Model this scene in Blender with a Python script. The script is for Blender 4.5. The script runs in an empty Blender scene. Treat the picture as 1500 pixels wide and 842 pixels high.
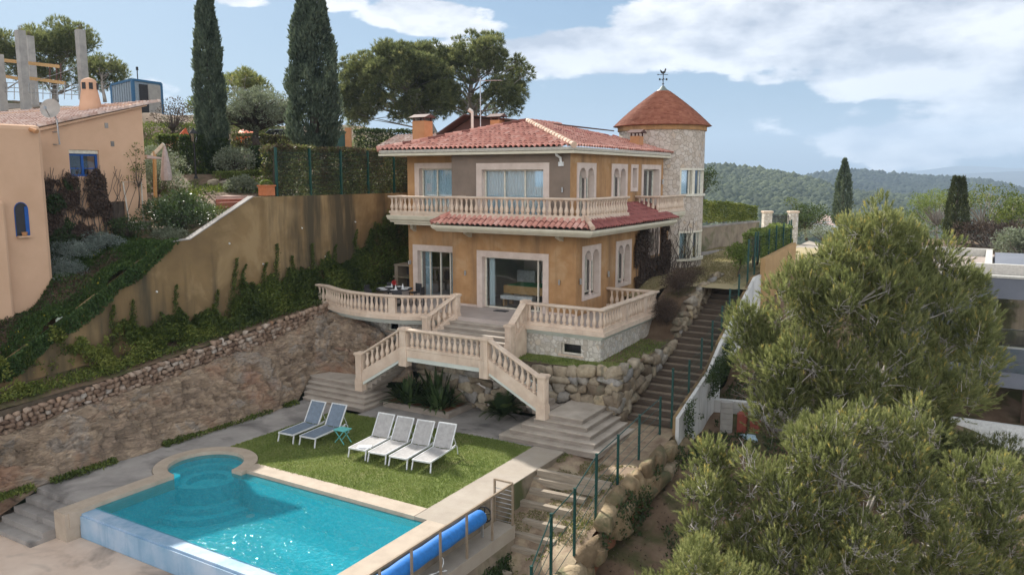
import bpy, math, random
import numpy as np
from mathutils import Vector, Matrix
R=math.radians
rng=np.random.default_rng(7); random.seed(7)
scene=bpy.context.scene
COL=scene.collection
# ------------------------------------------------------------ camera frame
CAM=np.array([14.05,-28.31,5.6]); YAW=R(31.02); PIT=R(7.97); FPX=1167.
_F0=np.array([-math.sin(YAW),math.cos(YAW),0]); _R=np.array([math.cos(YAW),math.sin(YAW),0])
_F=_F0*math.cos(PIT)+np.array([0,0,-math.sin(PIT)]); _U=_F0*math.sin(PIT)+np.array([0,0,math.cos(PIT)])
def at(x,y,d):
    """world point seen at photo pixel x,y, d metres away on the ground"""
    r=_F+_R*(x-750)/FPX-_U*(y-421)/FPX
    return CAM+r*(d/(r@_F0))
# ------------------------------------------------------------ noise
_perm=np.random.default_rng(3).permutation(4096)
def _h(ix,iy,iz):
    return _perm[(ix+_perm[(iy+_perm[iz&4095])&4095])&4095]/4095.
def vnoise(p):
    p=np.asarray(p,float); i=np.floor(p).astype(int); f=p-i; f=f*f*(3-2*f); o=0
    for dx in (0,1):
        for dy in (0,1):
            for dz in (0,1):
                w=(f[:,0] if dx else 1-f[:,0])*(f[:,1] if dy else 1-f[:,1])*(f[:,2] if dz else 1-f[:,2])
                o=o+w*_h(i[:,0]+dx,i[:,1]+dy,i[:,2]+dz)
    return o*2-1
def fbm(p,o=4,ridge=False):
    p=np.asarray(p,float); s=0;a=1;t=0
    for k in range(o):
        n=vnoise(p*(2.03**k)+k*17.3)
        if ridge: n=1-2*np.abs(n)
        s=s+a*n;t+=a;a*=.5
    return s/t
# ------------------------------------------------------------ materials
def newmat(name):
    m=bpy.data.materials.new(name);m.use_nodes=True;nt=m.node_tree
    b=nt.nodes['Principled BSDF'];return m,nt,b
def N(nt,t,**k):
    n=nt.nodes.new(t)
    for a,v in k.items():
        if a.startswith('i_'):
            n.inputs[int(a[2:]) if a[2:].isdigit() else a[2:].replace('_',' ')].default_value=v
        else: setattr(n,a,v)
    return n
def L(nt,a,b): nt.links.new(a,b)
def ramp(nt,fac,stops):
    r=N(nt,'ShaderNodeValToRGB');e=r.color_ramp.elements
    while len(e)<len(stops): e.new(.5)
    for el,(p,c) in zip(e,stops): el.position=p; el.color=(*c,1) if len(c)==3 else c
    L(nt,fac,r.inputs[0]); return r.outputs[0]
def coords(nt,scale=(1,1,1),rot=(0,0,0)):
    g=N(nt,'ShaderNodeNewGeometry');mp=N(nt,'ShaderNodeMapping');mp.inputs['Scale'].default_value=scale
    mp.inputs['Rotation'].default_value=rot
    L(nt,g.outputs['Position'],mp.inputs[0]);return mp.outputs[0]
def noise(nt,vec,scale,detail=5,rough=.6,dist=0):
    n=N(nt,'ShaderNodeTexNoise');n.inputs['Scale'].default_value=scale;n.inputs['Detail'].default_value=detail
    n.inputs['Roughness'].default_value=rough;n.inputs['Distortion'].default_value=dist
    L(nt,vec,n.inputs['Vector']);return n.outputs['Fac']
def mix(nt,f,a,b,mode='MIX'):
    m=N(nt,'ShaderNodeMix',data_type='RGBA',blend_type=mode)
    if isinstance(f,float) or isinstance(f,int): m.inputs[0].default_value=f
    else: L(nt,f,m.inputs[0])
    for i,v in ((6,a),(7,b)):
        if isinstance(v,tuple): m.inputs[i].default_value=(*v,1)
        else: L(nt,v,m.inputs[i])
    return m.outputs[2]
def bump(nt,b,h,strength=.4,dist=.02):
    n=N(nt,'ShaderNodeBump');n.inputs['Strength'].default_value=strength;n.inputs['Distance'].default_value=dist
    L(nt,h,n.inputs['Height']);L(nt,n.outputs[0],b.inputs['Normal'])
def M_noise(name,stops,scale=2.,rough=.85,bs=25.,bst=.3,bd=.01,vec=(1,1,1),detail=6,streak=None,second=None):
    m,nt,b=newmat(name);v=coords(nt,vec)
    c=ramp(nt,noise(nt,v,scale,detail),stops)
    if second:   # (scale, low, high, colour)
        f=ramp(nt,noise(nt,coords(nt),second[0],4,.6,.5),[(second[1],(0,0,0)),(second[2],(1,1,1))])
        c=mix(nt,f,c,second[3])
    if streak:   # vertical rain streaks: (scale, low, high, colour)
        f=ramp(nt,noise(nt,coords(nt,(1,1,.12)),streak[0],5,.65),[(streak[1],(0,0,0)),(streak[2],(1,1,1))])
        c=mix(nt,f,c,streak[3])
    L(nt,c,b.inputs['Base Color']);b.inputs['Roughness'].default_value=rough
    b.inputs['Specular IOR Level'].default_value=.3
    bump(nt,b,noise(nt,coords(nt),bs,4),bst,bd);return m
def M_attr(name,stops,rough=.85,bs=30.,bst=.3,bd=.01,nmix=.25,nscale=6.,spec=.25,dirt=None):
    m,nt,b=newmat(name);a=N(nt,'ShaderNodeAttribute',attribute_name='v')
    c=ramp(nt,a.outputs['Fac'],stops)
    n=noise(nt,coords(nt),nscale,5)
    c=mix(nt,nmix,c,ramp(nt,n,[(.25,(.25,.25,.25)),(.75,(.9,.9,.9))]),'SOFT_LIGHT')
    if dirt:
        f=ramp(nt,noise(nt,coords(nt),dirt[0],4,.6,.4),[(dirt[1],(0,0,0)),(dirt[2],(1,1,1))]);c=mix(nt,f,c,dirt[3])
    L(nt,c,b.inputs['Base Color']);b.inputs['Roughness'].default_value=rough
    b.inputs['Specular IOR Level'].default_value=spec
    bump(nt,b,noise(nt,coords(nt),bs,4),bst,bd);return m
def M_leaf(name,stops,trans=.35,rough=.6,spec=.35):
    m,nt,b=newmat(name);a=N(nt,'ShaderNodeAttribute',attribute_name='v')
    c=ramp(nt,a.outputs['Fac'],stops)
    L(nt,c,b.inputs['Base Color']);b.inputs['Roughness'].default_value=rough;b.inputs['Specular IOR Level'].default_value=spec
    t=N(nt,'ShaderNodeBsdfTranslucent');tc=mix(nt,.5,c,(.35,.42,.05),'MIX')
    tc=mix(nt,.75,tc,c);L(nt,tc,t.inputs[0])
    s=N(nt,'ShaderNodeMixShader');s.inputs[0].default_value=trans
    L(nt,b.outputs[0],s.inputs[1]);L(nt,t.outputs[0],s.inputs[2])
    L(nt,s.outputs[0],nt.nodes['Material Output'].inputs[0]);return m
def M_plain(name,c,rough=.5,metal=0.,spec=.5,bs=0):
    m,nt,b=newmat(name);b.inputs['Metallic'].default_value=metal
    b.inputs['Roughness'].default_value=rough;b.inputs['Specular IOR Level'].default_value=spec
    n=noise(nt,coords(nt),9.,5)
    c1=tuple(x*.82 for x in c);c2=tuple(min(1,x*1.12) for x in c)
    L(nt,ramp(nt,n,[(.3,c1),(.7,c2)]),b.inputs['Base Color'])
    if bs: bump(nt,b,noise(nt,coords(nt),bs,3),.3,.01)
    return m
def M_stone(name,cols,scale,mortar,mw=.06,stretch=(1,1,1),bd=.03,rough=.85):
    """flat crazy-paving cladding"""
    m,nt,b=newmat(name);v0=coords(nt,stretch)
    wn=N(nt,'ShaderNodeTexNoise');wn.inputs['Scale'].default_value=scale*1.3;L(nt,v0,wn.inputs['Vector'])
    ad=N(nt,'ShaderNodeVectorMath',operation='MULTIPLY_ADD');L(nt,wn.outputs['Color'],ad.inputs[0]);ad.inputs[1].default_value=(.35/scale*2,)*3;L(nt,v0,ad.inputs[2])
    vo=N(nt,'ShaderNodeTexVoronoi',feature='F1');vo.inputs['Scale'].default_value=scale;L(nt,ad.outputs[0],vo.inputs['Vector'])
    ve=N(nt,'ShaderNodeTexVoronoi',feature='DISTANCE_TO_EDGE');ve.inputs['Scale'].default_value=scale;L(nt,ad.outputs[0],ve.inputs['Vector'])
    sep=N(nt,'ShaderNodeSeparateColor');L(nt,vo.outputs['Color'],sep.inputs[0])
    c=ramp(nt,sep.outputs[0],cols)
    c=mix(nt,.5,c,ramp(nt,noise(nt,coords(nt),14,6),[(.25,(.3,.3,.3)),(.75,(.8,.8,.8))]),'SOFT_LIGHT')
    e=ramp(nt,ve.outputs['Distance'],[(mw*.4,(0,0,0)),(mw,(1,1,1))])
    c=mix(nt,e,mortar,c);L(nt,c,b.inputs['Base Color']);b.inputs['Roughness'].default_value=rough
    hh=mix(nt,.25,e,noise(nt,coords(nt),22,4));bump(nt,b,hh,.7,bd);return m
# ------------------------------------------------------------ mesh builder
def T(name,label,cat,loc=(0,0,0),group=None,kind=None):
    o=bpy.data.objects.new(name,None);COL.objects.link(o);o.location=loc;o['label']=label;o['category']=cat
    o.empty_display_size=.2
    if group:o['group']=group
    if kind:o['kind']=kind
    return o
def tag(o,label,cat,group=None,kind=None):
    o['label']=label;o['category']=cat
    if group:o['group']=group
    if kind:o['kind']=kind
    return o
def link(name,me,parent=None):
    o=bpy.data.objects.new(name,me);COL.objects.link(o)
    if parent is not None:
        o.parent=parent
        off=Vector(parent.location) if parent.parent is None else Vector((0,0,0))
        # children are modelled in world space; the inverse keeps them there
        o.matrix_parent_inverse=Matrix.Translation(-off)
    return o
def npmesh(name,V,F,mat,v=None,smooth=False,parent=None,local=False):
    """V (n,3), F (m,k) arrays"""
    me=bpy.data.meshes.new(name);n=len(V);m,k=F.shape
    me.vertices.add(n);me.vertices.foreach_set('co',np.ascontiguousarray(V,dtype=np.float32).ravel())
    me.loops.add(m*k);me.loops.foreach_set('vertex_index',np.ascontiguousarray(F,dtype=np.int32).ravel())
    me.polygons.add(m);me.polygons.foreach_set('loop_start',np.arange(0,m*k,k,dtype=np.int32))
    me.polygons.foreach_set('loop_total',np.full(m,k,dtype=np.int32))
    if smooth: me.polygons.foreach_set('use_smooth',np.ones(m,dtype=bool))
    if v is not None:
        a=me.attributes.new('v','FLOAT','FACE');a.data.foreach_set('value',np.asarray(v,dtype=np.float32))
    me.materials.append(mat);me.update(calc_edges=True)
    if local:
        o=bpy.data.objects.new(name,me);COL.objects.link(o);o.parent=parent;return o
    return link(name,me,parent)
class MB:
    def __init__(s): s.v=[];s.f=[];s.a=[]
    def add(s,V,F,a=0.5):
        b=len(s.v);s.v+=[tuple(map(float,p)) for p in V];s.f+=[tuple(i+b for i in f) for f in F];s.a+=[a]*len(F);return s
    def box(s,x0,x1,y0,y1,z0,z1,a=.5):
        x0,x1=min(x0,x1),max(x0,x1);y0,y1=min(y0,y1),max(y0,y1);z0,z1=min(z0,z1),max(z0,z1)
        return s.add([(x0,y0,z0),(x1,y0,z0),(x1,y1,z0),(x0,y1,z0),(x0,y0,z1),(x1,y0,z1),(x1,y1,z1),(x0,y1,z1)],
          [(0,3,2,1),(4,5,6,7),(0,1,5,4),(1,2,6,5),(2,3,7,6),(3,0,4,7)],a)
    def obox(s,c,sx,sy,sz,rz=0,rx=0,a=.5):
        m=Matrix.Rotation(rz,3,'Z')@Matrix.Rotation(rx,3,'X');V=[]
        for z in(-1,1):
            for x,y in((-1,-1),(1,-1),(1,1),(-1,1)): V.append(Vector(c)+m@Vector((x*sx/2,y*sy/2,z*sz/2)))
        return s.add(V,[(0,3,2,1),(4,5,6,7),(0,1,5,4),(1,2,6,5),(2,3,7,6),(3,0,4,7)],a)
    def bar(s,p,q,w,h=None,a=.5):
        h=h or w;p=Vector(p);q=Vector(q);d=(q-p).normalized();up=Vector((0,0,1)) if abs(d.z)<.95 else Vector((1,0,0))
        x=d.cross(up).normalized()*w/2;y=x.cross(d).normalized()*h/2
        V=[p-x-y,p+x-y,p+x+y,p-x+y,q-x-y,q+x-y,q+x+y,q-x+y]
        return s.add(V,[(0,3,2,1),(4,5,6,7),(0,1,5,4),(1,2,6,5),(2,3,7,6),(3,0,4,7)],a)
    def tube(s,P,r,n=6,cap=True,a=.5):
        P=[Vector(p) for p in P];rs=r if isinstance(r,(list,tuple)) else [r]*len(P);V=[];F=[]
        x=None
        for i,p in enumerate(P):
            d=(P[min(i+1,len(P)-1)]-P[max(i-1,0)]).normalized()
            if x is None: x=d.cross(Vector((0,0,1)) if abs(d.z)<.9 else Vector((1,0,0))).normalized()
            x=(x-d*x.dot(d)).normalized();y=d.cross(x)
            for k in range(n):
                t=2*math.pi*k/n;V.append(p+(x*math.cos(t)+y*math.sin(t))*rs[i])
        for i in range(len(P)-1):
            for k in range(n):
                k2=(k+1)%n;F.append((i*n+k,i*n+k2,(i+1)*n+k2,(i+1)*n+k))
        if cap: F+= [tuple(range(n))[::-1],tuple((len(P)-1)*n+k for k in range(n))]
        return s.add(V,F,a)
    def lathe(s,c,prof,n=12,a=.5,sq=False):
        V=[];F=[]
        for z,r in prof:
            for k in range(n):
                t=2*math.pi*(k+.5)/n;V.append((c[0]+r*math.cos(t),c[1]+r*math.sin(t),c[2]+z))
        for i in range(len(prof)-1):
            for k in range(n):
                k2=(k+1)%n;F.append((i*n+k,i*n+k2,(i+1)*n+k2,(i+1)*n+k))
        F+=[tuple(range(n))[::-1],tuple((len(prof)-1)*n+k for k in range(n))]
        return s.add(V,F,a)
    def prism(s,poly,z0,z1,a=.5):
        n=len(poly);z0s=z0 if isinstance(z0,(list,tuple)) else [z0]*n;z1s=z1 if isinstance(z1,(list,tuple)) else [z1]*n
        V=[(p[0],p[1],z) for p,z in zip(poly,z0s)]+[(p[0],p[1],z) for p,z in zip(poly,z1s)]
        return s.add(V,[tuple(range(n))[::-1],tuple(range(n,2*n))]+[(i,(i+1)%n,(i+1)%n+n,i+n) for i in range(n)],a)
    def sweep(s,path,prof,a=.5,closed=True):
        """prof: list of (lateral, up) closed loop; path: 3D points"""
        P=[Vector(p) for p in path];n=len(prof);V=[];F=[]
        for i,p in enumerate(P):
            d0=(P[i]-P[i-1]) if i>0 else (P[1]-P[0]);d1=(P[i+1]-P[i]) if i<len(P)-1 else d0
            d0=Vector((d0.x,d0.y,0)).normalized();d1=Vector((d1.x,d1.y,0)).normalized()
            d=(d0+d1).normalized();k=1/max(.4,d.dot(d1));x=Vector((d.y,-d.x,0))*k
            for l,u in prof: V.append(p+x*l+Vector((0,0,u)))
        for i in range(len(P)-1):
            for k in range(n):
                k2=(k+1)%n;F.append((i*n+k,i*n+k2,(i+1)*n+k2,(i+1)*n+k))
        F+=[tuple(range(n))[::-1],tuple((len(P)-1)*n+k for k in range(n))]
        return s.add(V,F,a)
    def build(s,name,mat,parent=None,smooth=False,local=False,bevel=0,auto=False):
        me=bpy.data.meshes.new(name);me.from_pydata(s.v,[],s.f)
        at_=me.attributes.new('v','FLOAT','FACE');at_.data.foreach_set('value',np.array(s.a,dtype=np.float32))
        me.materials.append(mat);me.update()
        if smooth: me.polygons.foreach_set('use_smooth',[True]*len(me.polygons))
        if local:
            o=bpy.data.objects.new(name,me);COL.objects.link(o);o.parent=parent
        else: o=link(name,me,parent)
        if auto:
            me.set_sharp_from_angle(angle=R(40))
        if bevel:
            b=o.modifiers.new('b','BEVEL');b.width=bevel;b.segments=2;b.limit_method='ANGLE'
        return o
def copytree(o,parent=None):
    c=o.copy();COL.objects.link(c)
    if parent is not None: c.parent=parent
    for ch in list(o.children): copytree(ch,c)
    return c
def relabel(o,label): o['label']=label;return o
# ------------------------------------------------------------ foliage
def unit(n):
    v=rng.normal(size=(n,3));return v/np.linalg.norm(v,axis=1)[:,None]
def leaf_quads(P,size,dirs=None,aspect=2.,flat=0.,tri=False):
    """one leaf per point; dirs (n,3) long axis"""
    n=len(P);d=unit(n) if dirs is None else dirs/np.linalg.norm(dirs,axis=1)[:,None]
    w=np.cross(d,unit(n));w/=np.linalg.norm(w,axis=1)[:,None]+1e-9
    sz=(size if np.ndim(size) else np.full(n,size))*rng.uniform(.7,1.3,n)
    a=P;b=P+d*sz[:,None]*.5+w*sz[:,None]/aspect*.5;c=P+d*sz[:,None];e=P+d*sz[:,None]*.5-w*sz[:,None]/aspect*.5
    V=np.stack([a,b,c,e],1).reshape(-1,3);F=np.arange(4*n).reshape(n,4);return V,F
def tufts(P,D,length,width,k,spread):
    """k needles per point round direction D"""
    n=len(P);P2=np.repeat(P,k,0);D2=np.repeat(D,k,0)+rng.normal(size=(n*k,3))*spread
    D2/=np.linalg.norm(D2,axis=1)[:,None];P2=P2+rng.normal(size=(n*k,3))*length*.12
    l=length*rng.uniform(.7,1.25,n*k);w=np.cross(D2,unit(n*k));w/=np.linalg.norm(w,axis=1)[:,None]+1e-9
    V=np.stack([P2-w*width/2,P2+w*width/2,P2+D2*l[:,None]],1).reshape(-1,3)
    return V,np.arange(3*n*k).reshape(-1,3)
def blob_points(blobs,per_area,shell=(.55,1.05),upbias=0.):
    Ps=[];Ds=[];B=[]
    for i,(c,r) in enumerate(blobs):
        c=np.array(c);r=np.array(r if np.ndim(r) else [r]*3,float);area=4*math.pi*(np.prod(r)**(2/3))
        n=max(6,int(area*per_area));d=unit(n);d[:,2]+=upbias;d/=np.linalg.norm(d,axis=1)[:,None]
        k=rng.uniform(0,1,n)**.5*(shell[1]-shell[0])+shell[0]
        k*=1+.18*fbm(d*2.2+i*3.1,2)
        Ps.append(c+d*r*k[:,None]);Ds.append(d);B.append(np.full(n,i))
    return np.concatenate(Ps),np.concatenate(Ds),np.concatenate(B)
def limb(mb,p,q,r0,r1,sag=.1,n=5,sides=6):
    p=np.array(p,float);q=np.array(q,float);P=[];Ln=np.linalg.norm(q-p)
    j=rng.normal(size=3)*Ln*.07
    for i in range(n+1):
        t=i/n;a=p+(q-p)*t+j*math.sin(math.pi*t)+np.array([0,0,sag*Ln*math.sin(math.pi*t)]);P.append(a)
    mb.tube(P,[r0+(r1-r0)*i/n for i in range(n+1)],sides)
def pine(name,label,base,center,rad,nblob,br,mats,tl=.16,tw=.018,k=12,dens=26,group=None,trunk_r=.22,lean=None,fill=.35,flatb=.8,spread=.55,bare=14,seed=1,cat='pine tree',yshift=0.,coreden=.22):
    global rng;rng=np.random.default_rng(seed)
    t=T(name,label,cat,tuple(base),group);center=np.array(center,float);rad=np.array(rad,float)
    blobs=[]
    for i in range(nblob):
        d=unit(1)[0];
        if d[2]<-.62: d[2]*=-.6
        k_=(rng.uniform()**(1/3)*(1-fill)+fill) if rng.uniform()<.55 else rng.uniform(.85,1.02)
        k_*=1+.16*fbm(np.array([d*1.7+seed]),2)[0]
        r=br*rng.uniform(.6,1.35);blobs.append((center+d*rad*k_,np.array([r,r,r*flatb])))
    P,D,B=blob_points(blobs,dens,(.5,1.05),.25)
    D2=D*.8+np.array([0,0,.45]);cd=(P-center)/rad;D2+=cd*.25
    V,F=tufts(P,D2,tl,tw,k,spread)
    bv=rng.uniform(-.16,.16,nblob)[B];tv=np.clip(.42+bv+rng.normal(size=len(P))*.13,0,.88)
    tip=rng.uniform(size=len(P))<(.04+.16*np.clip(fbm(P*.6+seed,2)+.15,0,1));tv[tip]=rng.uniform(.92,1,tip.sum())
    vv=np.repeat(tv,k)
    npmesh('crown',V,F,mats[0],vv,parent=t)
    mb=MB();top=center+np.array([0,0,rad[2]*.35]);base=np.array(base,float)
    pts=[base+(top-base)*s+np.array([math.sin(s*5+seed)*.25,math.cos(s*4+seed)*.25,0])*(rad[0]/4) for s in np.linspace(0,1,9)]
    mb.tube(pts,[trunk_r*(1-.75*s) for s in np.linspace(0,1,9)],9)
    idx=rng.permutation(nblob)[:max(bare,nblob*2//3)]
    for i in idx:
        c=np.array(blobs[i][0]);s=np.clip((c[2]-base[2])/(top[2]-base[2])-.25,.2,.9)
        q=pts[int(s*8)];limb(mb,q,c,trunk_r*.3*(1-s*.6)+.015,.015,.05,4,5)
        for _ in range(3):
            e=c+unit(1)[0]*blobs[i][1]*.95;mb.tube([c+(q-c)*.12,(c+e)/2+rng.normal(size=3)*.04,e],[.02,.013,.006],4)
    mb.build('trunk',mats[1],t,smooth=True);return t
def pine_lobes(name,label,base,lobes,mats,bpl=16,br=.34,tl=.15,tw=.02,k=9,dens=40,trunk_r=.2,seed=1,twigs=5,group=None):
    """lobes: (centre, radius) of the big limbs' foliage masses"""
    global rng;rng=np.random.default_rng(seed);t=T(name,label,'pine tree',tuple(base),group);blobs=[];own=[]
    for li,(c,r) in enumerate(lobes):
        c=np.array(c,float);r=np.array([r,r,r*.9]) if np.ndim(r)==0 else np.array(r,float);nb=int(bpl*max(.5,(r.mean()/(br*2.6))**2))
        for i in range(nb):
            d=unit(1)[0];kk=rng.uniform(.62,1.02) if rng.uniform()<.8 else rng.uniform(.2,.6);q=br*rng.uniform(.6,1.3);blobs.append((c+d*r*kk,np.array([q,q,q*rng.uniform(.9,1.35)])));own.append(li)
    P,D,B=blob_points(blobs,dens,(.35,1.12),.35)
    deep=np.zeros(len(P))
    LC=np.array([l[0] for l in lobes])[np.array(own)[B]];od=P-LC;od/=np.linalg.norm(od,axis=1)[:,None]+1e-6
    D2=D*.55+od*.35+np.array([0,0,.75])
    n0=len(P);D2/=np.linalg.norm(D2,axis=1)[:,None];sl=tl*1.5*rng.uniform(.6,1.3,n0)
    tt=rng.uniform(0,1,(n0,k));Pn=P[:,None,:]+D2[:,None,:]*(sl[:,None]*tt)[...,None]
    rd=rng.normal(size=(n0,k,3));rd-=(rd*D2[:,None,:]).sum(-1)[...,None]*D2[:,None,:];rd/=np.linalg.norm(rd,axis=2)[...,None]+1e-9
    Dn=D2[:,None,:]*(.75+.6*tt)[...,None]+rd*(.75-.35*tt)[...,None];Dn/=np.linalg.norm(Dn,axis=2)[...,None]
    Pn=Pn.reshape(-1,3);Dn=Dn.reshape(-1,3);ll=tl*.8*rng.uniform(.7,1.2,len(Pn));wd=np.cross(Dn,unit(len(Pn)));wd/=np.linalg.norm(wd,axis=1)[:,None]+1e-9
    V=np.stack([Pn-wd*tw/2,Pn+wd*tw/2,Pn+Dn*ll[:,None]],1).reshape(-1,3);F=np.arange(3*len(Pn)).reshape(-1,3)
    bv=rng.uniform(-.17,.17,len(blobs))[B];tv=np.clip(.45+bv+rng.normal(size=len(P))*.16,0,.9)
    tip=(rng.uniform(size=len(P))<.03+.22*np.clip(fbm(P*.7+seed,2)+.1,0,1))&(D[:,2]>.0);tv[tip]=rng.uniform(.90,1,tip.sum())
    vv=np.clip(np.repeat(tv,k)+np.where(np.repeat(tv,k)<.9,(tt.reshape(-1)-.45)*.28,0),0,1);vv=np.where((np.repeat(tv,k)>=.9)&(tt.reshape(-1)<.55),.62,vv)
    npmesh('crown',V,F,mats[0],vv,parent=t)
    mb=MB();base=np.array(base,float);cen=np.mean([l[0] for l in lobes],0);top=base+(cen-base)*.75
    pts=[base+(top-base)*s+np.array([math.sin(s*5+seed)*.12,math.cos(s*4+seed)*.12,0]) for s in np.linspace(0,1,7)]
    mb.tube(pts,[trunk_r*(1-.55*s) for s in np.linspace(0,1,7)],9)
    for li,(c,r) in enumerate(lobes):
        q=pts[rng.integers(3,7)];limb(mb,q,c,trunk_r*.38,trunk_r*.13,.02,6,6)
    for (c,r),li in zip(blobs,own):
        lc=np.array(lobes[li][0]);limb(mb,lc+rng.normal(size=3)*.1,c,.022,.009,.02,4,4)
        for _ in range(twigs):
            s_=c+unit(1)[0]*r*rng.uniform(.2,.7);dv=unit(1)[0]+np.array([0,0,.45]);o=s_+dv*r*.3+rng.normal(size=3)*.03;e=o+(dv+rng.normal(size=3)*.35)*r*rng.uniform(.25,.5);mb.tube([s_,o,e],[.011,.009,.005],3,cap=False)
    mb.build('trunk',mats[1],t,smooth=True);return t
def bushy(name,label,cat,base,blobs,leafsize,mats,dens=60,aspect=2.,group=None,trunk_r=.1,stems=True,seed=1,up=.2,kind=None,droop=0.,vbase=.45,parent=None,shell=(.45,1.05)):
    global rng;rng=np.random.default_rng(seed)
    t=T(name,label,cat,tuple(base),group,kind)
    P,D,B=blob_points(blobs,dens,shell,.15)
    D2=D+unit(len(P))*.8+np.array([0,0,up])
    V,F=leaf_quads(P,leafsize,D2,aspect)
    vv=np.clip(vbase+rng.uniform(-.15,.15,len(blobs))[B]+rng.normal(size=len(P))*.16,0,1)
    npmesh('crown' if stems else 'foliage',V,F,mats[0],vv,parent=t)
    if stems:
        mb=MB();base=np.array(base,float);cen=np.mean([b[0] for b in blobs],0)
        mid=base+(cen-base)*.45+rng.normal(size=3)*.08
        mb.tube([base,(base+mid)/2+rng.normal(size=3)*trunk_r*.6,mid],[trunk_r,trunk_r*.8,trunk_r*.65],8)
        for c,r in blobs: limb(mb,mid,c,trunk_r*.5,trunk_r*.1,.05,4,5)
        mb.build('trunk',mats[1],t,smooth=True)
    return t
def cypress(name,label,base,h,r,mats,n,ls=.2,group=None,top=1.,seed=1,low=.06):
    global rng;rng=np.random.default_rng(seed)
    t=T(name,label,'cypress tree',tuple(base),group);base=np.array(base,float)
    u=rng.uniform(0,1,n);a=rng.uniform(0,2*math.pi,n)
    z=low+u*(1-low)
    def prof(z): return r*np.clip(np.minimum((z-low+.01)/.12,1)**.5*.9*(1-((z-.25).clip(0)/.76)**2.0*top),.0,1)+.03
    rr=prof(z)
    q=np.stack([np.cos(a)*1.3,np.sin(a)*1.3,z*h*.9],1)
    bumpv=fbm(q*1.6+seed*3,3);gap=fbm(q*2.3+seed*5+40,2)
    rad=rr*(1+.40*bumpv)*rng.uniform(.72,1.06,n)
    P=base+np.stack([np.cos(a)*rad,np.sin(a)*rad,z*h],1)
    keep=~((gap>.36)&(rng.uniform(size=n)<.92));P=P[keep];a=a[keep];bv=bumpv[keep];m=len(P)
    D=np.stack([np.cos(a)*.35,np.sin(a)*.35,np.ones(m)],1)+rng.normal(size=(m,3))*.25
    V,F=leaf_quads(P,ls,D,3.)
    vv=np.clip(.42+bv*.45+rng.normal(size=m)*.12,0,1)
    npmesh('crown',V,F,mats[0],vv,parent=t)
    mb=MB();mb.tube([base,base+np.array([0,0,h*.5]),base+np.array([0,0,h*.93])],[r*.2,r*.14,.02],8)
    mb.build('trunk',mats[1],t,smooth=True);return t
def cover(name,P,D,leafsize,mat,parent=None,aspect=1.6,vb=.45,vs=.18,smooth=False,vn=None):
    V,F=leaf_quads(P,leafsize,D,aspect)
    v=np.clip(vb+(vn if vn is not None else 0)+rng.normal(size=len(P))*vs,0,1)
    return npmesh(name,V,F,mat,v,parent=parent)
# ------------------------------------------------------------ stones
def _ico(sub):
    import bmesh
    bm=bmesh.new();bmesh.ops.create_icosphere(bm,subdivisions=sub,radius=1)
    V=np.array([v.co[:] for v in bm.verts]);F=np.array([[v.index for v in f.verts] for f in bm.faces]);bm.free();return V,F
ICO=_ico(2);ICO1=_ico(1)
def stones(C,S,Rm,box=.55,jit=.16,ico=None,name='stones',mat=None,parent=None,vals=None,sm=False):
    """C centres (n,3), S half sizes (n,3), Rm (n,3,3) frames"""
    V0,F0=ico or ICO;n=len(C);U=np.sign(V0)*np.abs(V0)**box;U/=np.abs(U).max();U=np.repeat(U[None],n,0)
    for k in range(9):   # random cleavage planes give broken faces
        pn=rng.normal(size=(n,3));pn/=np.linalg.norm(pn,axis=1)[:,None];pd=rng.uniform(.62,.98,n);dd=np.einsum('nij,nj->ni',U,pn)-pd[:,None]
        U=U-pn[:,None,:]*np.maximum(dd,0)[...,None]
    ph=rng.uniform(0,100,(n,1,3));q=(U*1.3+ph)
    nz=np.stack([fbm(q.reshape(-1,3)+k*31,2) for k in range(3)],1).reshape(n,-1,3)
    W=(U+nz*jit*.7)*S[:,None,:]*1.12
    W=np.einsum('nij,nkj->nki',Rm,W)+C[:,None,:]
    m=len(V0);F=(F0[None]+np.arange(n)[:,None,None]*m).reshape(-1,3)
    v=vals if vals is not None else rng.uniform(0,1,n)
    return npmesh(name,W.reshape(-1,3),F,mat,np.repeat(v,len(F0)),smooth=sm,parent=parent)
def wall_stones(p0,p1,zb0,zb1,zt0,zt1,size,depth,nrm,lean=0.):
    """irregular courses on a wall from p0 to p1; returns C,S,Rm"""
    p0=np.array(p0,float);p1=np.array(p1,float);d=p1-p0;Ln=np.linalg.norm(d);d/=Ln;nrm=np.array([nrm[0],nrm[1],0.])
    C=[];S=[];M=[];hmax=max(zt0-zb0,zt1-zb1);rows=[];y=0
    while y<hmax: 
        h=size*rng.uniform(.55,1.1);rows.append((y,h));y+=h
    for y,h in rows:
        s=-rng.uniform(0,size)
        while s<Ln:
            w=size*rng.uniform(.7,1.9);c=s+w/2;u=min(max(c/Ln,0),1);zb=zb0+(zb1-zb0)*u;zt=zt0+(zt1-zt0)*u
            zc=zb+y+h/2+rng.uniform(-.15,.15)*h
            if zc<zt-h*.15 and zc>zb-h:
                C.append([*(p0+d*min(max(c,w*.3),Ln-w*.2)),zc]);C[-1][0]+=nrm[0]*(rng.uniform(-.02,.04)-lean*(zc-zb));C[-1][1]+=nrm[1]*(rng.uniform(-.02,.04)-lean*(zc-zb))
                S.append([w*.52,depth*rng.uniform(.8,1.2),h*.56]);a=rng.normal()*.1
                b=np.array([[d[0],nrm[0],0],[d[1],nrm[1],0],[0,0,1.]])
                ca,sa=math.cos(a),math.sin(a);M.append(b@np.array([[ca,0,-sa],[0,1,0],[sa,0,ca]]))
            s+=w
    return np.array(C),np.array(S),np.array(M)
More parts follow.
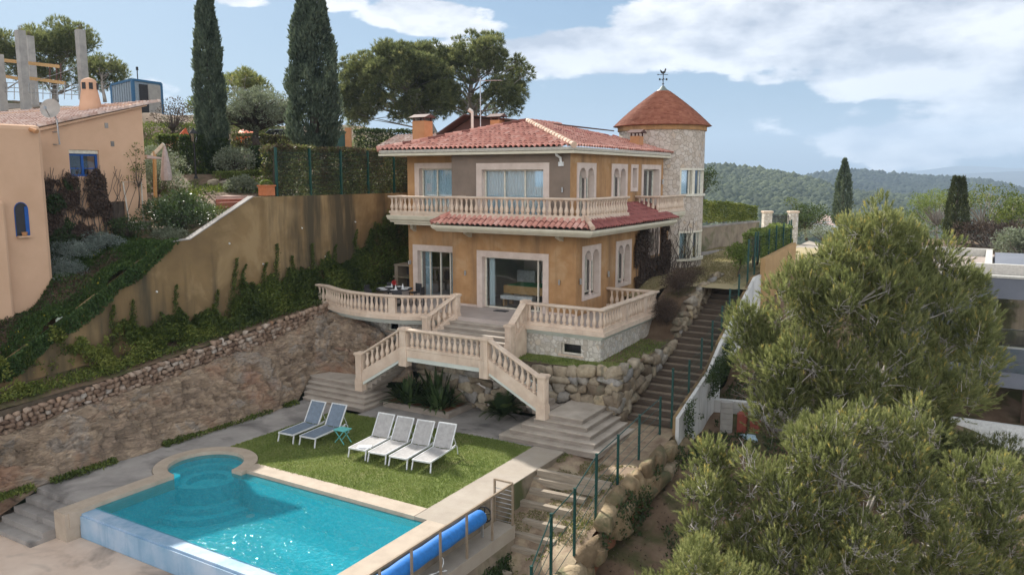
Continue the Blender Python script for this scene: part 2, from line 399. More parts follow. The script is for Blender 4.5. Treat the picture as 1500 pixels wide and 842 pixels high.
# ------------------------------------------------------------ roof tiles
def tile_roof(name,O,A,Uv,T_,smin,smax,mat,parent,pitch=.25,row=.36,hh=.085,cols_col=None):
    """O eave origin; A along eave; Uv up the slope; smin/smax(t)->s limits"""
    O=np.array(O,float);A=np.array(A,float);Uv=np.array(Uv,float);Nn=np.cross(A,Uv);Nn/=np.linalg.norm(Nn)
    if Nn[2]<0:Nn=-Nn
    s0=min(smin(0),smin(T_));s1=max(smax(0),smax(T_));ncol=int(math.ceil((s1-s0)/pitch));K=8
    ss=[];hs=[];ci=[]
    for c in range(ncol):
        for k in range(K):
            u=k/K;ss.append(s0+(c+u)*pitch);
            x=(u-.5)/.36
            hs.append(hh*math.sqrt(max(0,1-x*x)) if abs(x)<1 else -.012)
    ss.append(s0+ncol*pitch);hs.append(-.012);ss=np.array(ss);hs=np.array(hs)
    tt=[];up=[];nr=int(math.ceil(T_/row))
    for r in range(nr):
        t0=r*row;t1=min(T_,(r+1)*row);tt+=[t0,t1];up+=[.03,0.]
    tt=np.array(tt);up=np.array(up)
    cj=rng.uniform(-.012,.012,(nr,ncol))
    V=np.zeros((len(tt),len(ss),3))
    colidx=np.minimum(np.arange(len(ss))//K,ncol-1)
    for i,t in enumerate(tt):
        a,b=smin(t),smax(t);s=np.clip(ss,a,b);h=np.where((ss<a)|(ss>b),0,hs+up[i]+cj[i//2][colidx])
        sc=s+(.006 if (i//2)%2 else -.006)
        V[i]=O+sc[:,None]*A+t*Uv+h[:,None]*Nn
    ni,nj=len(tt),len(ss);I,J=np.meshgrid(np.arange(ni-1),np.arange(nj-1),indexing='ij')
    F=np.stack([I*nj+J,I*nj+J+1,(I+1)*nj+J+1,(I+1)*nj+J],-1).reshape(-1,4)
    # drop collapsed faces
    W=V.reshape(-1,3);keep=np.linalg.norm(W[F[:,0]]-W[F[:,1]],axis=1)+np.linalg.norm(W[F[:,3]]-W[F[:,2]],axis=1)>1e-4
    val=rng.uniform(.3,1,(nr,ncol));vv=val[np.minimum((I//2),nr-1),np.minimum(J//K,ncol-1)];vv=np.where((J%K==0)|(J%K==K-1),.06+.1*vv,vv);vv=np.where((I%2)==1,vv*.35,vv).reshape(-1)  # channels and step faces darkened: hump shading put into the tile colour
    return npmesh(name,W,F[keep],mat,vv[keep],parent=parent)
def ridge_caps(name,p,q,mat,parent,r=.11,step=.38,lift=.05):
    p=Vector(p);q=Vector(q);n=max(1,int((q-p).length/step));mb=MB();d=(q-p)/n
    for i in range(n):
        a=p+d*i+Vector((0,0,lift));b=p+d*(i+1.12)+Vector((0,0,lift))
        mb.tube([a,b],[r*1.15,r*.85],10,a=random.random())
    return mb.build(name,mat,parent)
# ------------------------------------------------------------ palette
m_ochre=M_noise('ochre_stucco',[(.3,(.36,.20,.09)),(.5,(.43,.245,.115)),(.72,(.50,.30,.15))],1.6,.9,60,.35,.006,streak=(1.5,.47,.70,(.27,.165,.09)),second=(.9,.52,.72,(.50,.335,.19)))
m_taupe=M_noise('taupe_stucco',[(.3,(.20,.155,.125)),(.7,(.265,.205,.165))],1.3,.9,70,.4,.006)
m_garden=M_noise('aged_ochre_render',[(.28,(.17,.115,.06)),(.5,(.235,.16,.08)),(.75,(.29,.195,.095))],.5,.92,30,.4,.01,streak=(.75,.45,.62,(.085,.07,.045)),second=(.5,.48,.62,(.33,.235,.125)))
m_pink=M_noise('salmon_stucco',[(.35,(.60,.385,.255)),(.65,(.67,.44,.30))],.8,.92,80,.35,.006)
m_castst=M_noise('cast_stone',[(.3,(.57,.44,.345)),(.55,(.68,.55,.44)),(.75,(.75,.63,.52))],2.2,.8,50,.25,.004,streak=(3.,.56,.8,(.42,.33,.26)))
m_surr=M_noise('window_stone',[(.35,(.60,.49,.43)),(.65,(.70,.59,.53))],2.5,.8,50,.2,.004)
m_cream=M_noise('cream_cornice',[(.35,(.60,.55,.43)),(.65,(.68,.63,.51))],2,.7,30,.1,.003)
m_palegreen=M_noise('pale_cornice',[(.35,(.56,.60,.56)),(.65,(.65,.69,.64))],2,.7,30,.1,.003)
m_gutter=M_plain('gutter_paint',(.62,.58,.52),.45)
m_frame=M_plain('window_paint',(.70,.66,.56),.45)
m_white=M_plain('white_paint',(.75,.76,.76),.5)
m_whitewall=M_noise('white_render',[(.35,(.62,.62,.62)),(.65,(.74,.74,.73))],1,.9,60,.4,.006,streak=(2,.55,.8,(.35,.34,.32)))
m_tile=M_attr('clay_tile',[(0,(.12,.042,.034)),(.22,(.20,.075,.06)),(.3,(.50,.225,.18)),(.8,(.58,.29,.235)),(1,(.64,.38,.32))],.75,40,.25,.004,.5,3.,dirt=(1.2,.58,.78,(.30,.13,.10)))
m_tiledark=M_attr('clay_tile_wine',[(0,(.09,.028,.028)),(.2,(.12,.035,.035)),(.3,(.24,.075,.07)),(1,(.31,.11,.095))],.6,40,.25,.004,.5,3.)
m_tilepale=M_attr('old_pale_tile',[(0,(.26,.13,.10)),(.25,(.42,.26,.21)),(.4,(.52,.37,.32)),(1,(.68,.54,.48))],.85,40,.3,.004,.5,3.)
m_cap=M_attr('mortared_ridge',[(0,(.52,.36,.27)),(1,(.68,.53,.42))],.85,30,.3,.006,.4,5.)
m_cone=M_attr('small_cone_tile',[(0,(.26,.095,.06)),(.5,(.335,.13,.085)),(1,(.41,.18,.115))],.75,40,.2,.003,.4,3.)
m_clad=M_stone('pale_stone_cladding',[(0,(.46,.41,.35)),(.3,(.60,.56,.50)),(.6,(.70,.66,.60)),(.85,(.58,.56,.54)),(1,(.64,.54,.42))],5.2,(.46,.42,.37),.08)
m_tower=M_stone('tower_stone_cladding',[(0,(.44,.37,.31)),(.3,(.50,.43,.37)),(.6,(.57,.50,.44)),(.85,(.52,.47,.43)),(1,(.52,.41,.31))],4.2,(.36,.31,.26),.07)
m_rockst=M_attr('field_stone',[(0,(.16,.125,.09)),(.3,(.27,.22,.16)),(.6,(.34,.285,.21)),(.8,(.25,.24,.23)),(1,(.38,.30,.19))],.9,18,.6,.03,.8,5.,dirt=(2.2,.56,.72,(.16,.15,.11)))
m_redst=M_attr('dry_stone',[(0,(.15,.10,.075)),(.35,(.24,.165,.12)),(.7,(.30,.215,.16)),(.9,(.37,.30,.25)),(.96,(.44,.40,.36)),(1,(.28,.16,.09))],.92,18,.6,.03,.8,5.)
m_bould=M_attr('ochre_boulder',[(0,(.18,.13,.08)),(.5,(.28,.205,.12)),(.8,(.33,.26,.17)),(1,(.36,.31,.25))],.9,9,.7,.05,.9,3.,dirt=(1.4,.52,.66,(.13,.13,.07)))
m_mortar=M_noise('wall_core',[(.3,(.10,.08,.06)),(.7,(.18,.14,.10))],3,.95,20,.5,.03)
m_soil=M_noise('bare_soil',[(.25,(.10,.065,.042)),(.5,(.175,.12,.08)),(.75,(.25,.18,.125))],1.2,.95,14,.6,.03,second=(.5,.5,.62,(.075,.075,.03)))
m_drysoil=M_noise('dry_grass_soil',[(.3,(.20,.14,.10)),(.5,(.29,.22,.155)),(.62,(.36,.29,.20)),(.8,(.24,.19,.11))],2.6,.95,22,.6,.03)
m_redearth=M_noise('red_earth',[(.3,(.20,.085,.045)),(.7,(.30,.14,.08))],1.2,.95,10,.7,.05)
m_pave=M_noise('pale_paving',[(.3,(.33,.285,.24)),(.7,(.415,.37,.315))],1.4,.85,60,.2,.003,second=(.9,.52,.75,(.36,.31,.25)))
m_coping=M_noise('coping_stone',[(.3,(.38,.315,.25)),(.7,(.49,.41,.33))],2.2,.8,60,.2,.003)
m_walk=M_noise('weathered_concrete',[(.3,(.22,.205,.195)),(.5,(.31,.29,.275)),(.75,(.40,.375,.35))],.9,.9,40,.3,.004,second=(.6,.5,.66,(.15,.14,.135)))
m_deck=M_noise('stained_terrace',[(.3,(.46,.35,.275)),(.45,(.62,.49,.40)),(.7,(.72,.59,.49))],.8,.85,40,.2,.003,second=(.45,.53,.7,(.24,.20,.17)))
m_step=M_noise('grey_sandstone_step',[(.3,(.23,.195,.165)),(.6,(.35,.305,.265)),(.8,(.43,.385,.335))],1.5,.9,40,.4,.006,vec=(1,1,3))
m_nose=M_noise('pale_step_tread',[(.3,(.33,.285,.24)),(.6,(.46,.405,.35)),(.8,(.54,.48,.42))],1.5,.9,40,.4,.006,vec=(1,1,3))  # lighter copy of the step stone, tread contrast put into the colour
m_timber=M_noise('weathered_sleeper',[(.3,(.24,.20,.155)),(.7,(.40,.34,.27))],3,.9,30,.6,.01,vec=(.6,4,6))
m_timberd=M_noise('dark_sleeper',[(.3,(.06,.045,.033)),(.7,(.13,.10,.078))],3,.9,30,.6,.01,vec=(.6,4,6))
m_gravel=M_noise('gravel_tread',[(.3,(.20,.155,.115)),(.7,(.31,.25,.19))],9,.95,40,.8,.03)
m_darkstep=M_noise('dark_riser',[(.3,(.075,.055,.042)),(.7,(.13,.10,.075))],3,.95,30,.5,.01)  # plain dark brown riser tone
m_grassb=M_noise('lawn_turf',[(.25,(.11,.155,.035)),(.5,(.175,.22,.06)),(.75,(.26,.28,.11))],2.2,.95,70,.9,.03,second=(.8,.52,.72,(.31,.28,.13)))
m_grassl=M_leaf('grass_blade',[(0,(.10,.15,.03)),(.5,(.175,.235,.055)),(1,(.30,.32,.12))],.3)
m_dryl=M_leaf('dry_blade',[(0,(.10,.13,.03)),(.5,(.22,.20,.09)),(1,(.36,.30,.17))],.25)
m_ochre2=M_noise('plain_ochre_render',[(.3,(.42,.27,.13)),(.7,(.52,.34,.17))],1.2,.9,40,.3,.006)
m_mossy=M_noise('mossy_render',[(.3,(.16,.13,.10)),(.5,(.25,.205,.155)),(.75,(.31,.26,.20))],1.3,.92,25,.5,.02,second=(.7,.52,.66,(.10,.11,.05)))
m_gardenl=M_noise('garden_lawn_dry',[(.3,(.44,.36,.23)),(.6,(.36,.31,.17)),(.8,(.25,.25,.10))],.8,.95,30,.5,.02)
m_terr=M_noise('terrace_paving',[(.3,(.42,.36,.33)),(.7,(.52,.45,.42))],1.6,.8,40,.2,.003)
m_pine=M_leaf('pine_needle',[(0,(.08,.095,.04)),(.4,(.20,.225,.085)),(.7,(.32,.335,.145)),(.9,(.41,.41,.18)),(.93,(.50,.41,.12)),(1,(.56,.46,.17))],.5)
m_pinefar=M_leaf('far_pine_needle',[(0,(.06,.075,.035)),(.5,(.16,.18,.08)),(.9,(.26,.27,.12)),(1,(.30,.28,.12))],.55)
m_cyp=M_leaf('cypress_scale',[(0,(.03,.046,.034)),(.4,(.078,.108,.08)),(.7,(.13,.17,.115)),(1,(.20,.23,.15))],.3)
m_cyplt=M_leaf('olive_green_scale',[(0,(.02,.028,.010)),(.5,(.05,.062,.022)),(1,(.09,.095,.035))],.15)
m_dark=M_leaf('dark_leaf',[(0,(.014,.03,.012)),(.5,(.045,.078,.026)),(1,(.10,.14,.045))],.25)
m_bright=M_leaf('bright_leaf',[(0,(.06,.10,.02)),(.5,(.16,.22,.05)),(1,(.34,.38,.13))],.35)
m_olead=M_leaf('glossy_leaf',[(0,(.018,.04,.013)),(.5,(.05,.09,.03)),(1,(.12,.17,.07))],.2,.3,.7)
m_silver=M_leaf('silver_leaf',[(0,(.09,.12,.10)),(.5,(.17,.21,.19)),(1,(.28,.32,.30))],.2)
m_grey=M_leaf('olive_leaf',[(0,(.10,.12,.08)),(.5,(.20,.23,.16)),(1,(.32,.35,.27))],.35)
m_mixh=M_leaf('mixed_hedge_leaf',[(0,(.09,.06,.04)),(.3,(.12,.085,.055)),(.45,(.09,.10,.035)),(.7,(.19,.21,.07)),(1,(.40,.38,.19))],.3)
m_ivy=M_leaf('ivy_leaf',[(0,(.02,.045,.014)),(.5,(.06,.11,.03)),(.93,(.11,.15,.035)),(.97,(.45,.38,.04)),(1,(.5,.42,.05))],.2)
m_weed=M_leaf('weed_leaf',[(0,(.03,.05,.014)),(.5,(.10,.14,.03)),(.8,(.21,.24,.05)),(1,(.27,.29,.08))],.3)
m_brown=M_leaf('bare_twig_leaf',[(0,(.035,.022,.018)),(.5,(.085,.055,.042)),(1,(.16,.115,.08))],.1)
m_bark=M_noise('grey_bark',[(.3,(.22,.195,.175)),(.7,(.42,.385,.35))],6,.95,30,.8,.03,vec=(1,1,.4))
m_barkl=M_noise('pale_twig_bark',[(.3,(.34,.31,.28)),(.7,(.56,.52,.48))],6,.95,30,.8,.03,vec=(1,1,.4))
m_barkd=M_noise('dark_bark',[(.3,(.06,.05,.045)),(.7,(.14,.11,.09))],6,.95,30,.8,.03,vec=(1,1,.4))
m_green=M_plain('green_powder_coat',(.008,.065,.055),.45)
m_black=M_plain('black_iron',(.02,.02,.022),.5,.3)
m_conc=M_noise('raw_concrete',[(.3,(.30,.29,.28)),(.7,(.43,.41,.39))],2,.9,30,.3,.01)
m_steel=M_plain('galvanised_steel',(.42,.43,.44),.4,.7)
m_rail=M_plain('brown_rail_paint',(.33,.26,.19),.45,.2)
m_blue=M_plain('blue_pool_cover',(.02,.18,.56),.5,0,.4)
m_blueframe=M_plain('blue_window_paint',(.01,.09,.36),.45)
m_blueg=M_plain('faded_blue_steel',(.035,.13,.26),.5)
m_corr=M_plain('corrugated_grey_blue',(.34,.40,.46),.5,.2)
m_orange=M_noise('terracotta_stucco',[(.3,(.44,.21,.10)),(.7,(.53,.28,.14))],3,.85,40,.3,.005)
m_brownroof=M_plain('brown_sheet',(.10,.045,.035),.6)
m_modern=M_noise('grey_blue_render',[(.35,(.15,.165,.20)),(.65,(.19,.205,.245))],.6,.85,60,.2,.003)
m_modernl=M_plain('pale_parapet',(.55,.54,.50),.7)
m_roofgr=M_noise('roof_gravel',[(.3,(.30,.25,.225)),(.7,(.44,.38,.35))],14,.95,30,.8,.03)
m_net=M_plain('orange_netting',(.75,.13,.03),.7)
m_wood=M_noise('oak_wood',[(.3,(.42,.24,.09)),(.7,(.58,.37,.17))],4,.5,20,.2,.003,vec=(1,5,5))
m_felt=M_plain('green_felt',(.03,.30,.10),.95)
m_cloth=M_plain('white_cloth',(.72,.73,.75),.9)
m_room=M_noise('room_wall',[(.4,(.66,.64,.60)),(.6,(.72,.70,.66))],1,.9)
m_dark_in=M_plain('dark_interior',(.035,.035,.04),.8)
m_sling_w=M_plain('pale_grey_mesh',(.40,.39,.385),.8,0,.3,180)
m_sling_b=M_plain('blue_grey_mesh',(.17,.215,.275),.8,0,.3,180)
m_alu=M_plain('white_aluminium',(.72,.74,.76),.35,.1)
m_turq=M_plain('turquoise_metal',(.14,.50,.48),.5)
m_red=M_plain('red_petal',(.45,.02,.02),.7)
m_brick=M_plain('brick_red',(.30,.085,.06),.9,0,.3,30)
m_tarp=M_plain('blue_white_bag',(.38,.52,.62),.8)
m_canvas=M_plain('folded_canvas',(.48,.40,.38),.9)
def M_glass(name,tint,refl=.12,op=.35,alpha=1):
    m,nt,b=newmat(name);nt.nodes.remove(b)
    tr=N(nt,'ShaderNodeBsdfTransparent');tr.inputs[0].default_value=(*tint,1)
    gl=N(nt,'ShaderNodeBsdfGlossy');gl.inputs['Roughness'].default_value=.03;gl.inputs[0].default_value=(.9,.95,1,1)
    fr=N(nt,'ShaderNodeFresnel');fr.inputs[0].default_value=1.55
    mm=N(nt,'ShaderNodeMath',operation='MULTIPLY_ADD');L(nt,fr.outputs[0],mm.inputs[0]);mm.inputs[1].default_value=1.;mm.inputs[2].default_value=refl
    s=N(nt,'ShaderNodeMixShader');L(nt,mm.outputs[0],s.inputs[0]);L(nt,tr.outputs[0],s.inputs[1]);L(nt,gl.outputs[0],s.inputs[2])
    L(nt,s.outputs[0],nt.nodes['Material Output'].inputs[0]);return m
m_glass=M_glass('window_glass',(.92,.97,.99),.12)
m_glassdark=M_glass('dark_glass',(.93,.95,.95),.0)
def M_curtain():
    m,nt,b=newmat('sheer_curtain');b.inputs['Base Color'].default_value=(.78,.88,.92,1);b.inputs['Roughness'].default_value=.9;return m
m_curtain=M_curtain()
def M_screen():
    m,nt,b=newmat('green_mesh_screen');b.inputs['Base Color'].default_value=(.01,.075,.06,1);b.inputs['Roughness'].default_value=.6
    tr=N(nt,'ShaderNodeBsdfTransparent');s=N(nt,'ShaderNodeMixShader')
    v=coords(nt,(1,1,1));w=N(nt,'ShaderNodeSeparateXYZ');L(nt,v,w.inputs[0])
    fs=[]
    ad=N(nt,'ShaderNodeMath',operation='ADD');L(nt,w.outputs[0],ad.inputs[0]);L(nt,w.outputs[1],ad.inputs[1])
    for src,sc,th in((ad.outputs[0],20.,.90),(w.outputs[2],5.,.955)):
        a=N(nt,'ShaderNodeMath',operation='MULTIPLY');L(nt,src,a.inputs[0]);a.inputs[1].default_value=sc
        f=N(nt,'ShaderNodeMath',operation='FRACT');L(nt,a.outputs[0],f.inputs[0])
        g=N(nt,'ShaderNodeMath',operation='GREATER_THAN');L(nt,f.outputs[0],g.inputs[0]);g.inputs[1].default_value=th;fs.append(g)
    mx=N(nt,'ShaderNodeMath',operation='MAXIMUM');L(nt,fs[0].outputs[0],mx.inputs[0]);L(nt,fs[1].outputs[0],mx.inputs[1])
    L(nt,mx.outputs[0],s.inputs[0]);L(nt,tr.outputs[0],s.inputs[1]);L(nt,b.outputs[0],s.inputs[2])
    L(nt,s.outputs[0],nt.nodes['Material Output'].inputs[0]);return m
m_screen=M_screen()
# water: mirror-like by fresnel over tinted clear; ripples as bump, pale ripple light in colour
def M_water():
    m,nt,b=newmat('pool_water');nt.nodes.remove(b)
    tr=N(nt,'ShaderNodeBsdfTransparent');tr.inputs[0].default_value=(.7,.97,.99,1)
    gl=N(nt,'ShaderNodeBsdfGlossy');gl.inputs['Roughness'].default_value=.06
    fr=N(nt,'ShaderNodeFresnel');fr.inputs[0].default_value=1.33
    bp=N(nt,'ShaderNodeBump');bp.inputs['Strength'].default_value=.4;bp.inputs['Distance'].default_value=.05
    L(nt,noise(nt,coords(nt),6.5,4,.65,.8),bp.inputs['Height']);L(nt,bp.outputs[0],gl.inputs['Normal']);L(nt,bp.outputs[0],fr.inputs['Normal'])
    s=N(nt,'ShaderNodeMixShader');L(nt,fr.outputs[0],s.inputs[0]);L(nt,tr.outputs[0],s.inputs[1]);L(nt,gl.outputs[0],s.inputs[2])
    # suspended light scattering in the water body
    df=N(nt,'ShaderNodeBsdfDiffuse');b2=N(nt,'ShaderNodeBump');b2.inputs['Strength'].default_value=.55;b2.inputs['Distance'].default_value=.04
    L(nt,noise(nt,coords(nt),9.,3,.6,1.5),b2.inputs['Height']);L(nt,b2.outputs[0],df.inputs['Normal'])
    L(nt,ramp(nt,noise(nt,coords(nt),11.,3,.6,2.),[(.35,(.015,.50,.66)),(.6,(.04,.62,.76)),(.72,(.45,.92,.96))]),df.inputs[0])  # pale ripple light put into the diffuse colour
    s0=N(nt,'ShaderNodeMixShader');s0.inputs[0].default_value=.30;L(nt,tr.outputs[0],s0.inputs[1]);L(nt,df.outputs[0],s0.inputs[2]);L(nt,s0.outputs[0],s.inputs[1])
    L(nt,s.outputs[0],nt.nodes['Material Output'].inputs[0]);return m
m_water=M_water()
def M_pooltile():
    m,nt,b=newmat('turquoise_mosaic');v=coords(nt)
    w=noise(nt,v,7.,4,.6,1.2)
    c=ramp(nt,w,[(.3,(.02,.52,.68)),(.5,(.04,.64,.78)),(.7,(.14,.80,.88))])
    vo=N(nt,'ShaderNodeTexVoronoi',feature='F1');vo.inputs['Scale'].default_value=26;L(nt,v,vo.inputs['Vector'])
    sp=N(nt,'ShaderNodeSeparateColor');L(nt,vo.outputs['Color'],sp.inputs[0])
    c=mix(nt,.35,c,ramp(nt,sp.outputs[0],[(0,(.3,.3,.3)),(1,(.75,.75,.75))]),'SOFT_LIGHT')
    L(nt,c,b.inputs['Base Color']);b.inputs['Roughness'].default_value=.5;return m
m_pool=M_pooltile()
m_inf=M_noise('wet_blue_render',[(.3,(.20,.36,.52)),(.6,(.36,.48,.62)),(.8,(.46,.54,.64))],1.2,.6,40,.2,.004,streak=(1.6,.5,.72,(.16,.30,.45)))
def M_rock():
    m,nt,b=newmat('bedrock');v=coords(nt)
    n1=noise(nt,v,.9,8,.65,.8);n2=noise(nt,coords(nt,(1,.6,2.6),(.35,0,0)),3.0,9,.72,1.4)
    c=ramp(nt,n1,[(.28,(.20,.15,.11)),(.42,(.30,.225,.165)),(.52,(.365,.275,.195)),(.62,(.31,.265,.225)),(.78,(.43,.335,.245))])
    c=mix(nt,.85,c,ramp(nt,n2,[(.25,(.15,.15,.15)),(.5,(.5,.5,.5)),(.75,(.9,.9,.9))]),'OVERLAY')
    f=ramp(nt,noise(nt,v,.55,4),[(.55,(0,0,0)),(.68,(1,1,1))]);c=mix(nt,f,c,mix(nt,.5,c,(.30,.13,.07)))
    L(nt,c,b.inputs['Base Color']);b.inputs['Roughness'].default_value=.92
    vo=N(nt,'ShaderNodeTexVoronoi',feature='DISTANCE_TO_EDGE');vo.inputs['Scale'].default_value=.9
    wn=N(nt,'ShaderNodeTexNoise');wn.inputs['Scale'].default_value=1.6;L(nt,v,wn.inputs['Vector'])
    ad=N(nt,'ShaderNodeVectorMath',operation='MULTIPLY_ADD');L(nt,wn.outputs['Color'],ad.inputs[0]);ad.inputs[1].default_value=(.9,.9,.9);L(nt,v,ad.inputs[2]);L(nt,ad.outputs[0],vo.inputs['Vector'])
    cr=ramp(nt,vo.outputs['Distance'],[(0,(0,0,0)),(.05,(1,1,1))])
    hh=mix(nt,.16,n2,cr);bump(nt,b,hh,1.,.16);return m
m_rock=M_rock()
def M_hill(name,a,b_,c_):
    return M_attr(name,[(0,a),(.5,b_),(1,c_)],.95,.2,.3,1,.3,.02)
m_forest=M_hill('forest_crown',(.018,.028,.014),(.045,.06,.03),(.095,.115,.055))
m_ridge=M_noise('far_wood',[(.3,(.02,.035,.018)),(.7,(.05,.07,.03))],.02,.95,.12,.9,3)
m_forest2=M_hill('darker_wood',(.010,.018,.014),(.022,.034,.022),(.045,.06,.035))  # darker crown tone for the farther ridge
m_mtn=M_noise('far_mountain',[(.3,(.02,.03,.03)),(.7,(.06,.06,.055))],.002,.95,.01,.5,10)
# ------------------------------------------------------------ world, sun, camera, haze
SUN_AZ=R(155.);SUN_EL=R(37.)      # direction TO the sun in the XY plane
w=bpy.data.worlds.new('World');scene.world=w;w.use_nodes=True;nt=w.node_tree
for n in list(nt.nodes): nt.nodes.remove(n)
out=N(nt,'ShaderNodeOutputWorld');bg=N(nt,'ShaderNodeBackground');bg.inputs[1].default_value=.11
sky=N(nt,'ShaderNodeTexSky',sky_type='NISHITA');sky.sun_disc=False;sky.sun_elevation=SUN_EL
sky.sun_rotation=(math.pi/2-SUN_AZ)%(2*math.pi);sky.altitude=100;sky.air_density=1.;sky.dust_density=1.6;sky.ozone_density=1.2
tc=N(nt,'ShaderNodeTexCoord');vec=tc.outputs['Generated']
def wmap(sc,loc=(0,0,0)):
    mp=N(nt,'ShaderNodeMapping');mp.inputs['Scale'].default_value=sc;mp.inputs['Location'].default_value=loc;L(nt,vec,mp.inputs[0]);return mp.outputs[0]
def math_(op,a,b=None,c=None,clamp=False):
    n=N(nt,'ShaderNodeMath',operation=op,use_clamp=clamp)
    for i,x in enumerate((a,b,c)):
        if x is None: continue
        if isinstance(x,(int,float)): n.inputs[i].default_value=x
        else: L(nt,x,n.inputs[i])
    return n.outputs[0]
def pdir(x,y):
    r=_F+_R*(x-750)/FPX-_U*(y-421)/FPX;return r/np.linalg.norm(r)
def lobe(x,y,radx,rady,amp):
    """smooth cloud bank in the sky round one direction, wider than tall"""
    d=pdir(x,y);h=np.array([-d[1],d[0],0]);h/=np.linalg.norm(h);u=np.cross(d,h)
    o=[]
    for ax,rr in((h,radx/FPX),(u,rady/FPX)):
        dp=N(nt,'ShaderNodeVectorMath',operation='DOT_PRODUCT');L(nt,vec,dp.inputs[0]);dp.inputs[1].default_value=tuple(ax/rr);o.append(math_('POWER',math_('ABSOLUTE',dp.outputs['Value']),2.))
    dp=N(nt,'ShaderNodeVectorMath',operation='DOT_PRODUCT');L(nt,vec,dp.inputs[0]);dp.inputs[1].default_value=tuple(d)
    front=math_('GREATER_THAN',dp.outputs['Value'],0.)
    g=math_('MULTIPLY',math_('SUBTRACT',1.,math_('ADD',o[0],o[1]),None,True),front)
    return math_('MULTIPLY',g,amp)
lobes=[(1180,40,330,75,.62),(850,75,230,42,.55),(620,22,120,26,.42),(1420,100,240,60,.55),(1340,165,120,35,.30),(1400,200,170,50,.42),(1480,160,120,60,.42),(1230,150,60,10,.18),(500,5,60,16,.3),(700,42,150,16,.3),(340,0,50,12,.22),(1150,112,120,22,.35),(1500,20,300,90,.4)]
acc=None
for l in lobes:
    g=lobe(*l);acc=g if acc is None else math_('MAXIMUM',acc,g)
n1=N(nt,'ShaderNodeTexNoise');n1.inputs['Scale'].default_value=7.;n1.inputs['Detail'].default_value=9;n1.inputs['Roughness'].default_value=.56;L(nt,wmap((1,1,2.4)),n1.inputs['Vector'])
n2=N(nt,'ShaderNodeTexNoise');n2.inputs['Scale'].default_value=7.;n2.inputs['Detail'].default_value=6;n2.inputs['Roughness'].default_value=.55;L(nt,wmap((1,1,2.4),(0.02,0,-.055)),n2.inputs['Vector'])
# noise for the unseen fill clouds added overhead and behind the camera
n3=N(nt,'ShaderNodeTexNoise');n3.inputs['Scale'].default_value=2.2;n3.inputs['Detail'].default_value=7;L(nt,wmap((1,1,2.)),n3.inputs['Vector'])
dens=math_('ADD',math_('MULTIPLY',math_('SUBTRACT',n1.outputs['Fac'],.5),1.35),math_('SUBTRACT',acc,.13))
dens=math_('MULTIPLY',dens,8.5,None,True)
cov=N(nt,'ShaderNodeMapRange');cov.inputs[1].default_value=0;cov.inputs[2].default_value=1;cov.interpolation_type='SMOOTHSTEP';L(nt,dens,cov.inputs[0])
shade=math_('ADD',math_('MULTIPLY',math_('SUBTRACT',n1.outputs['Fac'],n2.outputs['Fac']),3.2),.62,None,True)
thick=math_('MULTIPLY',acc,1.15,None,True)
CL=6.6
r=N(nt,'ShaderNodeValToRGB');e=r.color_ramp.elements
e[0].position=.2;e[0].color=(.52*.95,.56*.95,.64*.95,1);e[1].position=.9;e[1].color=(.98,.98,1,1);L(nt,shade,r.inputs[0])
cm=N(nt,'ShaderNodeMix',data_type='RGBA',blend_type='MULTIPLY');cm.inputs[0].default_value=1;L(nt,r.outputs[0],cm.inputs[6]);cm.inputs[7].default_value=(CL,CL,CL,1);cm.clamp_result=False
# thick cloud undersides go grey
sh2=N(nt,'ShaderNodeMix',data_type='RGBA');L(nt,math_('MULTIPLY',math_('SUBTRACT',thick,.35,None,True),1.6,None,True),sh2.inputs[0]);L(nt,cm.outputs[2],sh2.inputs[6])
cm2=N(nt,'ShaderNodeMix',data_type='RGBA',blend_type='MULTIPLY');cm2.inputs[0].default_value=1;L(nt,cm.outputs[2],cm2.inputs[6]);cm2.inputs[7].default_value=(.74,.77,.82,1);L(nt,cm2.outputs[2],sh2.inputs[7])
skm=N(nt,'ShaderNodeMix',data_type='RGBA');skm.inputs[0].default_value=.5;L(nt,sky.outputs[0],skm.inputs[6]);skm.inputs[7].default_value=(4.0,5.9,8.4,1)
sc_=N(nt,'ShaderNodeMix',data_type='RGBA',blend_type='MULTIPLY');sc_.inputs[0].default_value=1;L(nt,skm.outputs[2],sc_.inputs[6]);sc_.inputs[7].default_value=(.365,.42,.455,1)
fin=N(nt,'ShaderNodeMix',data_type='RGBA');L(nt,math_('MULTIPLY',cov.outputs[0],.93),fin.inputs[0]);L(nt,sc_.outputs[2],fin.inputs[6]);L(nt,sh2.outputs[2],fin.inputs[7])
sz=N(nt,'ShaderNodeSeparateXYZ');L(nt,vec,sz.inputs[0])
zr=N(nt,'ShaderNodeMapRange',interpolation_type='SMOOTHSTEP');zr.inputs[1].default_value=.24;zr.inputs[2].default_value=.6;zr.inputs[3].default_value=0.;zr.inputs[4].default_value=1.;L(nt,sz.outputs[2],zr.inputs[0])
upm=N(nt,'ShaderNodeMix',data_type='RGBA');L(nt,zr.outputs[0],upm.inputs[0]);L(nt,fin.outputs[2],upm.inputs[6])
ucl=N(nt,'ShaderNodeMix',data_type='RGBA');L(nt,n3.outputs['Fac'],ucl.inputs[0]);ucl.inputs[6].default_value=(2.6,2.8,3.1,1);ucl.inputs[7].default_value=(4.8,4.7,4.5,1);L(nt,ucl.outputs[2],upm.inputs[7])  # unseen overhead cloud tone, added as fill on level ground
